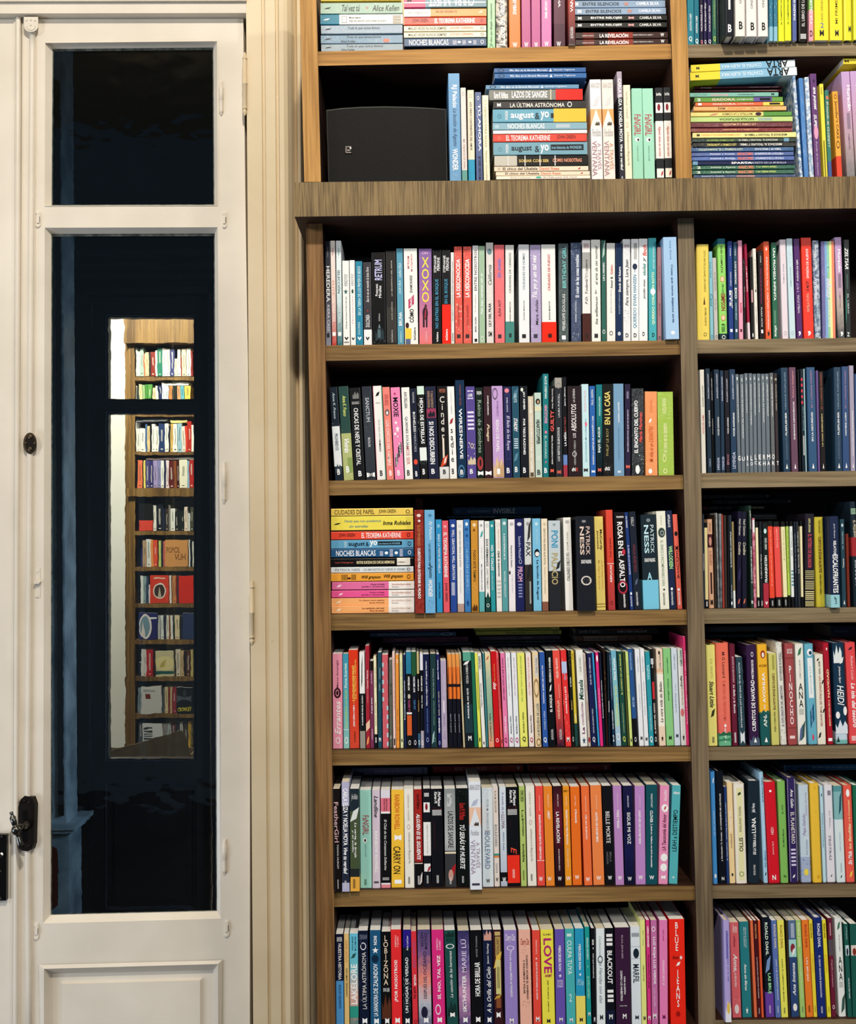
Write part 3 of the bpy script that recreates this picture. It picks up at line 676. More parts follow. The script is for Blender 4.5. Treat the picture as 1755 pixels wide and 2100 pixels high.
# inner dark door with two panes and a panel
door3 = empty('door_3', ((fx0+fx1)/2, YH+.03, 0), kind='structure')
b = MB(); Y3 = YH+.03
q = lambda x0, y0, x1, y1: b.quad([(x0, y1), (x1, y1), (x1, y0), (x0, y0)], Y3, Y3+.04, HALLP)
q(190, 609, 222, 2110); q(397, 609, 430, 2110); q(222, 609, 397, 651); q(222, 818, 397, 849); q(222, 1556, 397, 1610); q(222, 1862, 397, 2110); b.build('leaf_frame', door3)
for y0, y1 in ((651, 818), (849, 1556)):
    b = MB(); b.bevel([(216, y1+5), (402, y1+5), (402, y0-5), (216, y0-5)], [(222, y1), (397, y1), (397, y0), (222, y0)], Y3-.008, Y3+.01, HALLM); b.build('glazing_bead', door3)
    b = MB(); b.quad([(220, y1+2), (399, y1+2), (399, y0-2), (220, y0-2)], Y3+.02, Y3+.023, GLASS2); b.build('glass_pane', door3)
b = MB(); b.bevel([(216, 1866), (402, 1866), (402, 1605), (216, 1605)], [(223, 1858), (396, 1858), (396, 1614), (223, 1614)], Y3-.008, Y3+.012, HALLM)
b.quad([(222, 1862), (397, 1862), (397, 1610), (222, 1610)], Y3+.014, Y3+.03, HALLP); b.quad([(234, 1846), (380, 1846), (380, 1626), (234, 1626)], Y3+.004, Y3+.015, HALLP); b.build('raised_panel', door3)
# ---------------------------------------------------------------- lit reading room with its bookcase
RX0, RX1, RY0, RY1 = -5.0, 1.2, YH+.14, 9.62
b = MB(); b.box((RX0, RY0, -.02), (RX1, RY1, 0), FLOORW); struct(b, 'floor_reading_room')
b = MB(); b.box((RX0, RY1, 0), (RX1, RY1+.05, 4.3), FARP); struct(b, 'wall_reading_room_end')
b = MB(); b.box((RX0-.05, RY0, 0), (RX0, RY1, 4.3), FARP); struct(b, 'wall_reading_room_left')
b = MB(); b.box((RX1, RY0, 0), (RX1+.05, RY1, 4.3), FARP); struct(b, 'wall_reading_room_right')
b = MB(); b.box((RX0, RY0, 4.3), (RX1, RY1, 4.35), FARP); struct(b, 'ceiling_reading_room')
YW = 9.2
fc = empty('bookcase', (W(330, 1100, YW).x, YW, 0), 'tall oak bookcase in the lit room seen through the door glass', 'bookcase')
SHELVES = [(773, 780), (823, 828), (849, 854), (927, 933), (1001, 1018), (1089, 1097), (1163, 1171), (1238, 1246), (1312, 1321), (1388, 1397), (1465, 1473), (1541, 1549), (1618, 1626)]
b = MB(); b.quad([(254, 703), (520, 703), (520, 653), (254, 653)], YW-.06, YW+.36, W_FAR); b.build('header_board', fc)
b = MB(); b.quad([(262, 1700), (277, 1700), (276, 703), (262, 703)], YW, YW+.36, W_FAR); b.quad([(256.5, 1700), (262, 1700), (262, 703), (256.5, 703)], YW+.03, YW+.36, W_FAR); b.build('side_panel', fc)
b = MB(); b.quad([(505, 1700), (520, 1700), (520, 703), (505, 703)], YW, YW+.36, W_GOLD); b.build('side_panel', fc)
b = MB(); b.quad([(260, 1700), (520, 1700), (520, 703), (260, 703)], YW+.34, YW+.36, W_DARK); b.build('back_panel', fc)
for i, (a, c) in enumerate(SHELVES):
    
    b = MB(); thick = (c-a) > 12
    b.quad([(258 if thick else 276, c), (520, c), (520, a), (258 if thick else 276, a)], YW-(.03 if thick else 0), YW+.34, W_FAR); b.build('ledge' if thick else 'shelf', fc)
FAR = '''1|640|770.6|530 550 510 f0efe0;552 575 512 c8ccc0;577 608 570 e8e8d8;610 660 515 a8bcac;662 680 600 c87858;682 735 575 ecc898;737 768 575 2a2622;770 832 570 8a2a1c;833 858 550 f0ead8;860 932 515 2a7a60;934 985 525 f0e8d8;986 1040 525 f4f0e0;1045 1100 535 3c4078;1105 1145 660 e8dcc0;1148 1195 530 f2eedc;1200 1212 650 a84028;1215 1275 525 ecdcb8;1283 1340 518 f2efdf;1342 1366 560 8a2a20
2|640|822.3|538 560 1060 f0e8d8;562 595 1085 3a3f3a;597 640 1040 f0e0a0;645 680 1045 9ab880;684 720 1040 4a8a3a;722 780 1040 5a9a48;793 832 1090 ecd0a0;834 870 1060 f0e8d0;880 925 1055 28305c;927 975 1055 e8eef0;977 1022 1060 d8e8e8;1030 1078 1060 d8884a;1082 1110 1070 3a3a34;1112 1145 1060 2a2a20;1147 1190 1060 e8a070;1192 1245 1060 6ab4c0;1250 1335 1060 f0cc60;L 925 1070 1018 1052 f4f4f0;L 1075 1305 1002 1050 f0eee8
3|840|926|480 515 170 f2f0e6;517 560 175 f0eee4;562 610 280 ece8dc;612 685 275 f2ece4;688 712 210 4a6a94;714 752 240 e8c890;755 778 210 222222;780 828 210 f2f0e8;830 882 240 eceae0;885 965 200 2a3c68;968 1020 200 f0efe6;1022 1045 230 1c1c2c;1047 1085 200 d8b060;1087 1145 200 f2efe6;1150 1210 195 9cc0cc;1212 1262 235 f0e0d0;1264 1295 230 d8402c;1297 1350 170 b82c20;1352 1380 220 f0ece0;L 555 985 130 168 9a9aa0;L 1045 1290 150 188 e8dc90
4|840|1000.5|540 568 730 1f1f1c;575 640 722 f07a50;645 658 725 2a1c18;660 690 725 f0dc70;695 745 735 4c4878;747 805 730 38346c;807 860 730 a898c4;862 910 730 8a88b4;912 955 735 f2f0e8;958 985 730 28304c;987 1025 730 ecd8dc;1028 1100 735 5c1c18;1102 1135 735 8a4a20;1138 1175 735 40140f;1177 1290 725 f0ead0;1292 1318 730 8ab0c8;1320 1385 720 b02820;L 700 1113 692 720 e8c8c8;L 1115 1380 688 718 f0ece0
5|1000|1088.5|F 600 798 228 1c1a18 62-100=e04a38;805 850 250 f0eee0;855 940 235 20242c;942 965 300 28304c;975 1015 300 3a3028;1020 1045 250 8a8478;1047 1115 300 f0eee4;1120 1165 340 20241f;1170 1205 330 1c201c;1207 1245 340 20261f;1250 1300 275 f2dcc8;1305 1335 370 d8d8d0;1338 1380 280 4a4a38
6|1000|1162.5|620 645 880 2a2a5c;648 705 760 b89878;707 765 740 e8e8e0;766 800 745 f09a50;802 860 750 e8553a;880 915 760 c8d878;920 940 780 2a3440;945 975 770 c86a60;F 980 1303 750 d89858 |;1310 1330 750 e8e8e0;1332 1360 760 1c1c24;1365 1388 775 d8d8c8
7|1000|1237.5|620 655 1270 e8e8e0;657 700 1270 90a8a8;703 735 1270 3a4a68;737 762 1400 e8dcdc;F 765 1030 1258 e0402a |;1035 1065 1260 f0ece0;1080 1125 1270 d88a50;1127 1145 1270 8a2018;1148 1170 1270 3a3a3c;F 1175 1385 1265 e02c18
8|1240|1311.5|F 600 865 115 2a2a68 |;870 895 150 d8d8d0;905 950 150 e8ece8;955 985 150 30304a;988 1025 150 f0e8d8;1028 1048 150 8a4a24;1050 1085 150 f0f0e8;1090 1110 160 2a3a3a;1115 1180 150 ecd8b0;1185 1220 160 20242a;F 1230 1390 120 2c3c64
9|1240|1387.5|595 620 830 1c1c20;625 660 640 e8e4dc;662 698 640 e0d8d0;700 800 640 c0202c;805 835 650 3a1c1c;F 845 1100 665 d8cca0 |;1125 1190 640 e8d8c0;1195 1240 665 d8b888;1245 1275 670 1c1410;1280 1340 660 5a3020;1345 1375 640 c8b870
10|1240|1464.5|580 630 1190 8a98a0;F 635 930 1170 dcd8d4 |;940 965 1200 5a6468;968 1015 1190 e8d0a0;1020 1045 1190 8a2820;1047 1070 1190 d8c090;1075 1135 1190 a02c40;F 1145 1368 1185 14161a |
11|1240|1540.5|590 650 1700 5a5a60;F 655 940 1700 e4e4e4 |;945 1000 1700 a8a0a0;1005 1060 1690 b8bcc0;1065 1130 1690 6a4048;1135 1180 1690 30343c;1185 1230 1690 d8d0c8;1240 1300 1660 4a4440;1305 1340 1680 e8b840;1345 1365 1700 8a7a50'''
FACE = {'6.0': [(5, 66, 26, 48, 'h', '7a4a18', 'POPOL'), (42, 90, 52, 76, 'h', '7a4a18', 'VUH')], '7.0': [(15, 85, 28, 85, 'h', 'f0e0d0', '@ring'), (22, 78, 33, 80, 'h', '40302a', '@disc'), (40, 60, 40, 78, 'h', 'c8b8a0', '@tri'), (20, 80, 8, 14, 'h', 'f0c0a8', '@rect')],
        '8.0': [(2, 70, 5, 98, 'h', 'f0e4e0', '@disc'), (8, 60, 14, 90, 'h', '7a98a8', '@disc'), (12, 35, 30, 90, 'h', 'e8d8d0', '@tri'), (60, 96, 18, 24, 'h', 'fff', '@rect')], '9.0': [(0, 100, 20, 80, 'h', 'f0e0a0', '@disc'), (0, 100, 80, 92, 'h', '1f5c58', '@rect'), (20, 60, 35, 70, 'h', 'c8b060', '@leaf')],
        '10.0': [(18, 44, 28, 47, 'h', '7a2c1c', '@rect'), (10, 70, 12, 20, 'h', 'aaa', '@rect')], '10.1': [(8, 92, 74, 90, 'hb', 'f0e040', 'CROWLEY'), (0, 95, 30, 55, 'h', '5a6068', '@bow'), (40, 60, 10, 40, 'h', '3a3c44', '@disc')], '11.0': [(6, 50, 12, 60, 'h', '444', '@lines')]}
for line in FAR.split('\n'):
    rw, oy, yb, items = line.split('|', 3); nf = 0; nb = 0; nl = 0
    for it in items.split(';'):
        f = it.replace('|', '').split(); k = ''
        if f[0] in 'LF': k = f[0]; f = f[1:]
        S = 7.02; px = lambda v: max(279.0, 200+float(v)/S); py = lambda v: int(oy)+float(v)/S
        cm = MB()
        if k == 'L':
            a = W(px(f[0]), py(f[3]), YW+.03); c = W(px(f[1]), py(f[2]), YW+.03); H = c.x-a.x; t = c.z-a.z; cm, pm = make_book(t, H, .16, f[4], [], [], '-', True)
            nl += 1; col = f[4]; lb = f"{'left' if nl == 1 else 'right'} {colname(col)} book lying on top of {ordinal(int(rw))} row in the far bookcase"; loc = (a.x, YW+.03, a.z)
        else:
            zb = W(px(f[0]), float(yb), YW).z; a = W(px(f[0]), float(yb), YW+.02); c = W(px(f[1]), py(f[2]), YW+.02); t = c.x-a.x-.001; H = c.z-zb; col = f[3]
            tx = []; bands = []
            if k == 'F':
                tx = [(p[2], p[3], p[0], p[1], p[4], p[5], p[6]) for p in FACE.get(f'{rw}.{nf}', [])]; nf += 1
                if len(f) > 4: q_ = f[4].split('='); q2 = q_[0].split('-'); bands = [(float(q2[0]), float(q2[1]), q_[1])]
            else:
                rr = random.Random(int(float(f[0]))); y = 12
                lt = sum(rgb(col)) > 380
                tc_ = '554' if lt else 'e8e0d0'
                if t > .02: tx = [(rr.randint(10, 30), rr.randint(50, 80), 35, 62, 'u', tc_, '@lines'), (90, 94, 30, 70, 'h', tc_, '@disc')]
            nb += 1
            cm, pm = make_book(t, H, .03 if k == 'F' else .15, col, bands, tx, 'p' if 0 else '-', False)
            lb = f"{colname(col)} book {'facing out, ' if k == 'F' else ''}{ordinal(nb)} from left, {ordinal(int(rw))} row of the far bookcase"; loc = (a.x, YW+(.005 if k == 'F' else .02), zb)
        ob = MB(); ob.v = cm.v+pm.v; ob.f = cm.f+[tuple(i+len(cm.v) for i in g) for g in pm.f]; ob.m = cm.m+pm.m; ob.i = cm.i+[i+len(cm.m) for i in pm.i]
        o = mesh('book', ob.v, ob.f, ob.m, ob.i); o.location = loc; tag(o, lb, 'book', f'books on the {ordinal(int(rw))} row of the far bookcase')
# open cardboard box standing in front of it
CARD = paint('cardboard', '7d6848', '8f7856', 12.0, '7d6848', .8)
cb = empty('cardboard_box', (W(300, 1600, 8.0).x, 8.0, 0.0), 'brown cardboard box with a raised flap, in front of the far bookcase', 'box')
b = MB(); a = W(150, 1552, 8.0); c = W(392, 1552, 8.0); b.box((a.x, 8.0, 0), (c.x, 8.012, a.z), CARD); b.box((a.x, 8.3, 0), (c.x, 8.31, a.z), CARD); b.box((a.x, 8.0, 0), (a.x+.01, 8.31, a.z), CARD); b.box((c.x-.01, 8.0, 0), (c.x, 8.31, a.z), CARD); b.build('box_body', cb)
b = MB(); pts = [(150, 1568), (392, 1556), (383, 1516), (372, 1497), (326, 1512), (222, 1541), (150, 1560)]
fr = [W(x, y, 7.99) for x, y in pts]; b.prism(fr, [p+Vector((0, .01, 0)) for p in fr], CARD); b.build('box_flap', cb)
# ---------------------------------------------------------------- the big bookcase
bc = empty('bookcase', (W(1400, 1100, YF).x, YF, 0), 'large old oak bookcase of two tiers filled with books, right of the ivory door', 'bookcase')
XR = 2130
def part(name, pts, yf, yb, m):
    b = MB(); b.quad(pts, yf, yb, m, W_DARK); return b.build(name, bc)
def upright(name, pl, pr, y0, y1, m, yb=YB, tofloor=False):
    """pl, pr: (y, x) tables of the left and right front edges"""
    ys = [y0]+[y for y in range(200, 2100, 200) if y0 < y < y1]+[y1]; b = MB()
    fl = [W(edge(pl, y), y, YF) for y in ys]; fr = [W(edge(pr, y), y, YF) for y in ys]; n = len(ys)
    if tofloor: fl[-1].z = 0; fr[-1].z = 0
    ring = fl+fr[::-1]; N = 2*n; o = ring+[Vector((p.x, yb, p.z)) for p in ring]
    b.add(o, [(k, k+1, N-2-k, N-1-k) for k in range(n-1)]+[(N+k, N+k+1, N+N-2-k, N+N-1-k) for k in range(n-1)]+[(k, (k+1) % N, N+(k+1) % N, N+k) for k in range(N)], m)
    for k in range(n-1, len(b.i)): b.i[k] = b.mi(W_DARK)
    return b.build(name, bc)
upright('side_panel', [(460, 627), (800, 634), (1100, 642), (1500, 645), (2110, 650)], [(460, 661), (800, 669), (1100, 677), (1500, 680), (2110, 688)], 448, 2110, W_BRN, YB, True)
upright('side_panel', [(-60, 613.5), (300, 622), (373, 624)], [(-60, 647.5), (300, 656), (373, 658)], -60, 373, W_GOLD)
upright('divider', [(448, 1389), (700, 1395), (1010, 1402.6), (1260, 1409), (1545, 1417.5), (1840, 1426.5), (2110, 1433)], [(448, 1422), (700, 1429), (1010, 1438), (1260, 1443), (1545, 1452.7), (1840, 1461.5), (2110, 1467.5)], 434, 2110, W_GRY, YB, True)
upright('divider', [(-60, 1372), (50, 1375), (330, 1385), (366, 1386)], [(-60, 1405), (20, 1408), (330, 1418), (366, 1419)], -60, 366, W_GOLD)
upright('side_panel', [(448, XR), (2110, XR+14)], [(448, XR+36), (2110, XR+50)], 430, 2110, W_GRY, YB, True)
upright('side_panel', [(-60, XR), (366, XR+4)], [(-60, XR+34), (366, XR+38)], -60, 362, W_GOLD)
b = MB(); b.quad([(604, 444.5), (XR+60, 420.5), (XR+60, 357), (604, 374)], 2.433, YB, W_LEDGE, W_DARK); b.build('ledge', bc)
LB = [(655, 106, 1376, 90, 135, 121, W_GOLDH), (668, 708.5, 1396, 697.5, 740, 727, W_BRNH), (674, 986, 1400, 974, 1016, 1003, W_BRNH), (679, 1260, 1409, 1250, 1293, 1281, W_BRNH), (682, 1537.5, 1418, 1531, 1570, 1561, W_BRNH), (685, 1826, 1427, 1816, 1860, 1846, W_BRNH), (687, 2116, 1434, 2106, 2150, 2140, W_BRNH)]
RB = [(1408, 91.5, 118.5, -.013, W_GRYH), (1428, 697, 725, -.013, W_GRYH), (1436, 970.5, 1001, -.015, W_GRYH), (1442, 1248.5, 1279, -.010, W_GRYH), (1452, 1532.5, 1559.5, -.016, W_GRYH), (1461, 1816, 1843, -.012, W_GRYH), (1466, 2092, 2120, -.006, W_GRYH)]
for x0, y0, x1, y1, y2, y3, m in LB: part('shelf', [(x0-4, y2), (x1+4, y3), (x1+4, y1), (x0-4, y0)], 2.497, YBK, m)
for x0, y0, y2, s, m in RB: part('shelf', [(x0-4, y2), (XR+8, y2+s*(XR-x0)), (XR+8, y0+s*(XR-x0)), (x0-4, y0)], 2.497, YBK, m)
def top_of(xa, ya, xb, yb, Yp=2.497):
    p, q = W(xa, ya, Yp), W(xb, yb, Yp)
    return lambda x: p.z+(q.z-p.z)*(x-p.x)/(q.x-p.x)+0.0002
BOARD_TOP = {}
NAMES = ['top', 'third', 'fourth', 'fifth', 'sixth', 'seventh', 'eighth']
for n_, (x0, y0, x1, y1, y2, y3, m) in zip(NAMES, LB): BOARD_TOP[(n_, 'left')] = top_of(x0-4, y0, x1+4, y1)
for n_, (x0, y0, y2, s, m) in zip(NAMES, RB): BOARD_TOP[(n_, 'right')] = top_of(x0-4, y0, XR+8, y0+s*(XR-x0))
BOARD_TOP[('second', 'left')] = BOARD_TOP[('second', 'right')] = top_of(604, 374, XR+60, 357, 2.433)
b = MB(); z0 = W(1000, 2110, 2.81).z-.2; p0 = W(660, 1000, YBK); p1 = W(XR, 1000, YBK)
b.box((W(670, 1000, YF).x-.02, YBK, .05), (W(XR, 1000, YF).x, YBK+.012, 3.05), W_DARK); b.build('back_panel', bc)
# ---------------------------------------------------------------- loudspeaker
sp = empty('loudspeaker', (W(790, 371, 2.54).x, 2.54, BOARD_TOP[('second', 'left')](-.19)), 'black loudspeaker with dark grille standing on the ledge beside a blue book', 'loudspeaker')
CAB = mat('0c0c0c', .55); m_, n_, l_, bs_ = newmat('speaker_grille'); bs_.inputs['Base Color'].default_value = lrgb('0c0b0b'); bs_.inputs['Specular IOR Level'].default_value = .12; bs_.inputs['Roughness'].default_value = .55
tc = n_.new('ShaderNodeTexCoord'); vo = n_.new('ShaderNodeTexVoronoi'); vo.inputs['Scale'].default_value = 420; l_.new(tc.outputs['Object'], vo.inputs['Vector'])
bp = n_.new('ShaderNodeBump'); bp.inputs['Strength'].default_value = .6; bp.inputs['Distance'].default_value = .0003; l_.new(vo.outputs['Distance'], bp.inputs['Height']); l_.new(bp.outputs[0], bs_.inputs['Normal'])
zs_ = max(BOARD_TOP[('second', 'left')](-.19), BOARD_TOP[('second', 'left')](.08))
out = [(674, 371.5), (669, 226), (700, 222), (740, 219.5), (790, 218.5), (840, 219.5), (885, 221.5), (915, 224), (918, 369)]
b = MB(); fr = [W(x, y, 2.54) for x, y in out]
for i in (0, 8): fr[i].z = zs_
cx_ = sum(p.x for p in fr)/len(fr); b.prism(fr, [Vector((cx_+(p.x-cx_)*.82, 2.74, zs_ + (p.z-zs_)*.94)) for p in fr], CAB); b.build('cabinet', sp)
b = MB(); ins = [Vector((cx_+(p.x-cx_)*.975, 2.532, zs_+.004+(p.z-zs_)*.955)) for p in fr]; mid = [Vector((p.x, 2.5405, p.z)) for p in ins]; b.prism(ins, mid, m_); gr_ = b.build('grille', sp)
b = MB(); rimv = []; b.add([p+Vector((0, -.001, 0)) for p in fr]+[Vector((cx_+(p.x-cx_)*.98, 2.537, zs_+.002+(p.z-zs_)*.975)) for p in fr], [(i, (i+1) % 9, 9+(i+1) % 9, 9+i) for i in range(9)], mat('4a4c48', .4)); b.build('rim', sp)
b = MB(); a = W(707, 315, 2.531); c = W(722, 300, 2.531); b.box((a.x, 2.5300, a.z), (c.x, 2.5325, c.z), BLACKP)
xf = lambda u, v: Vector((a.x+(c.x-a.x)*u, 2.5297, a.z+(c.z-a.z)*v))
letter_into(b, '@rect', 'h', .12, .22, .85, .12, xf, mat('a89a90')); letter_into(b, '@rect', 'h', .12, .85, .98, .88, xf, mat('a89a90')); letter_into(b, '@rect', 'h', .12, .85, .16, .06, xf, mat('a89a90'))
letter_into(b, 'JBL', 'hb', .28, .82, .30, .62, xf, mat('a89a90')); letter_into(b, '@disc', 'h', .66, .9, .85, .62, xf, mat('fff'))
b.build('badge', gr_)
# ---------------------------------------------------------------- the books, shelf by shelf
# standing: x of foot left/right, x of top left, y of top, flags, cover colour, bands | from to across0 across1 style colour writing
# lying (L): x left/right, y top/bottom, ...            flags: h hardback, w shrink-wrapped, p pulled forward, k set back, B rear row
shelf_books('top', 640, 0, 4.3875, (655, 106, 1376, 90), '''
L 78 800 -30 8 - e8c04a|36 95 15 85 r 4a3a18 CIUDADES DE PAPEL JOHN
L 76 812 22 122 w a4bfae|4 13 40 62 h 222 @leaf|26 48 20 80 hi 333 Tal vez tú|55 59 35 65 h c88070 @star|63 96 25 80 hi 333 Alice Kellen
L 74 814 126 218 - f2efe6 0-23=177a96|3 12 40 62 h fff @leaf|26 32 20 85 h 888 @rect|26.6 31.4 25 80 h f2efe6 @rect|35 49 26 46 hb 333 Blue Jeans|35 80 56 80 h 666 Algo tan sencillo como tuitear te quiero|88 98 8 92 h a08868 @lines
L 80 812 224 302 w 9fb0c0|4 13 35 60 h 222 @leaf|33 72 20 60 hi 2a3440 Todo lo que nunca fuimos
L 78 814 314 390 w 7e9ab0|4 13 35 60 h 222 @leaf|32 74 10 45 hi 26303c Todo lo que somos juntos|24 42 60 90 hi 26303c Alice Kellen|76 84 45 90 h d8806a @disc
L 82 816 394 462 w 98a8b2|4 13 35 60 h 222 @leaf|31 76 12 55 hi 2a3238 Todo lo que nunca fuimos|24 41 62 92 hi 2a3238 Alice Kellen
L 826 1568 -60 66 - 5a8090 0-26=b83066|30 56 8 92 r fff NUEST|60 85 8 92 r fff CULPA|4 9 30 60 r 111 M|0 99 62 70 h e8eef0 @rect
L 828 1568 76 148 - f09a50 0-32=f6f2ec|4 28 30 70 r a89890 books4pocket|38 64 25 60 r 6a3a18 La maldición del mar|90 96 25 70 h fbe0c0 @leaf
L 828 1566 154 222 - ec4a34|10 29 15 80 hb 3a1410 JOHN GREEN|37 86 15 80 hb fff EL TEOREMA KATHERINE|93 96 30 70 h 3a1410 @ring
L 826 1566 228 280 - eee6c8|5 52 25 75 hi 222 MALAS VECES NUNCA SIEMPRE|55 84 25 75 hi d07050 JOHN GREEN|93 97 25 70 h 555 @ring
L 826 1566 286 337 - eee6c8|5 52 25 75 hi 222 MALAS VECES NUNCA SIEMPRE|55 84 25 75 hi d07050 JOHN GREEN|93 97 25 70 h 555 @ring
L 828 1566 343 416 - 37557a|6 54 15 85 h fff NOCHES BLANCAS|59 64 25 80 h dde @lines|65 69 35 65 h fff @disc|71 75 25 80 h dde @lines|78 82 35 65 h fff @disc|84 88 25 80 h dde @lines|93 97 25 75 h fff @ring
L 830 1568 429 470 k 37557a|6 54 15 85 h fff NOCHES BLANCAS|60 68 20 80 h dde @lines
1578 1650 1575 -600 - a8d4a4|60 96 30 70 ui 2a4a3a El chico que dibujaba constelaciones|96 99 25 75 h 3a7a5a @ring
''', 'left')
shelf_books('top', 1000, 0, 4.3875, (655, 106, 1376, 90), '''
76 180 66 -560 w 1c1a1a~c8c0b0|55 97 20 80 ui fff La Zona del Silencio
194 298 186 -560 - f07a2c|40 69 35 65 db fff DE DICIEMBRE|94 98.5 30 70 hb fff W
306 390 298 -560 - b8588a|94 98.5 30 70 hb fff W
394 478 388 -560 - bc5c90|94 98.5 30 70 hb fff W
484 577 478 -560 - cc7ab0|40 73 35 65 db fff DESPUÉS DE DICIEMBRE|94 98.5 30 70 hb fff W
594 702 588 -560 - 5a2a40 78-100=481430|40 63 40 60 db fff LA LUNA|94 98.5 25 60 hb fff W
727 792 718 -560 p e8503a>402028|40 70 30 70 ub fff VANDALIA|84 95 25 70 u ddd ALFAGUARA
L 778 1594 -70 -4 - 8a98b0|5 45 20 80 hb fff ENTRE SILENCIOS
L 780 1596 2 66 - 8ea6c2|1 4 20 80 h fff @bow|9 49 25 75 hb 2a3240 ENTRE SILENCIOS|53 61 10 90 h c08878 @star|68 93 25 70 hb fff CAMILA SILVA
L 784 1602 70 130 - 92a9c4|3 7 20 80 h fff @bow|12 51 25 75 hb 2a3240 ENTRE SILENCIOS|56 64 10 90 h c08878 @star|70 94 25 70 hb eef CAMILA SILVA
L 786 1612 136 186 - 20221f|3 7 20 80 h fff @bow|17 51 25 75 hb fff ENTRE RELOJES|58 64 25 75 h e0a0a0 @bow|70 94 25 75 hb ddd CAMILA SILVA
L 786 1610 200 249 - 20221f|3 7 20 80 h fff @bow|17 51 25 75 hb fff ENTRE RELOJES|58 64 25 75 h e0a0a0 @bow|70 94 25 75 hb ddd CAMILA SILVA
L 788 1590 280 292 k 20221f|3 7 20 80 h fff @bow|17 51 15 85 hb fff ENTRE RELOJES|58 64 25 75 h e0a0a0 @bow|70 94 25 75 hb ddd CAMILA SILVA
L 790 1620 286 345 - 3a2320 8-20=6a2a20 35-62=8a3226|7 20 45 65 h ddd ARIANA GODOY|26 57 15 85 hb fff LA REVELACIÓN|62 84 38 58 h ddd ALMAS PERDIDAS LIBRO I|92 96 20 75 hb fff W
L 792 1622 350 405 - 3a2320 8-20=6a2a20 35-62=8a3226|7 20 50 70 h ddd ARIANA GODOY|26 57 15 85 hb fff LA REVELACIÓN|62 84 40 60 h ddd ALMAS PERDIDAS LIBRO I|92 96 15 70 hb fff W
''', 'left')
shelf_books('top', 1380, 0, 4.68, (1411, 92, 1755, 87), '''
140 205 130 -600 - 2a8296|70 86 35 62 u fff AGUSTINA CABER|91 96 20 70 hb fff Q
207 255 196 -600 - 1f6f84|72 88 30 65 u fff AGUSTINA CABER|93 98 20 75 hb fff Q
262 292 252 -600 - 241f3c|62 86 20 80 u e8e0f0 MICRORRELATOS|94 98 15 85 hb e890a0 Q
297 326 290 -600 - 2a2450|60 86 20 80 ub fff ALICIA ESCARDÓ VÉGH|94 98 15 85 hb fff Q
335 372 326 -600 - 2c2456|63 87 20 70 u fff ALICIA ESCARDÓ VÉGH|94 98 15 85 hb fff Q
379 420 370 -600 - 2f6a5c|52 84 30 65 u b8c870 LUCIANA FERNÁNDEZ BLANCO|91 96 20 80 hb d8e860 Q
424 452 411 -600 - 1e3034
478 592 468 -600 hP 101620 |48 73 36 60 h ddd @rect|40 64 30 58 db fff MORENO|88 96 30 70 hb fff B
600 700 590 -600 hP e6e2de|45 67 40 62 d 555 MORENO|85 93 35 72 hb 111 B
708 812 695 -600 hP e8e4e2|40 72 40 62 d 555 ELOY MORENO|86 94 38 74 hb 111 B
820 920 808 -600 hP e8e4e2|40 71 40 62 d 555 ELOY MORENO|86 94 35 70 hb 111 B
926 962 922 -600 p 3a7c9a 86-100=8ac0d8|40 90 20 80 h cfe6ee @dots
968 1005 962 -600 p 3a7c9a 86-100=8ac0d8|40 90 20 80 h cfe6ee @dots
1014 1070 1003 -600 p e6e830|45 84 35 62 ub 3a4a20 EL CAMPEÓN DEL MUNDO
1076 1138 1066 -600 p e6e830|45 84 35 62 ub 3a4a20 EL CAMPEÓN DEL MUNDO
1148 1190 1140 -600 p 56649c|50 80 25 70 ub fff DURAZNO GIGANTE
1205 1298 1195 -600 hp 141210|45 86 35 65 u ddd EL LIBRO DE LOS SERES|93 98 20 80 h fff @lines
1305 1350 1300 -600 p e6a0b0 40-70=7fae5a|60 84 25 75 ub fff Y LA CALOR|90 96 20 80 hb 222 D
1362 1498 1350 -600 p f6e23c|42 82 42 60 u 8a8030 UNO SIENDO TÚ POR|83 88 40 65 h 5a7aa0 2|90 96 35 65 hb 333 M
1508 1632 1495 -600 p f6e23c|38 84 42 62 u 6a6020 MI PRIMER AMOR|90 96 40 68 hb 333 M
1642 1722 1632 -600 hp e2e03a 0-50=2a1a48|86 92 55 85 hb 333 M
1735 1800 1726 -600 hp e2e03a 0-50=2a1a48
''', 'right')
shelf_books('second', 640, 120, 4.6184, (655, 371, 1390, 364), '''
1305 1415 1287 143 p 6c9fca|10 30 25 75 db fff RJ Palacio|31 64 28 72 di 2a4a70 La lección de Agusto|66 85 25 75 db fff WONDER|87 95 25 70 h e8f4ff @dots
1420 1473 1403 278 - f0e6e0 80-100=6ba89e|4 8 25 70 h c0b8b0 @ring|50 79 25 75 d b89890 MIL PÁJAROS DE PAPEL
1480 1545 1468 300 - f2e4cc 69-100=2a9ac2|4 8 30 70 h c0b0a0 @ring|12 60 35 65 db 4a4038 LOS CINCO CONTINENTES DEL AMOR
1556 1618 1540 320 - 5a6a98|4 8 30 70 h e8e8f4 @ring|10 60 10 45 h f0f0f8 @dots|12 60 45 95 db fff TÚ AHORA|65 95 20 80 d 14182a JAY ASHER CAROLYN MACKLER
1627 1688 1608 350 - f2ecd0|5 10 30 70 h c8c0a0 @ring|12 55 30 65 d b0a078 CIENTOS PARA REZAR|58 90 35 65 di b0a078 Nelson González
''', 'left')
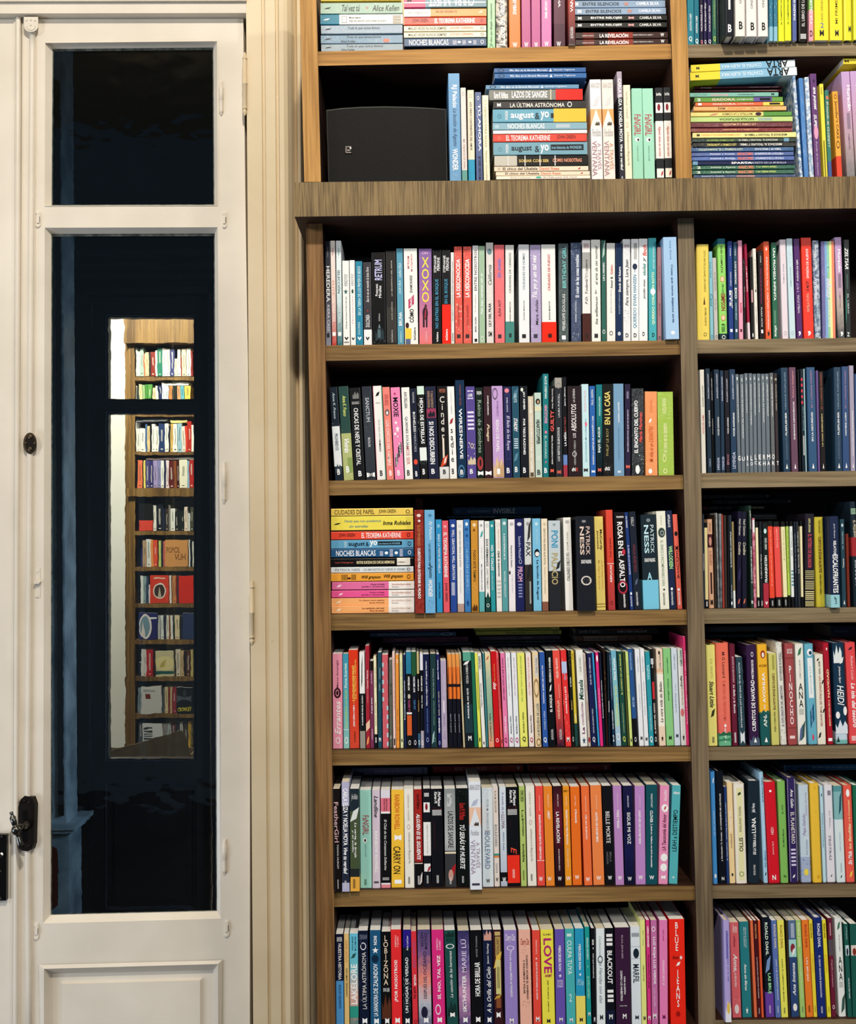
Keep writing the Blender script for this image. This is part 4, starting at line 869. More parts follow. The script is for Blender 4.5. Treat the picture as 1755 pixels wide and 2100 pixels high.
shelf_books('second', 900, 120, 5.484, (655, 371, 1390, 364), '''
L 620 1650 102 158 / 2a5c98
L 625 1657 160 222 - 2f66a2|4 11 15 85 h 10203a @ring|17 58 30 70 h dfeaf6 Mis días en la librería Morisaki|60 63 20 80 h fff @tri|65 88 30 70 h dfeaf6 Satoshi Yagisawa
L 602 1652 254 282 k 27508c|16 58 45 90 h c8d8ec Mis días en la librería Morisaki|65 88 30 70 h dfeaf6 Satoshi Yagisawa
L 527 1572 292 342 - 6390b4|4 11 15 85 h 10203a @ring|16 57 30 75 h f0f6fa Mis días en la librería Morisaki|59 62 20 80 h fff @tri|64 87 30 70 h f0f6fa Satoshi Yagisawa
L 566 1616 346 466 o 80827c 71-100=d8241a|5 20 20 85 hb fff Karen M. McManus|24 62 15 80 hb fff LAZOS DE SANGRE|65 66.5 0 100 h c8c0a8 @rect
L 612 1650 474 561 - 2b2928|4 8 25 75 h fff @bow|18 77 15 85 h e8e4dc LA ÚLTIMA ASTRÓNOMA|80 85 15 85 h fff @ring
L 606 1656 564 712 o 68a6be 65-100=f0c242|5 9 40 70 h 4a8098 @ring|13 16 15 85 u fff WONDER|19 44 28 85 hb fff august|45 50 30 80 h 1a2a3a &|51 60 20 90 hb fff yo|62 65 35 70 h 1a1a1a @rect
L 604 1663 718 798 - 8ab0c0|2 7 25 80 h a8c8d4 @disc|16 55 15 85 h fff NOCHES BLANCAS|67 82 25 75 h e8f0f4 @lines
L 608 1665 802 844 - f2f2ec|50 62 35 60 h aaa DANI ORVIZ
L 608 1660 848 934 - ea4c3c|5 8 30 70 h f0a090 @ring|14 61 15 85 h fff EL TEOREMA KATHERINE|68 88 15 80 h 3a1410 JOHN GREEN
L 612 1668 938 1082 - 78a6b8|5 9 40 70 h 4a8098 @ring|13 16 15 85 u fff WONDER|19 41 28 80 hb 1a2a3a august|44 49 30 80 h 1a2a3a &|50 59 20 90 hb fff yo|61 96 20 65 h 141c24 @rect|62 94 32 55 h 8ac0d8 tres historias de WONDER
L 624 1680 1088 1206 - 161412 0-24=c8c4b8|26 58 30 65 hb e8c870 SOÑAR CON SER|62 93 30 65 hb f0a080 COMO NOSOTRAS|14 15 0 100 h ddd @rect|32 33 0 100 h ddd @rect|48 49 0 100 h ddd @rect|64 65 0 100 h ddd @rect
L 622 1678 1210 1264 - f0dfc8|3 7 25 75 h c8b8a0 @disc|9 46 20 80 hb 4a3428 El chico del Ukelele|48 69 20 80 hb e08060 David Rees|89 92 30 80 h b83030 @leaf
L 640 1695 1268 1312 - f0dfc8|10 46 20 80 hb 4a3428 El chico del Ukelele|48 69 20 80 hb e08060 David Rees|90 93 30 80 h b83030 @leaf
L 645 1700 1316 1356 - f2ead8|15 36 30 80 h b0a890 Sylvia Contreras|42 48 20 80 h 4ab0a0 @disc|50 86 30 80 h b8a0a8 BURBUJAS DE PAZ
'''.replace(' / 2a5c98', ' - 2a5c98|4 11 15 85 h 10203a @ring|17 58 30 70 h dfeaf6 Mis días en la librería Morisaki|60 63 20 80 h fff @tri|65 88 30 70 h dfeaf6 Satoshi Yagisawa'), 'left')
shelf_books('second', 1180, 120, 7.3125, (655, 371, 1390, 364), '''
248 420 212 318 - f0eef0 27-43=f0b47c|3 8 8 92 h aaa8a8 ARIANA GODOY|15 26 20 85 h d8d8dc @leaf|27 43 0 100 h f0ece8 @tri|38 42 40 80 h 4a4030 @hill|45 52 10 90 hi aaa Perdidos|56 88 8 50 d b08890 VENTANA|58 82 55 95 d c0a0a8 A TRAVÉS|95 97 20 80 h 444 @rect
430 605 390 318 - f2e8e0 27-43=f0a868|3 8 8 92 h aaa8a8 ARIANA GODOY|15 26 20 85 h d8d8d8 @leaf|27 43 0 100 h f0ece8 @tri|38 42 40 80 h 4a4030 @hill|45 52 10 90 hi aaa Perdidos|56 88 8 50 d b08890 VENTANA|58 82 55 95 d d8a080 A TRAVÉS|95 97 20 80 h 444 @rect
667 745 618 198 - b0a2b2 22-92=2a2c36|6 60 18 82 db fff CARLA ELIZA Y NOELIA MOYA|62 84 25 75 dbi fff Vive tu verdad|89 96 35 65 d ddd @lines
750 858 714 400 - f0ead0|6 32 32 66 d b8b098 rainbow rowell|36 41 30 60 h c8a890 @ring|45 78 30 70 d a89878 eleanor&park|90 97 30 60 d 555 @lines
864 1025 840 450 - a2dcc2|26 47 18 82 d b83a4a FaNGIRL|49 53 25 70 h fff @disc|50 52.5 45 65 h 222 @disc|57 72 42 58 d 88b8a4 rainbow rowell|92 98 35 62 d 3a5a50 @lines
1034 1200 998 452 - a6dfc6|26 47 18 82 d b83a4a FaNGIRL|49 53 25 70 h fff @disc|50 52.5 45 65 h 222 @disc|57 72 42 58 d 88b8a4 rainbow rowell|92 98 35 62 d 3a5a50 @lines
1215 1335 1190 440 - 22242a 33-70=f2f0ea|5 8 15 80 hb fff Karen M. McManus|15 25 5 95 h f2f0ea @rect|16 23 25 65 h 8a2030 @disc|38 68 25 70 di d07070 Alguien tiene un secreto|80 89 5 95 h f2f0ea @rect|82 88 55 90 h b83040 @leaf|92 98 35 65 d ddd @lines
1345 1455 1318 435 - 24262a 33-70=f2ece4|5 8 15 80 hb fff Karen M. McManus|15 25 5 95 h f2f0ea @rect|16 23 25 65 h 8a2030 @disc|38 68 25 70 di d07050 Alguien tiene un secreto|80 89 5 95 h f2ead8 @rect|82 88 55 90 h c04030 @leaf|92 98 35 65 d ddd @lines
''', 'left')
shelf_books('second', 1400, 110, 4.944, (1418, 362, 1755, 360), '''
L 84 1140 84 160 /2.6 86bada 0-28=f2da42 86-100=e4eef4|5 8 30 70 r 333 M|29 68 25 70 r e4f0f8 CONTRA EL ALIEN MAX|72 93 5 95 rb 111 ARTA
L 76 1158 162 246 /2.6 8cbedc 0-28=f2da42 86-100=e4eef4|5 8 30 70 r 333 M|29 68 25 70 r e4f0f8 CONTRA EL ALIEN MAX|72 93 5 95 rb 111 ARTA
L 1625 2350 42 104 - f2da42|2 8 30 72 rb 4a4010 M
L 115 1008 330 352 k 4c1420|8 20 45 90 h ddd El Trollino|62 95 30 70 hi ddd Nuestra próxima serie
L 115 1000 362 386 k 4a1622|40 95 30 70 hi c8a8a0 @lines
L 72 968 392 436 - 84bcae|4 20 35 65 h 5a8a80 ANA PUNSET|24 43 20 85 hi e8a0a8 Unicornia|54 72 35 65 h 2a4a40 Una fiesta del revés|92 95 25 75 hb 222 M
L 118 1012 434 488 - 6a9c4a 67-88=6a5a9a|3 7 20 80 hb fff 2|20 46 25 75 hb f4d0d0 ISADORA|48 66 30 70 h eef y la magia secreta|74 86 25 75 h 14141c @rect
L 127 1020 490 528 - e8704a 77-100=f0d860|3 7 20 80 hb fff 1|20 46 25 75 hb fbe0d8 ISADORA|48 66 30 70 h fff y el Gato Gris|84 96 25 75 h 14141c @rect
L 108 1050 530 576 - f2b87a|26 34 25 75 rb 6a5040 MIKE|37 56 25 75 r e08850 AVENTURAS|61 85 30 70 r b88858 LUCAS CLARA Y MIKE
L 80 1102 590 634 - eedd8a 72-100=5f9a4a|18 28 20 90 h c89078 @leaf|31 61 25 75 r 5a4a2a MAYTALIA Y LA COMIDA|64 70 10 90 h 3a2438 @disc
L 80 1112 638 690 - c4dc8c|28 62 25 75 rb 3a5a30 NATALIA EN PLANCHA|66 80 20 80 h a8c0d0 @lines
L 80 1110 694 744 w 6a2430|32 64 20 80 r f0c8a0 LOS COMPAS Y LA MALDICIÓN
L 82 1112 750 792 w 7a2428|32 66 25 70 r f0b080 LOS COMPAS Y LA MALDICIÓN
L 98 1150 796 850 - f0e69a|4 7 30 70 h 4a4020 @rect|9 46 30 70 r e09030 LOS COMPAS ESCAPAN DE LA PRISIÓN|50 91 30 70 rb 2a2a20 MIKECRACK EL TROLLINO Y TIMBA VK
L 98 1150 856 894 w 1c3430 88-93=6a9ab8|14 40 25 75 r a8c860 LOS COMPAS PERDIDOS|44 82 25 75 r e8e8e0 MIKECRACK EL TROLLINO Y TIMBA VK
L 100 1148 898 944 w 141418|14 42 25 75 r e8d870 LOS COMPAS Y LA ENTIDAD|46 86 25 75 r e8e8e8 MIKECRACK EL TROLLINO Y TIMBA
L 82 1122 948 990 w 3a6090|8 50 25 75 r d8e0b0 LOS COMPAS Y EL DIAMANTITO|62 88 25 75 r e0e8f0 TIMBA VK Y MIKECRACK
L 90 1122 996 1036 w 4a62a0|18 42 25 75 h f0f4ff Invictor y Acenix|45 60 10 90 hb e87a60 MANICOMIO|62 90 25 75 h e8f0ff ATRAPADOS EN LA ESCUELA
L 92 1130 1040 1082 w 4a68ac|18 42 25 75 h f0f4ff Invictor y Acenix|45 60 10 90 hb e87a60 MANICOMIO|62 90 25 75 h e8f0ff ATRAPADOS EN LA ESCUELA
L 100 1132 1086 1126 - 262c50 0-5=7aa8c8|38 58 20 80 hb fff SPARTA|50 92 25 75 h c8d0e8 Y EL SECRETO DE LA MURALLA
L 100 1135 1130 1172 w 1f5f4a|4 8 20 80 hb e8f0e0 2|18 42 25 75 h f0f4e8 Invictor y Acenix|45 60 10 90 hb e89070 MANICOMIO|62 82 25 75 h e8f080 Y LA TIERRA ESPEJO
L 98 1130 1178 1220 w 1f5f4a|4 8 20 80 hb e8f0e0 2|18 42 25 75 h f0f4e8 Invictor y Acenix|45 60 10 90 hb e89070 MANICOMIO|62 82 25 75 h e8f080 Y LA TIERRA ESPEJO
L 110 1140 1224 1256 w 3a5078|8 30 25 75 h e8f0ff Invictor y Acenix|42 60 20 80 h e8b0a0 @lines
1192 1224 1112 228 w 6088b8~dfe8f0|5 20 20 80 h fff @dots
1236 1282 1175 250 w 3f7fc4|10 90 30 60 h bcd8f0 @dots
1290 1335 1235 240 w 88a8cc~e0e8f0|45 55 10 90 h b06050 @dots
1345 1410 1290 205 - 684078|4 9 30 75 h 202030 @star|12 32 20 80 dbi fff ana punset|36 50 25 70 dbi fff SUPER|46 58 15 85 h e0a0c0 @disc|60 90 30 60 di d8c8e0 El poder de los Unicornios|92 97 25 75 hb fff M
1434 1476 1385 308 - f0e24c|3 10 25 60 h 7a7040 @lines|55 95 20 60 u 2a2010 @lines
1478 1518 1440 370 - 3c7c70 74-100=405a98|6 10 20 80 h e87a60 @disc|12 60 25 75 di f0ecd0 El mundo de CLODETT
1568 1625 1515 385 - f2aa3e 68-100=e2482c|3 8 25 75 h 4a3010 @ring|10 50 20 80 d 4a3818 Jennifer's CAKE|52 60 20 80 h 3a2a10 @ring
1668 1755 1605 185 - c8a6d8>c8a0c0>b09aa0>5a6a68|12 34 55 95 db fff Huracán|36 50 35 75 u 6a6878 @lines|54 68 40 60 d 8a6a88 A CAMINO DE FUEGO|92 98 30 65 h fff @disc
1762 1850 1695 180 - c8a6d8>c8a0c0>b09aa0>5a6a68|12 34 55 95 db fff Huracán|36 50 35 75 u 6a6878 @lines
'''.replace('1158 162 246 /2.6', '1158 162 246 /2.6').replace(' /2.6 ', ' -/2.6 '), 'right')
shelf_books('third', 660, 480, 5.0, (668, 708, 1395, 698), '''
42 97 33 70 - 22242e>3c404c>8a8c9c|5 16 45 58 d ccc · rocaeditorial ·|24 58 18 88 d fff HEREDERA|61 86 30 78 d dcdce4 KIERA CASS|88 92 20 70 h 222 @rect
103 152 85 70 - f4ece8>f2dcd4>c03a34|5 16 35 60 d b06050 · roca ·|38 52 25 75 d dca090 ELITE|62 77 25 75 d fff KIERA CASS|87 90.5 15 85 h fff @rect
158 212 143 70 - f2f8fa>d8ecf0>2a6a72|5 16 40 60 d 3a8a9a · roca ·|28 50 22 80 d 16383e SELECCIÓN|58 78 25 75 d e8f4f4 KIERA CASS|87 90.5 20 80 h fff @rect
219 290 208 275 - f4f3ef|16 30 25 75 di 8a9098 DULCINEA|33 40 15 80 h 2f6068 @star|42 80 38 66 ui 667 El día que el océano te mire a los ojos|89 93.5 20 80 h 111 @chev|95 96.5 15 85 h 888 @rect
296 350 283 270 - f5f4f1|16 30 25 75 di a0a0a0 DULCINEA|34 39 30 70 h 2f4a3a @disc|42 75 38 62 ui c890a0 El día que sueñes con flores|90 94 20 80 h 111 @chev
353 424 343 280 - 2c86a6|6 64 30 75 u d8f0f4 EN LA TIERRA DE LOS PRIMEROS BESOS|72 87 25 60 u bfe4ee DULCINEA|89 94 20 80 h fff @chev
432 515 422 290 - 3c3a40 81-100=f2f2f2|6 48 35 70 ui e8e4e4 Eso lo es un mundo la luna llora|57 60 45 60 h a03030 @disc|63 78 25 75 u f0f0f0 DULCINEA|89 94 22 70 h 111 @chev
L 200 530 238 294 B 4c4a46|38 98 20 90 h 1a1a18 ELEGIDA
522 660 508 190 - 0c0c0e|8 30 22 78 ub c2c2ea RETRUM|34 47 25 45 u fff Francesc|36 49 50 70 u fff Miralles|66 74 45 57 u ccc laGalera|77 82 40 62 h 6a8088 @tri|80 94 20 85 h 22343c @hill|83 92 38 60 h 50666e @rect|94 99 5 95 h 8a9090 @dots
667 770 653 175 - 292726 60-97=3c3936|10 48 48 64 u cfc8c0 LA GRAMÁTICA DEL AMOR|54 73 48 62 u cfc8c0 ROCÍO CARMONA|84 97 45 60 u ccc laGalera
777 844 763 150 - 5c9eb8|15 30 30 72 u dff2f8 LAURA CELA|33 47 30 72 u dff2f8 JULIE CELA|66 80 25 75 ub fff BRUNA|86 97 35 65 u cfe8f0 laGalera
852 990 838 150 - f8f7f1 |8 21 25 42 u d05a68 MYRIAM|6 24 52 68 u d05a68 M LEJARDI|28 46 42 62 u 16161a ENAMORARSE|48 63 30 72 h c03c68 @slant|49 60 42 64 ub fff (NO)|63 77 30 70 ub 16161a CÓMO|77 83 6 32 h 3a1a18 @disc|83 94 4 50 h f0d040 @rect|94 99.5 6 42 h 5a6a8a @rect|82 95 66 82 u 444 laGalera
1000 1132 994 148 - 8c6cab>9a6cac>c87a9a>f07e80|3 6 22 70 h f0c0e4 OH|9 56 22 78 v f6e84a XOXO|58 62 42 60 h 5a2a20 @disc|61 74 26 68 h 2a1a26 @disc|62 76 40 55 h c8344a @leaf|70 82 28 42 h 2a1a26 @rect|70 82 52 64 h 2a1a26 @rect|87 97 45 60 u fbd0d8 laGalera
1140 1228 1135 160 - 131417|6 24 15 42 u fff STEPHANIE|8 22 50 85 u fff PERKINS|31 83 28 72 u 4ea6cc NO ENTRES EN EL BOSQUE|87 97 38 62 ub fff laGalera
1236 1322 1230 160 o 131417 58-100=f22c1e|6 24 15 42 u fff STEPHANIE|8 22 50 85 u fff PERKINS|31 57 28 72 u 4ea6cc EN EL BOSQUE|84 96 38 64 ub fff laGalera
1325 1360 1320 185 - ecebe8|10 75 30 70 u 666 PROHIBIDO CONFUNDIR SANDÍAS MANZANAS Y LUNA|88 97 30 70 u 666 @lines
1366 1447 1355 125 w e65040|0 14 0 100 h f6d0c4 @dots|13 52 22 76 ub fff LA DESCONOCIDA|60 82 38 62 u 8a2a24 TESS SHARPE|55 95 10 90 h fbe0d4 @dots|90 94 25 70 h 3a2a28 @rect
1453 1538 1448 125 w e44c3c|0 14 0 100 h f6d0c4 @dots|13 52 22 76 ub fff LA DESCONOCIDA|60 82 38 62 u 8a2a24 TESS SHARPE|80 99 50 98 h fbe0d4 @dots|90 94 25 70 h 3a2a28 @rect
1547 1608 1545 115 - f2f2f3|4 46 28 72 u 333 ENTRE NOSOTROS|50 68 35 60 ui aaa Lo que quisimos|73 88 35 65 u 444 MARC KLEIN|95 98 30 75 h 222 @rect
1614 1676 1608 120 - a6c4a6 |28 70 28 72 ubi fff No hay verano sin ti|5 9 20 80 h c8e0c8 @ring|92 98 25 75 h e8f4e8 @ring
1688 1764 1682 85 w e2deda|6 12 15 80 h 6a8a90 @disc|22 42 25 75 ui 4a5a5a California|60 83 30 65 ub 222 LILY DEL PILAR|88 93 25 75 hb 222 SM
''', 'left')
shelf_books('third', 1000, 480, 5.0, (668, 708, 1395, 698), '''
76 178 68 108 w f06e74|14 34 25 65 ubi 5878c4 Sin miedo|56 73 35 62 u 2a2024 ALINA NOT|91 95 30 65 h 3a3034 @rect
183 273 180 110 wo efefeb 78-100=4c8c84|8 49 42 66 u 7a7a7a CIUDADES DE CENIZAS|58 79 42 66 u 555 JOANA MARCÚS|90 94 40 70 h 2a3a38 @rect
322 432 315 105 w eff1f4|9 46 38 60 u 5e7c92 CIUDADES DE HUMO|57 77 40 58 u 444 JOANA MARCÚS|91 95 28 65 h 222 @rect
445 555 432 108 w b2a2cc|0 20 0 100 h e0d8ee @dots|10 54 18 72 ubi fff Tú, yo y un tal vez|56 82 45 72 ui 1a1a24 Mara Avilés|82 97 0 60 h e8e0f0 @dots|91 95 25 62 h 3a3a4a @rect
560 706 548 105 o f6f5f1 79-100=f0301c|10 47 44 62 u d24c40 CIUDADES DE FUEGO|58 77 46 62 u 555 JOANA MARCÚS|91 95 42 68 h 3a1410 @rect
730 832 725 95 w 3a4a4c|3 45 38 78 ub 74c4c4 BIRTHDAY GIRL|51 88 36 66 u e4e4e4 PENELOPE DOUGLAS|93 97 30 70 h fff @rect
856 962 850 85 w 283c62|0 16 0 60 h dfe8f4 @dots|12 55 45 80 ub e6ecf6 El color de las cosas invisibles|58 80 38 55 u c8d0e0 ANDREA LONGARELA|90 98 10 80 h dfe8f4 @dots
974 1058 968 60 - f1efed 12-28=a8a8a6 72-100=4c2822|3 10 20 80 h d8a8a8 JENNY HAN|19 63 35 75 ui 111 P.D. Todavía te quiero|28 40 25 75 h c8c8c8 @leaf|92 96 40 65 h 222 @rect
1068 1163 1060 55 - f6f6ee|6 44 38 70 ui 222 el arte de ser normal|48 53 35 60 h 999 @tri|56 83 38 68 ui 222 lisa williamson|92 96 28 68 h 333 @rect
1171 1216 1165 60 - 33685c |0 20 20 90 h bcd8cc @leaf|22 40 30 72 ub fff LUIS A. MARINERO|88 92 15 80 h fff @ring
1223 1312 1218 90 - f4f4ee|22 32 42 72 ub d45048 Gelato|34 46 42 72 ub 333 Amor &|47 71 42 64 u bbb JENNA EVANS WELCH|89 93.5 28 70 h 222 @ring
1316 1383 1313 90 - 1a3054|24 50 38 78 ub fff Shock del futuro|51 72 42 64 u a8b4c8 ELIZABETH BRIGGS|90 94 25 75 h c8d0d8 @disc
1391 1468 1385 50 - eef0f2|5 9 20 85 h c8a0a0 JENNY HAN|9 16 25 85 h 3a4456 @dots|20 65 30 85 ui 14141a Para siempre, Lara Jean|68 84 10 80 h 8a7a88 @dots|92 96 30 70 hb 111 D
1474 1551 1472 48 - f5f6f6|4 20 30 75 u 888 @lines|24 30 15 80 h 20304c @disc|30 33 45 52 h 20304c @rect|35 87 22 76 u 3c8cac QUERIDO EVAN HANSEN|92 96 30 70 hb 111 D
1554 1642 1552 45 - f7f8f8|6 17 40 90 ubi dc463a finch|18 23 50 85 ui 222 y|24 36 40 80 ubi 2f8c8c violet|40 59 45 80 ui 222 jennifer niven|91 95 38 65 hb 111 D
1654 1735 1648 38 - 4cb0b8|33 84 32 78 ub ecf8c4 QUERIDO CORAZÓN ROTO|49 55 20 85 h fff @disc|8 30 55 78 u d8f4f4 HEATHER DEMETRIOS|92 96 38 72 hb 14242a D
''', 'left')
shelf_books('third', 1300, 470, 8.4, (668, 708, 1395, 698), '''
406 485 400 303 - b4848a|20 47 35 65 u 6a3a44 CHRIS PUEYO|60 73 30 65 ui 7a3a4a La abuela|95 98 30 75 hb 333 D
546 785 495 140 p aacdf0|4 22 42 60 d 4a86b4 Lucy Score|27 84 47 68 db 1e4a7a Cosas que nunca dejamos atrás|92 95.5 38 68 h fff @disc
''', 'left')
shelf_books('third', 1404, 470, 5.0, (1430, 697, 1755, 693), '''
130 262 118 152 h f8de68|7 50 52 72 d 7a6a24 ESTO NO ES (LUGAR) UN DIARIO|54 63 50 66 h 5a3a1a @tri|66 85 55 74 d 6a5a20 ADAM J. KURTZ|92 96 50 74 h 5a5030 @ring
263 299 248 225 - 8cc6d6|12 30 20 60 di 2a5a6a Luca Caos|48 62 10 90 di 2a7a8a Caos|94 98 25 75 h 2a4a5a @ring
304 345 283 295 - c8c4c0|18 40 30 70 d 8a8684 EN TRE VEZTOPS|50 64 30 70 d 9a9694 ECES EL|94 98 25 75 h 3a3a3a @ring
357 443 333 98 h 9ae06e 0-5.5=1c6c80 93.5-100=18363c|7 34 35 65 db 2a2a20 GUÍA COMPLETA|37 43 25 75 h e0503a @disc|37.5 42.5 30 70 h f0d8b0 @disc|45 54 42 66 db 2a5a30 DE LOS|54 71 28 80 db a03028 SIMPSON|75 81 25 75 h e0503a @disc|75.5 80.5 30 70 h f0d8b0 @disc|84 92 25 70 d 2a5a30 MATT GROENING|95 99 28 72 h fff @ring
458 504 442 120 - 263f88|5 17 40 60 d fff · roca ·|31 46 38 66 d dde ADRIAN BESLEY|50 66 12 55 db fff BTS|50 68 60 90 d fff ICONOS DEL K-POP|89 92 20 75 h fff @rect
512 550 498 128 - 284e68|5 16 35 60 d fff · roca ·|20 43 25 70 db fff K-POP SUPERSTARS|47 58 15 80 db fff EXO|62 80 30 70 d b8d8e4 ADRIAN BESLEY|89 92 30 75 h fff @rect
559 603 545 112 - f0a8c2|12 62 30 75 d fbe4ec LISA JENNIE ROSÉ JISOO|63 73 30 70 db c82850 BLACKPINK|89 92 25 70 h 5a1a2a @rect
608 634 597 300 - 191618|2 16 25 70 h fff @dots|34 60 30 70 d c8c0c0 TIENES LO QUE FALTA
646 676 608 152 - a01c40 82-100=ecd8e0|24 50 25 60 db fff LA VIDA SECRETA
684 712 666 285 - 141416|40 55 30 85 h d8a0a8 @rect|92 97 40 80 h fff @disc
723 757 697 200 - f0ede2|12 45 40 70 d b8a888 EL ARTE DE SER VIERNES|45 48 40 75 h 222 @disc|64 82 40 65 d 888 RAYO GUZMÁN
771 818 752 218 - 1c1418|4 16 42 62 d eee · roca ·|20 60 38 66 d c04080 TODOS LOS DÍAS SIN UNA CHICA MALA|64 86 38 62 d fff PLAZA MITRE|89 93 30 75 h fff @rect
833 890 808 128 - f2643c|5 9 30 60 h fff @tri|16 50 38 62 d fff EMPECEMOS POR EL FINAL YA|52 90 38 64 d fff CRISTIAN DOMINGO|92 97 30 70 hb 222 ,
906 962 885 138 - 28684e|6 60 28 72 db fff UNA PROMESA INFINITA|70 84 30 60 d 8ab8a0 @lines|85 97 30 80 dbi e8f4ec silena
1003 1065 974 108 - ecdfe8|14 22 20 75 h c88a3a @dots|24 44 38 60 u 9aa0b8 PAMELA STUPIA|92 96 28 72 h c0b8c0 @ring
1078 1140 1042 98 - cee6ee|13 26 20 75 h 7a6a90 @dots|28 48 38 60 u 88aabb PAMELA STUPIA|92 96 28 72 h a8c4cc @ring
1151 1212 1115 100 - 54296c|21 42 28 70 u fff FUSIÓN DE EJES|44 53 25 60 u d0b0e0 14/7|56 74 30 65 u e8dcf0 PAMELA STUPIA|92 97 30 70 hb fff ,
1222 1328 1190 90 - ef3a28|11 40 38 68 u fff DIVISIÓN DE ALIENOS|43 52 38 66 u 2a1a18 14/7|55 73 38 64 u f6b8a0 PAMELA STUPIA|92 97 40 70 hb fff ,
1336 1400 1310 118 w 52688a~b8c4d4|5 30 30 55 d fff PAMELA STUPIA|38 60 15 70 dbi e8e8f8 Infinito|62 80 30 60 di 9ad0d8 La brújula|94 98 20 60 h fff @ring
1412 1548 1395 122 w 6a66a0|0 100 26 45 h 84aede @rect|0 100 45 62 h 98d0a0 @rect|0 100 62 80 h f0f0a8 @rect|0 100 80 100 h f08a6a @rect|8 32 40 60 ub 9ae0e0 PAMELA STUPIA|38 58 35 75 dbi e8e8ff Infinito|60 88 45 72 di f0f8e8 adolescente
1570 1642 1534 85 - c4a2d2>caa0cc>c0b0a8>3a444a|12 34 40 80 db fff Huracán|36 50 30 75 u 5a5868 @lines|54 70 42 60 d 8a6080 A CAMINO DE FUEGO|93 98 40 80 hb fff ,
1650 1710 1628 110 - 0e1a1a|8 30 15 75 dbi f4f4f4 ZELTIAR|35 50 30 60 u 5a7a70 @lines|55 75 45 65 d e8f0ec EL LIBRO|50 90 10 30 h 3a9a88 @leaf|94 98 25 70 hb fff Z
''', 'right')
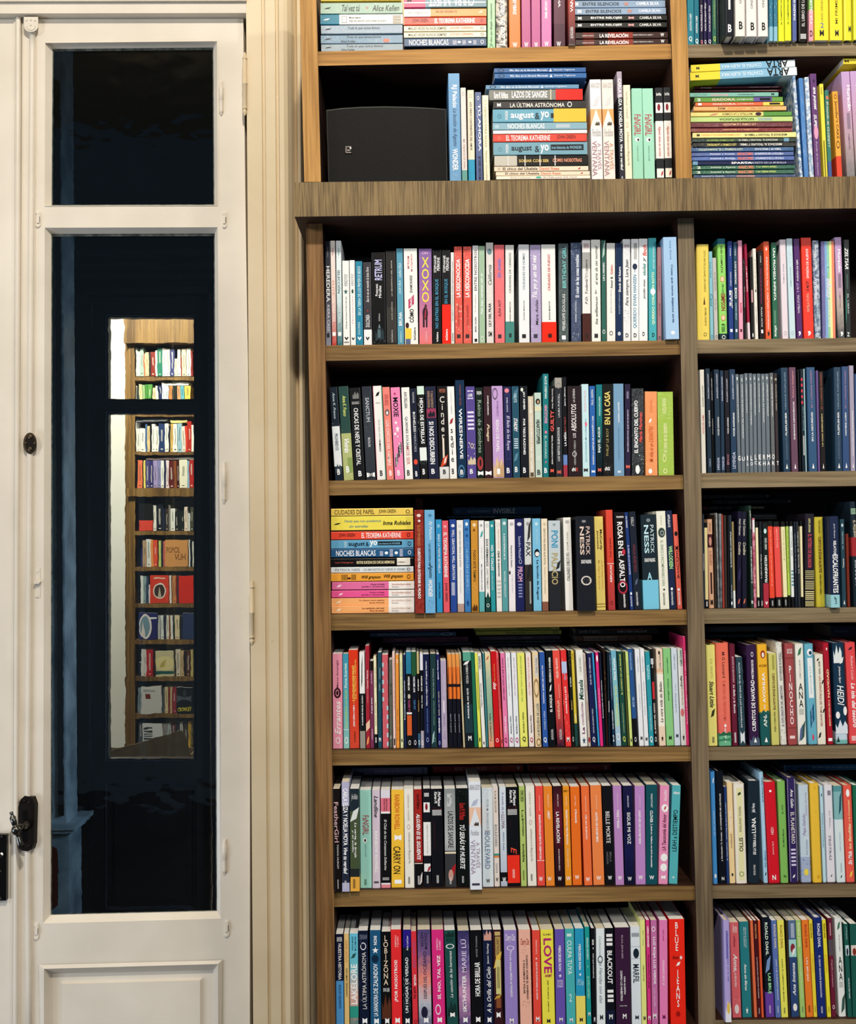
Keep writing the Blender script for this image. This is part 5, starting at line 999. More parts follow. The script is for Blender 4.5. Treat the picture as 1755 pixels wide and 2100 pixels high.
shelf_books('fourth', 660, 750, 5.0, (675, 986, 1397, 974), '''
136 218 75 222 - 1a2430 39-85=e8eef2|6 34 35 65 di c8dce8 Anna K. Franco|36 42 0 100 h 1a2430 @hill|50 68 30 70 d 2a4450 PROHIBIDOS|82 92 10 90 h 3a4650 @hill|88 94 35 70 hb fff B
226 328 168 215 - 2a4a44 47-100=b4bc7c|10 32 35 70 di e6f080 Anna K. Franco|44 50 0 100 h 2a4a44 @hill|56 71 25 75 dbi fff Vivirás|76 92 50 95 h 8aa05a @rect|85 92 30 62 hb fff B
335 444 283 230 - 16181a|4 12 25 85 h 787a78 @hill|15 18 15 85 h ccc MELISSA BASHARDOUST|22 84 28 70 d fff CHICAS DE NIEVE Y CRISTAL|90 96 40 72 hb fff B
456 555 408 215 - 2e323c>3a4048>2e323a|12 38 30 70 db b8bcc4 SANCTUM|30 55 20 80 h 6a7078 @dots|55 65 38 62 d eee ROUX|92 97 8 92 h fff @bow|93 96 25 75 hb 2a2e34 V&R
566 660 520 210 - f4f2ee|0 100 0 5 h d87a90 @rect|0 100 92 100 h 5aa888 @rect|6 12 25 75 h 111 @leaf|17 19 25 75 h 999 GARCÍA|36 58 40 60 d aaa QUE NOS HACE|58 70 40 62 d 333 HUMANOS|90 96 35 65 hb 222 B
666 740 620 222 - f2887c|8 20 20 80 d c85050 DAVID ARNOLD|24 31 20 80 h 6a5a5a @disc|26 30 35 65 h f0e8e8 @disc|36 85 25 70 d fff0ec LOS CHICOS DEL HAMBRE|90 96 40 75 hb fff B
749 845 703 225 - f28cba|5 9 25 60 h b02050 @star|11 32 20 75 db 16121a MOXIE|36 41 20 60 h fff @star|41 50 30 80 h fff @star|48 53 10 45 h fff @star|52 55 40 65 h fff @star|59 77 50 88 h 14121a @slant|60 74 58 80 d fff JENNIFER|71 87 14 44 h 14121a @slant|72 85 20 38 d fff MATHIEU|90 96 30 60 hb fff B
853 937 813 225 - f6f5f0|5 23 30 68 d 222 AVA DELLAIRA|32 64 28 70 d 2a2a44 QUIENES SOLÍA|64 84 28 70 d d87a7a MOS SER|90 96 28 62 hb 222 B
944 1007 903 235 - 1a2034|4 16 35 62 d ddd TUCHOLKE|26 48 28 68 d fff BONELESS|49 70 30 65 d a8acb8 MERCIES|78 84 10 75 h e8503c @disc|91 97 28 62 hb fff B
1014 1088 973 212 - 171819 0-9=d6eee0 66-80=eef4f2|9 13 0 100 h 171819 @hill|13 62 30 78 db fff HECHA DE ESTRELLAS|14 60 0 30 h c8d8d0 @dots|80 84 0 100 h a8d8c8 @dots|89 95 30 65 hb fff B
1096 1203 1058 215 - 22263e|5 23 18 40 d c8a078 SOPHIE GONZALES|5 23 50 72 d c8a078 Y CALE DIETRICH|24 34 5 95 h a03858 @rect|26 33 15 85 h 1a1a2a @hill|38 84 22 68 db fff SI NOS DESCUBREN|89 94.5 28 62 hb fff B
1210 1308 1182 212 - 171516 87-100=e2e2e2|3 7 20 85 h c07058 MEYER|11 57 22 72 v e8e4dc Cinder|56 78 38 58 h e8d8c8 @rect|74 89 10 95 h d84a2c @leaf|76 85 45 80 h ecdccc @leaf|90 95 35 65 hb 222 B
1314 1388 1283 215 - f8f8f5|5 30 45 60 d bbb COURTNEY SUMMERS|34 42 15 75 h a83038 @leaf|46 82 25 65 v 222 sadie|89 95 28 62 hb 222 B
1396 1487 1367 150 - 14304e|5 26 42 60 d a05048 MARISSA MEYER|29 54 30 66 db fff WIRES|55 80 30 66 db fff NERVE|86 99 5 80 h 4a7aa0 @ring|91 96 28 62 hb fff B
1493 1588 1472 215 - 5a4c94|4 6 20 80 h d8d0f0 @bow|8 11 25 75 hb fff LEE|12 14 20 80 h d8d0f0 @bow|25 47 15 85 h e8e0f8 @lines|58 90 5 90 h f0e8d8 @dots|62 67 40 75 h f0e0b0 @ring|76 85 10 95 h d8c8a8 @hill|90 95 28 62 hb fff B
1594 1665 1575 225 - 16241e|4 9 15 85 hb eee SOPHIE JORDAN|14 72 25 80 d 9aaa98 Reino de Sombras|76 91 5 90 h a83a40 @disc|79 87 35 65 h 221818 @disc|92 97 10 90 h fff @bow
1672 1748 1655 215 - 3a2028|10 31 45 68 db fff SOPHIE JORDAN|41 60 30 75 dbi ecd8b8 Fuego|92 97 8 92 h fff @bow
''', 'left')
shelf_books('fourth', 1000, 750, 5.0, (675, 986, 1397, 974), '''
58 172 38 210 - c8a4da|2 15 5 55 h 6a5a78 @ring|16 33 42 60 d 8a6aa0 VICTORIA RESCO|37 72 32 60 d fff REINO DE PAPEL|76 99 0 95 h e0c098 @hill|80 99 30 100 h caa47c @hill|90 96 35 62 h fff @rect
177 254 160 215 - 232652|2 7 15 75 h f08a98 @disc|8 80 22 82 h 3a3e72 @rect|9 79 27 77 h 232652 @rect|12 28 38 62 d dde ISABEL BAÑOS|32 70 25 78 di d8d0f0 El Baile de los Reyes|89 95 25 68 hb fff B
262 335 245 212 - 28546a|2 16 5 95 h 4a7a90 @leaf|8 18 25 72 d b8d8e4 MARISSA MEYER|35 50 20 75 dbi fff STARDRY|56 68 20 80 h cfe0ea @lines|72 84 10 80 h 5a8aa0 @leaf|88 94 25 65 hb fff B
343 422 328 210 - 181b23|2 6 10 45 h e8f0e0 @disc|6 26 35 68 db fff JAY ASHER|36 75 35 65 db fff POR TRECE RAZONES|89 95 28 65 hb fff B
427 485 412 315 - d6cab2|3 20 30 62 d fff LEXARD|18 94 25 68 db fff EL CHICO SOBRE LA CAJA DE MADERA|94 99 20 80 h 5a5040 @rect
492 562 478 278 - c6dccf|7 14 15 85 h 2a2420 @disc|9 13 38 68 h c8a080 @disc|16 22 0 100 h e0e0c0 @rect|32 61 20 75 db 16201c HEARTSTOPPER|75 80 25 72 h fff @ring|91 97 25 72 hb 333 B
568 628 565 80 - 1f7c82|2 24 30 70 db e8f4f4 ALICE OSEMAN|30 48 25 75 dbi f4a0c8 HEARTSTOPPER|55 58 30 70 h f080a0 @disc|60 82 28 66 d c8e8e0 EL ANUARIO|84 87 35 65 h f080a0 @leaf|91 96 20 70 hb fff B
632 694 628 205 - 111112|3 25 42 72 d fff Camus Diego Alves|27 50 22 82 ub f0645c GUILTY|54 86 40 66 ub fff JEAN-CHRISTOPHE TIXIER|91 95 20 75 h f06050 @bow
699 771 688 120 - 2a2e34 0-10=a8a49c|5 11 20 80 h 8a8a88 @ring|16 40 40 68 u d8dadc LAURA PURCELL|50 84 28 62 ub d8dadc LOS RESTOS SILENCIOSOS|93 97 20 75 h d06050 @bow
778 822 762 118 - 15151b 78-88=6a8ac8 88-100=a83a48|10 29 45 80 ub fff jaime alfonso|40 55 35 75 ui e06050 que huyó|55 69 20 80 ub fff LA NIÑA
828 970 817 205 - 2b1f23|3 18 38 54 u ddd LA LEYENDA|20 50 25 62 ub e8e4e4 ABSOLUTOS|52 57 35 58 ub e8e4e4 LOS|60 87 42 56 u bbb HERMANOS MIEDO|72 78 30 62 h ccc @ring|90 94 25 52 hb fff dN|90 94 54 70 hb e8503c X
977 1049 962 190 - cdeef4|7 30 30 62 u e8b8c8 ALESSIO PUELLES|38 84 35 62 u 5a98b0 ESCUCHARÁS MI CORAZÓN|41 46 40 70 h f0708a @disc|91 95 12 72 h 333 @bow
1055 1113 1042 205 - 2e66b4|4 21 30 70 u f0f0e0 PAUL GRIFFIN|23 30 15 85 h 5ab0d8 @dots|33 87 32 68 ub fff CUANDO LA AMISTAD ME ACOMPAÑÓ A CASA|93 96 20 80 h fff @bow
1118 1182 1112 190 - 1f808a>1f7c84>123038>080c12|13 34 40 66 u dff MARIASOLE BRUSCAMBER|46 74 22 72 ub f0f8f8 BAJO EL AGUA|91 95 20 75 h e06a5a @bow
1185 1289 1180 185 - 191a1a|8 44 15 72 ub f2dc7a EN LA CASA|48 78 30 55 u a89c60 PHILIP LE ROY|85 99 5 90 h 5a5c58 @dots|90 94 15 70 hb fff dNX
1297 1403 1287 182 - 7aa3c5|20 42 40 58 ub fff SANDRA ANDRÉS|48 82 42 56 u 5a82a4 PERDERME A TRAVÉS DEL ESPEJO|94 97 35 65 h e8eef4 @bow
1411 1467 1408 185 - 2c2440|8 16 25 65 u a8a0c0 @lines|28 74 35 65 ub e4dcf0 RECUÉRDAME POR QUÉ HE MUERTO|88 92 10 85 h e06a5a @bow
1477 1605 1473 230 w 1b2128|14 74 22 52 ub fff EL ENCANTO DEL CUERVO|27 62 62 86 ubi e85a50 María Martínez|0 12 0 100 h 5a6a70 @dots|74 100 50 100 h a8c4cc @dots|88 98 30 65 h fff @disc
1618 1744 1612 262 w f59c60|10 25 40 62 u e87a3a INDURAIN|32 38 28 55 h fff @leaf|41 84 30 65 ui d8602a Mi vida es un DESASTRE|92 98 25 55 h fff @disc
1752 1915 1738 265 w a6c84c|8 26 30 55 u e8f0b0 INDURAIN|38 76 28 58 ui f6f4c0 Y mi novio es un desastre|76 84 28 50 h f6f4c0 @ring|92 98 30 55 h f4f4c0 @ring
''', 'left')
shelf_books('fourth', 1404, 740, 5.0, (1437, 970, 1755, 965), '''
176 222 153 92 - f4f1e6|15 36 45 72 ui 333 GUILLERMO LOCKHART|44 62 35 75 ui d05a48 VOCES DEL ALMA
238 283 213 80 - 243444|5 29 42 66 u eef GUILLERMO LOCKHART|40 56 38 80 u fff VOCES ANÓNIMAS|86 94 30 70 u b8c8e8 ÚNICA
287 305 265 118 - 131416|6 28 20 80 u ddd GUILLERMO LOCKHART|46 62 20 80 u ccc VOCES ANÓNIMAS
322 374 300 90 - 26384c|4 28 42 66 u eef GUILLERMO LOCKHART|46 64 38 80 u fff VOCES ANÓNIMAS|85 97 25 75 u c8d0e8 IMPENSAR
379 415 362 95 - 253a50|6 30 35 68 u eef GUILLERMO LOCKHART|84 97 15 85 u c0c8e8 STREMECER
423 470 405 95 - 1f1d26|8 31 42 66 u eef GUILLERMO LOCKHART|46 62 38 80 u fff VOCES ANÓNIMAS|82 92 20 72 u c88a9a ÉPICO
479 540 458 88 - 28405c|5 29 42 66 u eef GUILLERMO LOCKHART|42 65 35 75 ub fff VOCES ANÓNIMAS|80 96 25 75 u d8dcf0 LEYENDA
546 580 520 138 - 6c7882|3 6 30 60 hb fff 1|10 49 38 68 u fff LEYENDAS DE MONTEVIDEO|83 88 10 90 hb fff G
584 624 565 140 - 6c7882|4 7 30 65 hb fff 2|10 65 38 68 u fff LEYENDAS DEL INTERIOR DE URUGUAY|84 88 10 90 hb fff U
629 665 612 125 - 6e7a84|4 7 30 60 hb fff 3|11 40 38 68 u fff JUEGOS PROHIBIDOS|83 88 30 60 hb fff I|89.5 93 30 70 hb fff L
670 708 655 125 - 6c7882|4 7 30 60 hb fff 4|11 52 38 68 u fff LEYENDAS INTERNACIONALES|83 88 15 75 hb fff L|89.5 93 10 80 hb fff O
713 749 697 130 - 6e7a84|3 6 30 60 hb fff 5|9 42 38 68 u fff UNIVERSOS PARALELOS|82 87 20 75 hb fff L|88.5 92 10 80 hb fff C
754 792 739 128 - 6c7882|4 7 30 60 hb fff 6|10 39 38 68 u fff MUÑECOS MALDITOS|82 87 15 80 hb fff E|89 93 10 85 hb fff K
798 838 782 130 - 6e7a84|3 6 30 60 hb fff 7|9 49 38 68 u fff LEYENDAS DE CEMENTERIOS|82 87 15 80 hb fff R|89 93 10 85 hb fff H
843 882 824 133 - 6c7882|3 6 30 60 hb fff 8|10 43 38 68 u fff LEYENDAS DE INTERNET|82 87 5 95 hb fff M|89 93 10 85 hb fff A
893 932 870 125 - 6a6e72|4 7 30 60 hb fff 9|11 44 38 68 u fff CRIATURAS SINIESTRAS|82 87 15 85 hb fff O|89 93 10 80 hb fff R
938 971 914 128 - 3a3234|5 7.5 20 80 hb e8dcc0 10|11 38 38 68 u d8ccb8 CREER O REVENTAR|89 93 25 85 hb fff T
1014 1085 985 72 - 264058|4 40 45 66 u 8aa4b8 NEKANE FLISFLISHER|43 65 42 66 ub fff FLISFLISHER|66 88 45 64 u 6a8298 EXPEDIENTE|92 97 35 65 h fff @tri
1100 1168 1070 68 - 6a4a60|3 29 38 66 u f0a8b0 Richard Gallagher|33 69 36 64 ub fff ENEMIGOS DEMONÍACOS|92 97 38 66 h fff @tri
1176 1196 1155 88 - 101116
1206 1252 1182 85 - 16232c|6 34 10 50 h d83a50 @lines|36 60 35 60 ui 8ab4c0 Extrañas un recibir|0 100 75 100 h a8ccd4 @rect|65 84 30 60 u fff @lines
1276 1362 1248 68 - 34587e|3 39 42 62 u b88aa8 ED Y LORRAINE WARREN|43 71 40 62 ub fff EN LA OSCURIDAD|92 97 38 64 h fff @tri
1368 1392 1345 100 - 6a5490
1396 1450 1368 110 - 1a1513|2 38 35 65 u a85a48 ED Y LORRAINE WARREN|42 75 35 65 ub e8dc9a LA CASA EMBRUJADA|92 97 38 64 h fff @tri
1545 1618 1527 62 - 264058|4 40 45 66 u 8aa4b8 NEKANE FLISFLISHER|43 65 42 66 ub fff FLISFLISHER|66 88 45 64 u 6a8298 EXPEDIENTE|92 97 38 68 h fff @tri
1624 1690 1610 55 - 34507e|4 40 42 62 u b88aa8 ED Y LORRAINE WARREN|44 66 40 62 ub fff HOMBRE LOBO|92 97 38 66 h fff @tri
1705 1752 1685 45 - a8a0b8|43 86 42 66 ub fff CAZADORES DE FANTASMAS|92 97 38 66 h fff @tri
1756 1830 1738 130 - 34507e
''', 'right')
shelf_books('fifth', 670, 1010, 5.0, (680, 1260, 1408, 1250), '''
L 44 884 160 236 - f0cf5e|4 53 18 82 h 3a3220 CIUDADES DE PAPEL|58 79 18 82 h 3a3220 JOHN GREEN|91 96 25 75 h 3a3220 @ring
L 44 886 240 386 - f2e058|3 12 45 62 h 222 @leaf|16 61 25 48 hi 4a8890 Hasta que nos quedemos|22 45 62 80 hi 4a8890 sin estrellas|63 97 35 65 hbi 1a1a1a Inma Rubiales
L 44 888 396 480 - ea4a34|9 29 22 78 h 2a100c JOHN GREEN|37 85 18 82 h fff EL TEOREMA KATHERINE|92 96 25 75 h 3a1410 @ring
L 44 888 484 572 - 64a6cc|16 19 15 85 u d8ecf4 WONDER|21 41 25 85 hb 14202c august|42 46 25 75 h 14202c &|47 56 10 85 hb fff yo|57 86 20 65 h 12181e @rect|58 84 33 55 h 8ac0d8 tres historias de WONDER|93 97 25 75 h 14304a @ring
L 44 890 574 662 - 265a88|6 54 18 85 h fff NOCHES BLANCAS|59 63 25 85 h dde @lines|65 69 35 70 h fff @disc|71 75 5 95 h dde @lines|77 81 35 70 h fff @disc|83 87 5 95 h dde @lines|93 97 25 75 h fff @ring
L 44 888 672 750 - 121110 80-96=f0ece0|5 27 45 68 hb c05040 Lynn Weingarten|31 77 35 75 hb f0e0b0 NOTAS SUICIDAS DE CHICAS HERMOSAS|81 90 45 65 hb 222 OCÉANO
L 44 888 760 820 - dfe6e8|5 35 28 72 h 7a8488 PATRICK NESS|39 90 30 70 h 8a98a0 UN MONSTRUO VIENE A VERME|92 96 25 75 h 333 @ring
L 44 890 824 908 - f0a63c|12 20 15 85 u 3a2410 @lines|20 24 50 75 h 3a2410 @disc|24 30 15 85 u 3a2410 @lines|37 60 30 80 hbi 2a1a0a Will grayson|64 87 20 75 hbi 2a1a0a Will grayson|92 96 25 75 h 5a3010 @ring
L 54 896 912 994 - e470a4 69-100=f4eee8|5 12 30 75 h fbd8e8 @leaf|47 64 25 45 hb 5a1a34 Como el hielo|36 64 55 78 h 5a1a34 Jennifer L. Armentrout|73 96 25 55 h c88a7a books4pocket|73 81 62 78 h 888 Romántica
L 50 896 1000 1074 - ee5a98 69-100=f4eee8|8 14 30 75 h fbd8e8 @leaf|46 64 25 45 hb 5a1a34 Como el fuego|36 64 55 78 h 5a1a34 Jennifer L. Armentrout|73 96 25 55 h c88a7a books4pocket|73 81 62 78 h 888 Romántica
L 48 896 1078 1158 - f8b070 69-100=f4eee8|5 12 30 75 h fde0c0 @leaf|33 64 25 45 hb 7a3010 Yo, Simon, homo sapiens|46 64 55 78 h 7a3010 Becky Albertalli|73 96 25 55 h d8b8a0 books4pocket|73 81 62 78 h 888 Narrativa
L 50 896 1165 1246 - f8b070 69-100=f4eee8|5 12 30 75 h fde0c0 @leaf|37 64 25 45 hb 7a3010 La maldición del mar|46 64 55 78 h 7a3010 Shea Ernshaw|73 96 25 55 h d8b8a0 books4pocket|73 81 62 78 h 888 Narrativa
906 1004 897 175 p 98382f~82291f|4 7 25 70 h f0d8d0 @disc|9 12.5 30 72 h fff @star|15 35 32 62 d d08a50 ELOY MORENO|37 86 32 62 db fff CUENTOS PARA ENTENDER EL MUNDO
1012 1118 1000 175 p 74b4e0|4 7 35 72 h 4a8ab4 @disc|11 29 38 74 di e0f2fc RJ Palacio|33 54 38 62 db 14304c LA LECCIÓN DE|53 66 30 75 di 14304c Agusto|68 84 30 72 dbi fff WONDER|87 96 28 80 h 1a4a74 @dots
1128 1190 1115 278 - 38a4de|5 9 25 72 h a0d8f4 @disc|16 58 25 72 db e8f8ff BAJO LA MISMA ESTRELLA|68 85 28 66 d 14304c JOHN GREEN
1198 1263 1180 290 - f0606e|5 8 25 72 h f8b0b8 @disc|13 62 22 76 db fff EL TEOREMA KATHERINE|68 88 25 70 d 2a1418 JOHN GREEN
1271 1338 1257 278 - 2b4b9c|5 8.5 25 80 h e8ecf8 @disc|11 65 28 76 d fff WILL GRAYSON, WILL GRAYSON|68 82 20 75 d e8ecf8 @lines
1343 1412 1330 285 - f2f2f2 91-100=b89a90|5 8 25 72 h bbb @ring|11 51 35 62 d 888 CIENTOS PARA REINAR ALAS ROTAS|54 80 40 58 di bbb Nelson González
1418 1480 1403 278 - 3f80c2|3 7 25 72 h e8f4ff @disc|9 12 15 70 h 1c4a84 @lines|15 20 20 80 h 1a4484 @star|24 30 10 80 h fff @dots|32 73 32 68 d a8d4f4 LA LISTA DE LA SUERTE|74 80 20 75 h fff @dots|86 95 20 80 h 1a4484 @star
1486 1560 1475 283 - d29438|3 7 25 75 h f4dcb0 @disc|9 12 30 60 h 6a3a10 @lines|32 67 30 64 d 2a2010 TODO ESTE TIEMPO|70 80 15 80 h f8e0a8 @dots|91 99 10 85 h 5a3410 @hill
1565 1622 1555 283 - f2f3f3 78-100=60b0b2|4 7 25 72 h aaa @disc|11 20 25 85 h 4aa8a8 @leaf|28 43 45 62 d c8c8c8 TIERRA SOL|48 77 30 66 d 556 MIL PÁJAROS DE PAPEL
1630 1680 1618 290 - f2f2ee 84-100=1c4640|3 7 25 72 h aaa @ring|20 50 20 70 db 14202a DOS HERMANOS|52 75 25 65 d 999 LARRY TREMBLAY|78 84 20 80 h 1c4640 @tri|91 95 20 80 h fff @ring
1686 1734 1668 292 - 2f9aa2|4 7 25 75 h c8eaec @disc|27 55 20 72 db fff NO TE CALLES|57 76 25 60 di c8eaec un alma como el ala
L 1240 2112 234 262 B 1d4c5c|28 55 15 70 h a8c8d4 NO TE CALLES
L 1300 2200 146 230 B 143f66|3 6 30 70 h 3a6a8a @disc|16 42 38 66 h 7aa0c0 ELOY MORENO|45 70 20 80 h c4d4e4 INVISIBLE
905 985 885 55 B 5a1018
''', 'left')
shelf_books('fifth', 1000, 1010, 5.0, (680, 1260, 1408, 1250), '''
93 150 75 278 - f1eee8|4 8 25 80 h ccc @ring|10 32 40 72 di e0a898 Alejandra Ordóñez|34 62 28 76 dbi 223 Ojalá te enamores|64 85 15 85 h c8c4be @lines
151 213 137 270 - 5aa0a4|3 7 25 80 h d8ecec @disc|16 44 35 62 db fff A DOS METROS DE TI|57 85 35 62 d e8f4f4 RACHAEL LIPPINCOTT
219 289 207 273 - f3eef3|3 7 25 80 h bbb @disc|28 52 35 62 di 333 Anatomía de un desastre|56 60 5 30 h 222 @disc|60 80 45 62 d b8b8c0 ALEJO OSORIO
293 382 277 270 - 1f2459|4 8 25 80 h d8d8e8 @disc|19 43 38 68 d c0c4e4 Saundra Mitchell|44 49 40 75 h c0c8e0 @ring|52 68 22 82 db d8a8c8 PROM|69 85 30 75 h 8a90c0 @lines
388 459 373 265 - d6dada 50-100=37312d|4 8 30 75 h 9a9a9a @disc|2 28 40 100 h 333 @leaf|26 41 20 85 d 14181a PAX|48 70 20 85 h 222 @leaf|68 92 65 88 d ddd @lines
471 556 455 268 - 7ec4e6|4 8 30 72 h c0e6f6 @disc|12 28 35 70 d b0dcf2 RJ Palacio|33 42 20 85 h 14141a @disc|36 41 30 80 h f0f0f0 @disc|45 88 38 72 db 14284a La lección de August
561 626 547 270 - f5e6cc 90-100=8a5a48|4 8 30 75 h d8c4a8 @disc|10 50 35 65 d 8a7a60 CIENTOS PARA REINAR ALAS ROTAS|52 82 40 60 di a89878 Nelson González
633 754 622 285 - c9d5db 56-100=26282c|3 6 35 62 h 9aa8b0 @disc|11 30 22 80 db 3a9ac8 PONI|36 71 22 78 db b8a878 PALACIO|44 56 60 100 h 26282c @leaf
800 880 772 258 - f6f4ed|3 6.5 25 75 h bbb @disc|16 36 38 60 d 998 PEDRO MAÑAS|38 68 28 68 d 444 Un LOBO DENTRO
927 1109 907 245 p 1d2028|4 7 30 55 h 8a8a90 @disc|11 41 18 42 db f0d8c8 NESS|11 41 52 75 d e8ccc0 PATRICK|46 50 22 80 hb fff CHAOS WALKING|63 73 20 80 h d8d0c8 @ring|66 71 30 70 h d8d0c8 @dots
1120 1212 1090 248 - f3dc7c|15 35 20 45 db 4a3018 Jennette|14 36 50 85 db 4a3018 McCurdy|47 78 25 48 d e0a850 Me alegro de que mi|47 78 62 85 d e0a850 madre haya muerto|93 94 0 100 h a89040 @rect|96 96.8 0 100 h a89040 @rect
1239 1311 1208 180 - e8523f>e04c3c>b03c40|28 47 35 65 u 5a1c18 Luz Larenn|53.5 54 0 100 h fff @rect|55 72 30 66 ub fff RÉPLICAS|91 95 28 66 h 5a1c18 @ring
1342 1454 1292 205 - 161315|4 6 20 90 hb fff THOMAS|10 77 25 75 db fff ROSA EN EL ASFALTO|38 44 60 90 h c83048 @disc|70 84 5 95 h b02a44 @ring|84 98 50 72 db fff GRANTRAVESÍA
1460 1500 1400 205 - 203a7a|4 16 25 70 d fff LEO CÁRDENAS|34 64 30 70 d e8ecf8 EL MAPA DE LOS INSTANTES|82 85 25 75 h fff @disc|86 97 25 70 d fff GRANTRAVESÍA
1506 1574 1447 198 - 1f2634|6 15 25 65 d ddd KELLY|34 62 28 70 d 8a3a44 HOLA ENEMIGO|68 76 25 80 h 5a6a80 @leaf|82 96 35 68 d fff GRANTRAVESÍA
''', 'left')
shelf_books('fifth', 1300, 1010, 8.235, (680, 1260, 1408, 1250), '''
164 425 110 378 o 1d2c34 69-100=7ccbe8|4 8 35 62 h 7a8a90 @disc|11 41 18 48 db c8ecf8 NESS|11 41 58 82 d c8dce4 PATRICK|46 50 15 85 hb fff CHAOS WALKING|61 69 30 62 hb a8e0f4 A
444 602 372 318 - f3f3e3|4 14 40 60 h c8ccb8 @lines|17 27 12 88 h 3a4a48 @disc|20 25 35 75 h b8c4bc @ring|30 76 32 70 d 98a890 EL ÚNICO E INCOMPARABLE IVÁN|79 81 40 60 h 333 @disc|83 96 35 60 d 4a5048 GRANTRAVESÍA
607 713 535 308 - 1e2a4a|4 17 25 62 d fff APPLEGATE|36 59 18 82 db b8f0a0 WILLODEEN|78 81 25 62 h fff @disc|82 96 28 66 d fff GRANTRAVESÍA
738 820 650 372 - f06c5c|9 16 15 85 h d8181c @dots|18 23 15 85 h 1a1418 @disc|33 68 20 80 v 2a1418 MEDUSA|78 81 20 70 h fff @disc|82 96 25 70 db fff GRANTRAVESÍA
''', 'left')
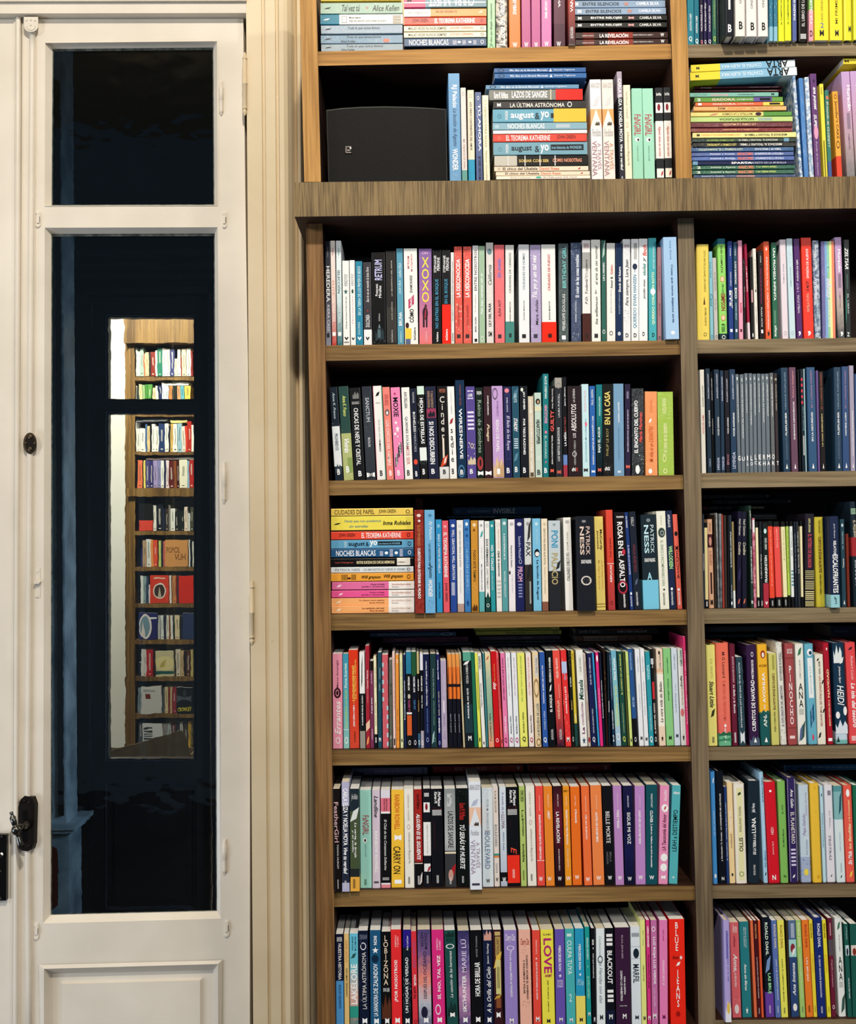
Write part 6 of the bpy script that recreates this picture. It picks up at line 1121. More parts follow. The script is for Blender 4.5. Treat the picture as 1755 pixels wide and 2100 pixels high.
shelf_books('fifth', 1404, 1005, 5.0, (1443, 1248, 1755, 1245), '''
L 180 862 40 88 B 0c1018|1 6 20 80 h 2a3450 @disc|12 28 20 80 r 4a5058 MAURICE LEBLANC|32 62 35 65 r 5a6068 CABALLERO LADRÓN|97 99.5 20 80 h 889 @chev
L 300 1092 94 142 B 0e1018|4 10 20 80 h 2a3450 @disc|18 30 20 80 r 4a5058 MAURICE LEBLANC|34 60 35 65 r 5a6068 CABALLERO LADRÓN|96 98.5 20 80 h 889 @chev
L 178 822 158 206 B 101014 0-9=7a1828|12 46 30 70 r 8a8a8a ARSENE LUPIN CABALLERO|76 98 30 70 rb f0d8a0 MAURICE LEBLANC
L 690 942 236 302 B 30343a|5 95 30 50 h a8b0b8 @lines
192 209 182 245 - 2a3446|42 60 20 80 d dde MACUNERA
213 247 200 330 - 151515 6-90=f1e3a8|92 98 25 75 d fff @lines
252 304 229 300 - dcae8e 17-32=4a2028|4 14 25 75 d 8a5040 JOSÉ ASUNCIÓN|20 30 20 80 h c89080 @disc|36 52 25 80 d a86a50 EL INCLUIDO|60 84 35 70 d 3a1c1c @rect|90 97 25 80 h 2a1c14 @bow
308 334 300 250 - 3c2c20
338 362 310 236 - e8eef0>e0e8ec>50585c>181818
364 388 352 238 - dfe6ec>c8d4da>303438>181818
392 412 375 250 - a84038
414 440 400 255 - 4a3a34>2a2420
444 464 440 258 - 1a1a20
470 500 452 258 - 26343e|18 56 25 75 u fff EL FANTASMA DE CANTERVILLE|75 90 35 65 u ddd OSCAR WILDE|93 97 20 75 h fff @disc
503 525 482 325 - 9a8a5c 80-100=e8f0ec
536 582 545 215 - 1a1730|8 25 25 75 d d8d4c8 Neil Gaiman|32 45 20 80 di e8e0c0 Coraline|58 75 20 80 h 3a3060 @leaf|90 97 20 70 h d87050 @leaf
590 640 585 220 - 1a1a2e|8 25 25 75 d d8d4c8 Neil Gaiman|32 45 20 80 di e8e0c0 Coraline|90 97 20 70 h d87050 @leaf
682 708 655 160 - 284038|5 23 25 75 d e8ecd8 JOSEPH CONRAD|40 76 25 75 ub fff EL CORAZÓN DE LAS TINIEBLAS|93 96 15 85 hb fff B
712 740 690 290 w a83a56~d88aa0|2 16 10 90 h e8ecf0 @rect|20 70 30 60 d f0c8d4 @dots
746 773 725 325 - 1b1b1b 7-88=f4edc2|92 98 25 75 d ddd @lines
780 808 762 325 - 20242a|8 40 25 75 h 9aa0b0 @dots|38 66 25 70 u ddd EL LIBRO DE LAS TIERRAS|92 98 25 75 d ddd @lines
813 868 797 345 - 18211f 71-100=b03244|6 12 20 75 h c8f0f0 @disc|17 31 25 75 u e8f0ec HARRIET CÉSPED|38 70 28 76 ub fff FRANKENSTEIN|92 97 25 75 h fff @chev
877 928 848 320 - 151515 6-89=f04c32|10 75 42 62 u ffd8cc El extraño caso del Dr. Jekyll y Mr. Hyde|92 98 35 65 d ddd @lines
942 1002 908 325 - 151515 6-88=f05450|8 30 42 60 u ffd8d0 Dracula|91 98 35 65 d ddd @lines
1018 1060 985 325 - 151515 6-88=f3edbc|10 45 40 60 u 8a8458 El retrato de Thomas|91 98 35 65 d ddd @lines
1066 1088 1040 320 - 151515 6-86=b8da58|10 60 30 70 u 4a5a20 Cuentos de los mares del sur
1098 1128 1075 320 - 151515 6-88=ecf2f2|12 40 35 65 u 778 El libro|55 75 10 90 h 6a9aa8 @lines
1136 1162 1115 325 - 1d2532|14 60 30 70 u b8c0d0 Cuentos de un mundo perdido
1166 1192 1140 325 - 2a3036|12 60 30 70 u e8ecf0 La llamada de Cthulhu
1197 1222 1180 320 - 151515 6-88=f1e8ba
1234 1330 1235 240 - 241f2c|5 20 35 60 u e8e0a0 MARGARET HURST|22 58 30 72 d e05868 EL MISTERIO DE SALVADOR|60 70 0 100 h b8b07a @lines|71 81 0 100 h c8c08a @lines|82 92 0 100 h e8dc9a @lines|93 99 0 100 h d8cc8a @lines
1348 1445 1322 278 h c9ba3c|4 18 45 70 di 6a5a18 Una colección|22 62 38 70 db 5a1c1c CUENTOS DE EDGAR ALLAN POE|64 86 42 66 d 3a3010 PARA NIÑOS Y NIÑAS
1500 1600 1480 270 hp 1e2a4a 86-100=9cd2dc|8 24 40 60 di d8dcec Jack Mestre|27 42 38 66 db fff RELATOS|42 84 26 80 db fff ESCALOFRIANTES|88 96 35 60 di 2a4a5a gn
1616 1660 1592 300 - 2a4a5c|5 9 20 75 h c8dce4 @disc|14 34 35 62 u c8dce4 H. Melville|45 55 30 70 u fff Presencia|92 97 30 70 h fff @tri
1670 1700 1650 450 - 7a3020
1736 1800 1690 120 h 1c2a36 34-52=a83038|6 12 10 90 h b8e0c0 @lines|18 34 35 90 d f0e0c0 EL PEQUEÑO|56 80 35 90 d dfe8f0 DEL DUQUE
''', 'right')
shelf_books('sixth', 670, 1280, 5.0, (682, 1537, 1415, 1531), '''
L 385 1252 55 78 B 6a3c62|5 60 25 75 r 2a1a24 ¡NO CREAS TODO LO QUE TE DIGO!
L 440 1325 82 128 B 3a6288|9 33 25 75 r a8c4dc Fiona Scarlett|82 96 15 85 h 9ab8d0 @ring
L 578 1450 132 190 B 703a5a|2 7 15 85 h 1a1a1a @ring|14 34 30 70 r a890a0 MARIELA PEÑA|50 95 25 75 r 2a1a24 ¡NO CREAS TODO LO QUE TE DIGO!
L 675 1490 192 220 B 54606c|30 65 25 75 r 2a3038 @lines
64 165 58 300 - f09ab2|7 36 40 66 u 6a2040 Marco Amerighi|36 47 12 85 h 3a1420 @disc|38 45 30 65 h f09ab2 @ring|50 85 22 80 ui fff Errantes|88 95 28 75 h fff @ring
173 233 162 305 - 3f9cba>5fb0c0>94ccc4|10 36 28 70 ub e8f8f8 Fiona Scarlett|38 78 28 70 u c8e470 Los nombres no lloran|80 80.5 0 100 h fff @rect|88 95 20 80 h fff @ring
238 335 222 265 - e03a1c>d83a20>d84a34|16 52 35 62 ub f6d860 EL EXTRAORDINARIO INGENIO PARLANTE|10 50 66 80 u f6d860 DEL PROFESOR PALERMO|53 55 42 58 h e8a870 @ring|56 78 40 62 ub fff JORDI SIERRA I FABRA|83 94 45 60 u 2a1410 edebé
343 398 333 285 - f0f0ee 43-82=191919 82-100=9a948a|2 42 30 60 h 333 @leaf|45 76 38 62 ub fff SI NADIE ME PIDE EL OLVIDO|20 36 45 60 u 888 Jordi Sierra
405 447 393 222 - a82636|24 42 30 65 ub f8e0e0 Carmen Melzona|43 56 40 60 ui f0c0c0 suspiros|72 84 0 100 h f0c8a8 @slant|88 98 10 80 h f0a860 @leaf
450 487 440 375 - 7c3658 0-11=1c1410|14 26 30 65 u f0d8e4 Javi Peralta|42 60 28 68 ub fff El espejo dañado|78 90 30 70 u e8c8d8 CASTILLO
492 522 478 330 - f3ebc2 85-100=151515|12 34 30 66 u 998 Ocaso de los cuentos|50 76 35 65 ui 776 Carlos Tundis|88 94 25 75 h fff @lines
528 568 522 285 - 1f4a5c|16 28 35 65 u 88a0a8 @lines|32 40 30 62 u c8d8e0 mi gato|89 93 20 75 hb fff M
575 636 566 310 - d4606c|0 100 0 28 h a8c4cc @dots|0 100 70 100 h a8c4cc @dots|4 50 0 28 h b4d0d8 @lines|50 98 72 100 h b4d0d8 @lines
641 676 637 360 - 9a9a98>707068>3c4a32|26 40 40 75 u 222 EN EL|86 90 30 70 h ddd @ring
682 710 670 290 - f3cec6|6 60 35 66 u a8605c LAS MUERTES CHICAS DE AGOSTO|90 97 25 75 h 222 @rect
713 748 703 310 - f19c40|5 9 30 72 h fff @ring|58 92 35 66 u 8a4410 Nunca digas nunca, Tatiana
757 788 745 312 - e6e8b4|8 50 30 66 u 8aa088 una visita guiada|90 94 30 70 h 333 @disc
796 820 782 315 - 1b2a52|28 70 20 72 ub fff El insoportable: Un chico mentiroso
825 880 810 285 - 2c82a4>1f5a74 23-58=151412 58-100=151412|26 40 30 66 ub fff ROY BERCEAN|44 49 25 75 h c8c0b0 @disc|50 62 32 66 u e060a0 LA BESTIA|63 65 0 100 h eee @rect|66 87 5 95 h d8602c @rect|92 97 28 70 h fff @ring
884 935 865 285 - 1c4c30>2a5a38 25-100=101225|26 42 30 68 ub fff ROY BERCEAN|50 60 32 66 u 5a9ad8 LUZ AZUL|92 97 28 70 h fff @ring
938 963 920 295 - c8b880 22-100=181410 85-100=3a6a8a|28 40 25 75 ub fff ROY BERCEAN|50 62 30 70 u e8b070 PESADILLA|92 97 15 80 h fff @ring
967 1000 953 300 - e6e6f2 18-82=0d0f19 82-100=b0a8b8|24 40 25 70 ub fff ROY BERCEAN|44 58 30 66 ub fff DEL ÁNGEL|92 97 20 80 h fff @ring
1004 1068 985 310 - 161c42|7 55 36 66 ub f0f0fa Historias mágicas del Uruguay interior|58 84 38 64 u 6a8ac8 NÉSTOR GANDUGLIA|89 94 30 70 h a8b8e0 @ring
1073 1133 1058 305 - 203c40|16 47 38 64 u b8c8c4 Historias bajo la Historia|50 76 40 62 u 8aa8a4 NÉSTOR GANDUGLIA|82 98 10 60 h a8c4c8 @leaf|89 94 40 75 h 7aa0a4 @ring
1143 1175 1122 310 - 1b2362|6 27 25 72 ub fff Ignacio Martínez|40 66 30 70 u f0e0a0 Sueña con ser actriz|68 84 25 75 ub fff MIRANDA|93 97 20 75 h c8d0f0 @ring
1181 1240 1165 375 - b6a8c2|16 40 45 66 u e8e0f0 Florencia García|46 60 35 60 h e8e0ec @rect|62 76 28 62 u 9a8aaa TEXÁS|80 90 30 75 h a898b8 @tri
1255 1297 1235 310 - 141420 0-14=f0a050 14-34=f08034 34-48=ee7a2c|0 100 0 30 h 141420 @leaf|32 35 0 100 h 141420 @rect|64 84 40 70 ui c8c8d8 pedro peña
1301 1341 1278 310 - 141420 0-14=f0a050 14-34=f08034 34-48=ee7a2c|0 100 0 30 h 141420 @leaf|32 35 0 100 h 141420 @rect|64 84 40 70 ui c8c8d8 pedro peña
1345 1390 1320 310 - 141420 0-14=f0a050 14-34=f08034 34-48=ee7a2c|0 100 0 25 h 141420 @leaf|32 35 0 100 h 141420 @rect|64 84 40 70 ui c8c8d8 pedro peña
1395 1420 1352 300 - c8bc9a|6 30 25 70 ub 7a5a40 TIEMPO DE NADA
1426 1510 1393 290 - 151c22 0-9=5ca892 55-85=233a44|9 14 0 80 h f4f4f0 @leaf|13 33 32 60 u e8e8e4 CECILIA CURBELO|38 70 32 60 ub fff AUNQUE ÉL NO ESTÉ|88 93 35 75 hb fff M
1513 1552 1475 290 - 1f6c52|10 60 30 60 u 2f8a6a @lines
1557 1590 1515 300 - e8ec62|20 60 30 70 u 9aa040 @lines|90 94 30 70 h 4a5020 @rect
1595 1634 1545 300 - f0f1ec|3 17 15 75 ub 2a3030 OTRO PLANETA|32 58 25 68 u 555 VIEJAS APUESTAS|93 98 20 75 h 333 @star
1638 1660 1595 300 - 3c828a
1664 1720 1620 300 - f3dcae>a8c0a4>88b098>f2a07c|3 8 15 75 h c87a50 @leaf|64 94 28 62 ub 2a3a34 Tucumán y Sara
1724 1780 1680 280 - cc161c|13 32 40 60 u e8b050 GERMÁN PARDAL|32 40 20 80 ubi fff suy|91 95 25 75 h fff @ring
''', 'left')
shelf_books('sixth', 1000, 1280, 5.0, (682, 1537, 1415, 1531), '''
L -140 735 28 62 B a8b04a|50 90 25 75 r 3a4010 HOLA PRINCESS
L -120 755 65 108 B bcc45a|35 58 25 75 r 2a3010 HOLA PRINCESS|60 85 35 65 r 5a6020 GLORIA CANDIOTI|90 96 15 85 h 1a1a10 @ring
L -80 745 118 164 B 4c4660|15 45 30 60 r 7a7290 @lines|52 65 20 70 r 8a82a0 @lines
L -60 760 168 190 B 3a4a54|55 92 20 80 r a8b4bc CARLOS ENRIQUE
L -60 740 196 232 B 484460|15 45 30 60 r 7a7290 @lines
L 895 1760 40 106 B 191919|5 30 30 70 r 9a9a9a CAMILA SILVA|50 85 30 70 rb b8b4b0 ENTRE RELOJES|38 80 0 30 h 6a1c18 @hill
L 900 1682 112 178 B 8c6a52|2 10 10 90 h 5a4030 @ring|11 54 15 85 h c8b098 @rect|12 53 25 78 hb 1a1614 LA BÚSQUEDA DE LUCÍA|66 82 15 90 h 5a4434 @ring
L 905 1662 184 228 B 84786a|2 10 10 90 h 4a4438 @ring|12 53 25 78 hb 1a1614 LA BÚSQUEDA DE LUCÍA
135 160 85 290 - f06468|6 60 30 70 u a83040 @lines|92 96 30 70 h 8a2030 @rect
167 216 128 300 - f082b4|5 50 28 66 ub 2a1420 ¡NO CREAS TODO LO QUE TE DIGO!|67 86 30 66 ub fff MARIELA PEÑA|90 96 15 75 hb 8a2040 Q
221 272 180 295 - eef3f8|5 46 35 66 u c090a8 ¡NO CREAS TODO LO QUE VES!|67 86 35 66 ub 2a3a50 MARIELA PEÑA|90 96 20 80 hb b84078 Q
276 330 240 295 - eef3f8|5 46 35 66 u c090a8 ¡NO CREAS TODO LO QUE VES!|67 86 35 66 ub 2a3a50 MARIELA PEÑA|90 96 20 80 hb b84078 Q
336 415 298 298 - f0f075|3 52 38 62 u 6aa838 ¡NO CREAS TODO LO QUE ESCUCHES!|63 85 38 62 ub 3a4410 MARIELA PEÑA|89 95 30 75 hb 1a1a10 Q
426 480 388 300 - f3e8e2|4 45 35 66 u d86a6a ¡NO CREAS TODO LO QUE VES!|66 85 35 66 ub 2a3a50 MARIELA PEÑA|90 96 20 80 hb b84058 Q
490 552 455 290 - f0d6a8|3 26 35 92 h d8d4d0 @rect|6 22 45 80 u 6a6460 Cecilia Curbelo|28 48 5 95 h a88a60 @ring|54 60 0 90 h 3a2a20 @dots|53 90 22 92 h e8d8b8 @rect|54 89 30 88 ub 141414 LA BÚSQUEDA DE LUCÍA|91 99 20 95 h 8a6a48 @ring
568 623 528 290 - 305cac|14 54 30 66 ub fff FANÁTICA. QUIERO SER COMO VOS|62 82 32 64 u c8d8f0 MARIELA PEÑA|90 96 15 75 hb fff Q
630 705 595 272 - 0e1218|7 33 38 68 ub fff FEDERICO IVANIER|35 44 35 70 h fff @leaf|46 64 32 75 ub fff EL BOSQUE|82 93 35 72 u ddd ALFAGUARA
710 790 658 272 - f0564a>ee5248>c84444>3c2034|8 29 35 66 ub ffe0d8 HELEN VELANDO|52 72 28 60 ub f8c8a8 VANDALIA|35 50 55 70 u f0b0a0 @lines|82 93 35 72 u ddd ALFAGUARA
801 860 745 268 - ea3636|0 100 0 100 h f88a80 @dots|12 24 5 95 h b8ccf0 @rect|22 31 35 66 u b8c0f0 CECILIA CURBELO|38 66 30 68 ub fff AUNQUE ELLA ESTÉ|90 95 25 72 hb fff M
866 895 822 270 - 1a1e18|0 20 10 90 h c8b870 @dots|28 38 30 70 ub fff ROY BERCEAN|52 62 30 70 u e8c060 PESADILLA|90 95 25 75 h fff @ring
899 930 852 275 - dac440 76-100=1f4a46|3 9 25 70 h 8a5a10 @ring|66 74 40 70 u fff @lines
954 1026 902 268 - f4f4f1|5 26 25 72 h e8ece0 @rect|8 23 38 66 u 777 Cecilia Curbelo|31 52 15 80 ubi 2a5a4a Micaela|54 58 40 65 ui 444 de|56 78 30 65 ui a05a80 confesión|80 87 30 72 ub 7a3a6a La|90 98 25 80 h 3a5a78 @star
1031 1060 975 305 - c8bcb2|8 40 35 70 d 7a3a3a TRES VENIAN DE LEJOS|52 72 35 70 u 8a4a4a Fabio Descaizi|90 96 15 85 h a02030 @disc
1066 1125 1015 300 - 1d2252|5 34 35 66 u e8e8f4 QUE NO TE MIENTAN|60 86 38 62 u fff ALICIA ESCARDÓ VÉGH|90 96 25 75 hb fff Q
1129 1152 1065 295 - 3aa4dc|40 60 30 70 u c8e8f8 @lines
1156 1187 1103 290 - e93284|3 10 20 75 h fff @disc|38 60 30 70 u f8c0dc ME ROMPIÓ
1191 1212 1140 290 - 161e36|30 70 20 76 ub fff El insoportable: Un chico mentiroso
1218 1240 1180 245 - 2a1a14|20 60 20 80 h c88a50 @dots
1244 1268 1225 285 - 172a34|52 64 20 76 ubi fff @lines
1272 1308 1228 290 - 173a5a|3 50 28 66 u d8e0ec LA NOCHE QUE LA VALENTÍA LES GANÓ A LOS DIARIOS|62 82 25 70 ub fff OLGA DREHNEN|88 95 15 75 hb fff 2
1316 1372 1260 270 - 76b8d2>88c4cc>b8d8c4 80-100=a8c8dc|8 31 28 70 ub fff Fiona Scarlett|37 78 28 70 u e8ec80 Los nombres no lloran|87 94 22 80 h fff @ring
1379 1432 1325 280 - 1f4c42|3 46 35 68 ub e4e470 EL LADRIDO DE LOS ÁNGELES|55 86 38 60 u c8d8a0 LUCIANA FERNÁNDEZ BLANCO|90 96 20 75 hb e0e060 Q
1438 1456 1385 285 - 4c5428
1460 1492 1410 285 - d6e88c|10 50 30 66 u 8aa050 una visita guiada|92 96 30 70 h 333 @disc
1496 1545 1435 255 - 2a5694 72-100=101116|4 22 28 66 d a8c4e8 PAULINA AGUIAR|50 60 30 70 d c8dcf4 DEL CLUB|91 96 28 70 h fff @ring
1556 1605 1507 258 - f1f4f9|8 24 35 66 u a8b4c8 CECILIA CURBELO|36 62 38 66 u b8c0d0 A LA MANERA DE AGUSTÍN|90 94 30 75 hb 555 M
1609 1654 1560 255 - f0f3f8|8 24 35 66 u a8b4c8 CECILIA CURBELO|34 68 35 66 u 90a0b8 LUCAS o una sin etiqueta|91 95 30 75 hb 444 M
1659 1708 1612 283 - 2f9cac|14 30 25 75 ub c8f4f8 VIOLETA|58 84 38 62 u e8f8f8 MARÍA INÉS FALCONI|90 97 15 75 hb fff Q
1712 1742 1665 255 - 18181a 10-16=c8ccd4|10 20 30 70 u fff Guzmán|34 52 10 90 h c83038 @rect|56 88 25 75 ub f0e0dc AL BORDE DEL ABISMO|91 96 20 80 h fff @ring
''', 'left')
shelf_books('sixth', 1300, 1280, 7.925, (682, 1537, 1415, 1531), '''
415 520 357 405 - f2dac0 21-24=e8c09c 26-80=fbf6e8|2 6 30 60 h 222 @disc|4 21 35 70 u 7a7480 Cecilia Curbelo|34 76 30 72 ui 1a1818 La otra vida de Belén|89 96 25 72 h 3a1c14 @star
531 655 467 398 - 8ed088|9 26 45 60 ub 2a5a30 CECILIA CURBELO|31 42 38 62 ub 2a6a34 TÓXICA|43 54 40 62 ui 1f5a2a amiga|90 94 35 70 hb 222 M
661 757 600 395 - d6e2ef|6 22 38 62 u 8a98ac CECILIA CURBELO|37 44 45 62 u 8a98a8 no supo|46 66 35 62 u 7a8aa8 LO QUE NATALIA|88 92 30 70 hb 345 M
772 860 705 405 - f0f1ed 0-16=dce6dc|1 18 38 78 ubi 2a4a54 Cecilia Curbelo|28 40 28 66 ubi 1a1a1a Sofía|40 58 38 66 ui b87a30 Las dos caras de|62 70 10 80 h e87a80 @disc|88 96 20 75 h 333 @star
856 900 792 205 - ee3c7c|13 32 38 72 ub fff CECILIA CURBELO|33 35 38 72 h fff @star|36 80 38 72 ub fff De la A a la Z: PALABRAS Y EMOCIONES
''', 'left')
shelf_books('sixth', 1404, 1270, 5.0, (1452, 1532, 1755, 1525), '''
L 215 1055 64 132 B 1a2a34|6 90 25 75 h 5a7078 @lines
L 220 862 150 190 B 16323e|3 68 20 80 h 4a7080 ALICIA EN EL PAÍS DE LAS MARAVILLAS|71 75 20 80 h 8ac0c8 @ring
L 1498 1800 64 178 B 171c3c|10 60 40 60 h 5a6080 @lines
246 342 217 265 h f6ee8a|14 33 40 66 d c8c068 E.B. WHITE|36 62 25 72 dbi 1f1f1a Stuart Little|63 73 30 80 h 3a3a20 @leaf|91 97 40 66 d 555 @lines
354 485 317 245 h f2745c>f4806a>ee6a68 88-100=6cba92|9 34 45 68 d 5a2a24 M G Leonard|37 76 42 66 d d85a48 EL MISTERIO DEL TREN FANTASMA|79 82 45 62 h fff @disc|83 97 45 62 db fff GRANTRAVESÍA|86 90 0 100 h 2a6a4c @hill|92 95 0 100 h 3a8a64 @hill
493 552 458 258 h 6a1f36|12 38 28 66 d e8c0c8 JEANNE DE BEAUMONT|40 68 28 72 di fff La Bella y la Bestia|87 97 35 66 d fff @lines
562 630 523 388 - 2c4652|0 100 0 22 h 8aa0a8 @dots|0 100 78 100 h 8aa0a8 @dots|6 80 35 62 db e0e8ec ALICIA EN EL PAÍS DE LAS MARAVILLAS|84 98 20 85 h dfe8ec @bow
668 772 630 265 h 371e44|7 12 42 66 h fff @ring|15 34 42 64 ub fff MISTERIOSOS|35 86 30 68 ub fff CUENTOS DE NAVIDAD|90 100 0 100 h 4a5c70 @hill|92 97 42 72 h fff @tri
781 885 740 260 h f6ba32 68-100=1f5c5c|6 14 30 78 h a83020 @disc|8 13 42 68 h f0e8d8 @disc|20 22.5 15 90 h 8a5a10 MONTGOMERY|28 58 36 66 ub fff AVONLEA|60 64 45 60 ub fff DE|66 82 36 70 ub e8f0e8 ANA|65 70 0 100 h 1f5c5c @hill|92 97 38 72 h fff @tri
894 972 858 350 - d4d074|2 18 45 75 di 8a8a30 @lines|22 62 38 70 db 6a2420 CUENTOS DE EDGAR ALLAN POE|64 86 40 68 d 4a4018 PARA NIÑOS Y NIÑAS
988 1052 935 240 h e9e9e0|0 100 72 100 h 202420 @dots|0 12 0 100 h 2a2a28 @dots|10 37 30 72 u 555 KATHERINE RUNDELL|42 82 25 66 u 5a4a6a EL EXPLORADOR DEL AMAZONAS|84 99 0 100 h 33362a @dots
1067 1157 1025 252 h a64c4e|5 10 20 82 hb f6e4e0 CARLO COLLODI|22 80 28 68 v fff PINOCHO|14 14.5 0 100 h 7a2c30 @rect|83 83.5 0 100 h 7a2c30 @rect|91 94 15 75 h f0d8d4 @rect
1167 1250 1130 255 - f2f2e9|3 13 25 80 h 3a7a5a @leaf|15 35 42 60 d aaa L.M. MONTGOMERY|39 63 25 78 v 1a1e1c ANA|64 70 20 80 h a8aca4 @lines|76 99 30 95 h 3a5a50 @leaf|80 99 10 60 h 5a6a9a @leaf
1272 1365 1225 255 h 6ab4ce|5 12 25 85 h fff @disc|7 11 45 80 h 1f4a6a @disc|14 54 25 82 h f0f6f8 @rect|22 50 42 62 d a8c0cc QUE EL MUNDO ESPERE|59 84 30 75 h 1a5a84 @slant|62 82 42 58 d b8e0f0 QUERIDO MARTÍN|90 96 42 62 h e8405c @disc
1368 1450 1335 362 - f0ebda|4 8 15 50 h 111 @leaf|8 22 38 62 d 222 MARK TWAIN|24 80 38 66 d a04a3a LAS AVENTURAS DE TOM SAWYER|28 34 70 100 h 222 @leaf|60 66 70 100 h 222 @leaf|86 94 5 45 h 222 @leaf
1468 1527 1420 245 h b21c2e|4 8 35 72 h fff @star|26 54 35 72 ub f4e0b0 NAVIDAD|56 82 38 66 ub f4e0b0 BREVE HISTORIA DE LA|94 97 10 80 h fff @rect
1554 1677 1512 245 h 17364e 88-96=c8dcec 96-100=7abcb8|2 20 5 75 h e8f0f0 @hill|14 22 55 90 h f0f4f4 @leaf|23 40 40 62 di fff Johanna Spyri|42 62 25 80 di fff HEIDI|63 72 70 100 h f4f4f4 @disc|68 75 5 40 h f4f4f4 @disc|76 90 0 100 h dfe8f4 @hill|92 98 5 30 h 1a3a34 @tri
1692 1800 1642 242 h e84e52|4 8 25 70 h 3a1c24 @leaf|13 37 45 70 dbi f8b8b8 Robert Louis|40 84 38 78 dbi fff La isla del tesoro|92 97 20 60 h fff @lines
''', 'right')
shelf_books('seventh', 670, 1560, 5.0, (686, 1826, 1423, 1816), '''
80 153 60 290 p 17100f|13 52 15 75 d d8b0b0 FeatherGirl|54 78 45 68 d ddd TONYA HURLEY|88 97 45 60 d ddd @lines
157 235 152 215 p b6b6d4 22-92=252b3e|6 58 18 80 db fff CARLA ELIZA Y NOELIA MOYA|60 84 22 75 dbi fff Vive tu verdad|90 97 35 60 d ddd @lines
243 338 236 285 p 1f2c34 22-78=465438 78-86=22282a 86-100=eaae44|5 12 15 85 hi ccc John Bellairs|18 34 0 100 h dce4e0 @leaf|33 67 42 72 di fff La carta, la bruja|40 62 18 40 di fff y el anillo|88 97 30 55 d 333 @lines
347 463 338 298 - a6e4d8|26 46 22 78 d a83444 FaNGIRL|49 54 25 60 h fff @disc|50 53 35 52 h 222 @disc|55 68 42 55 d 78b8ac rainbow rowell|91 97 35 55 d 2a5a50 @lines
469 551 463 298 - decfe0|6 28 25 75 dbi 1a141a Landline|42 85 32 68 db fff RAINBOW ROWELL|93 95 20 80 h 555 @rect
559 655 553 300 - 121214 0-8=e6e2ee 8-22=e8788c 22-24=f4f4f4 95-96.5=f4f4f4 96.5-100=e8909c|9 21 30 45 db 5a1424 KIERSTEN|9 21 55 70 db 5a1424 MODGLIN|30 82 35 62 di e8e8e8 El Club de los Corazones Solitarios|89 92 15 85 h ccc @lines
664 795 660 295 - f9c640|5 41 25 66 d d85820 RAINBOW ROWELL|46 52 25 80 h fff @bow|58 86 15 72 d 141414 CARRY ON|92 96 25 80 h fff @rect
803 900 790 290 - f4f1e6|6 32 36 60 d b8b0a8 rainbow rowell|36 41 30 62 h c8a8a0 @ring|44 76 34 66 d a8a098 eleanor&park|89 96 35 55 d 444 @lines
906 990 890 295 - a32722 74-100=121214|5 20 35 75 di 3a1010 Karen M. McManus|25 72 28 75 dbi fff ALGUIEN ES EL SIGUIENTE|75 76 0 100 h e8c8c0 @rect|88 97 35 60 d ddd @lines|84 99 60 95 h e8e0dc @leaf
998 1075 985 288 - 16181f 34-68=f1f1ef|4 8 15 80 h fff @lines|14 24 5 90 h f1f1ef @rect|15 22 28 62 h 8a1c2c @disc|36 66 42 62 di aaa Alguien tiene un secreto|76 84 5 90 h f1f1ef @rect|78 85 45 95 h a82838 @leaf|88 96 38 62 d ddd @lines
1083 1203 1065 290 - 121318|3 15 30 55 dbi fff Karen M.|3 18 60 85 dbi fff McManus|19 24 12 90 h c83a30 @dots|21 27 10 90 h e8e8e8 @lines|33 83 25 78 di e8503a DIME QUE ESCONDES|88 96 38 58 d ddd @lines
1216 1330 1203 290 - 8c9494>b8bcbc>70767a 63-100=3a3a3e|5 18 25 70 di fff Karen M. McManus|23 60 30 78 d 1a1a1c LAZOS DE SANGRE|64 66 0 100 h e8dcc0 @rect|76 92 45 100 h b01c20 @leaf|82 94 30 75 h c8988a @disc|90 97 40 58 d ddd @lines
1342 1465 1325 285 - 0f1312|1 18 10 90 h 2a4a34 @dots|15 32 25 75 di d83030 Karen M. McManus|37 82 25 75 dbi fff TÚ SERÁS MI MUERTE|89 96 38 55 d ddd @lines
1472 1594 1455 215 p eaf1fa 24-42=f2c6ac|3 8 5 95 h 9a9aa2 ARIANA GODOY|16 24 15 80 h b8c0d8 @leaf|24 42 0 100 h e8eef6 @tri|37 41 40 80 h 4a4030 @hill|45 50 10 80 hi a8acb8 Perdidos|54 86 8 46 d b0a0b8 VENTANA|56 80 52 92 d b8a8b8 A TRAVÉS|94 96 15 80 h 445 @rect
1601 1714 1588 275 - e5f1fa|1 7 5 95 h a0a8d8 @dots|12 42 40 62 d a8b8c8 FLOR M. SALVADOR|43 44.5 25 70 h aab @rect|45 82 22 70 d 7a90b0 BOULEVARD|92 96 30 66 hb 111 W
L 258 1034 70 146 B 8486a8/|0 15 40 100 hbi 141420 dline|30 81 28 72 h b8bcd4 RAINBOW ROWELL|93 94 10 90 h 222 @rect
L 1085 2014 48 120 B 981c28 76-100=b04030|9 20 40 60 h c87a80 ALEX MÍREZ|24 60 25 72 hb e0a8a8 PERFECTOS MENTIROSOS|62 74 35 60 h c88088 MENTIRAS 1|93 96 15 75 hb ddd W
'''.replace('8486a8/', '8486a8'), 'left')
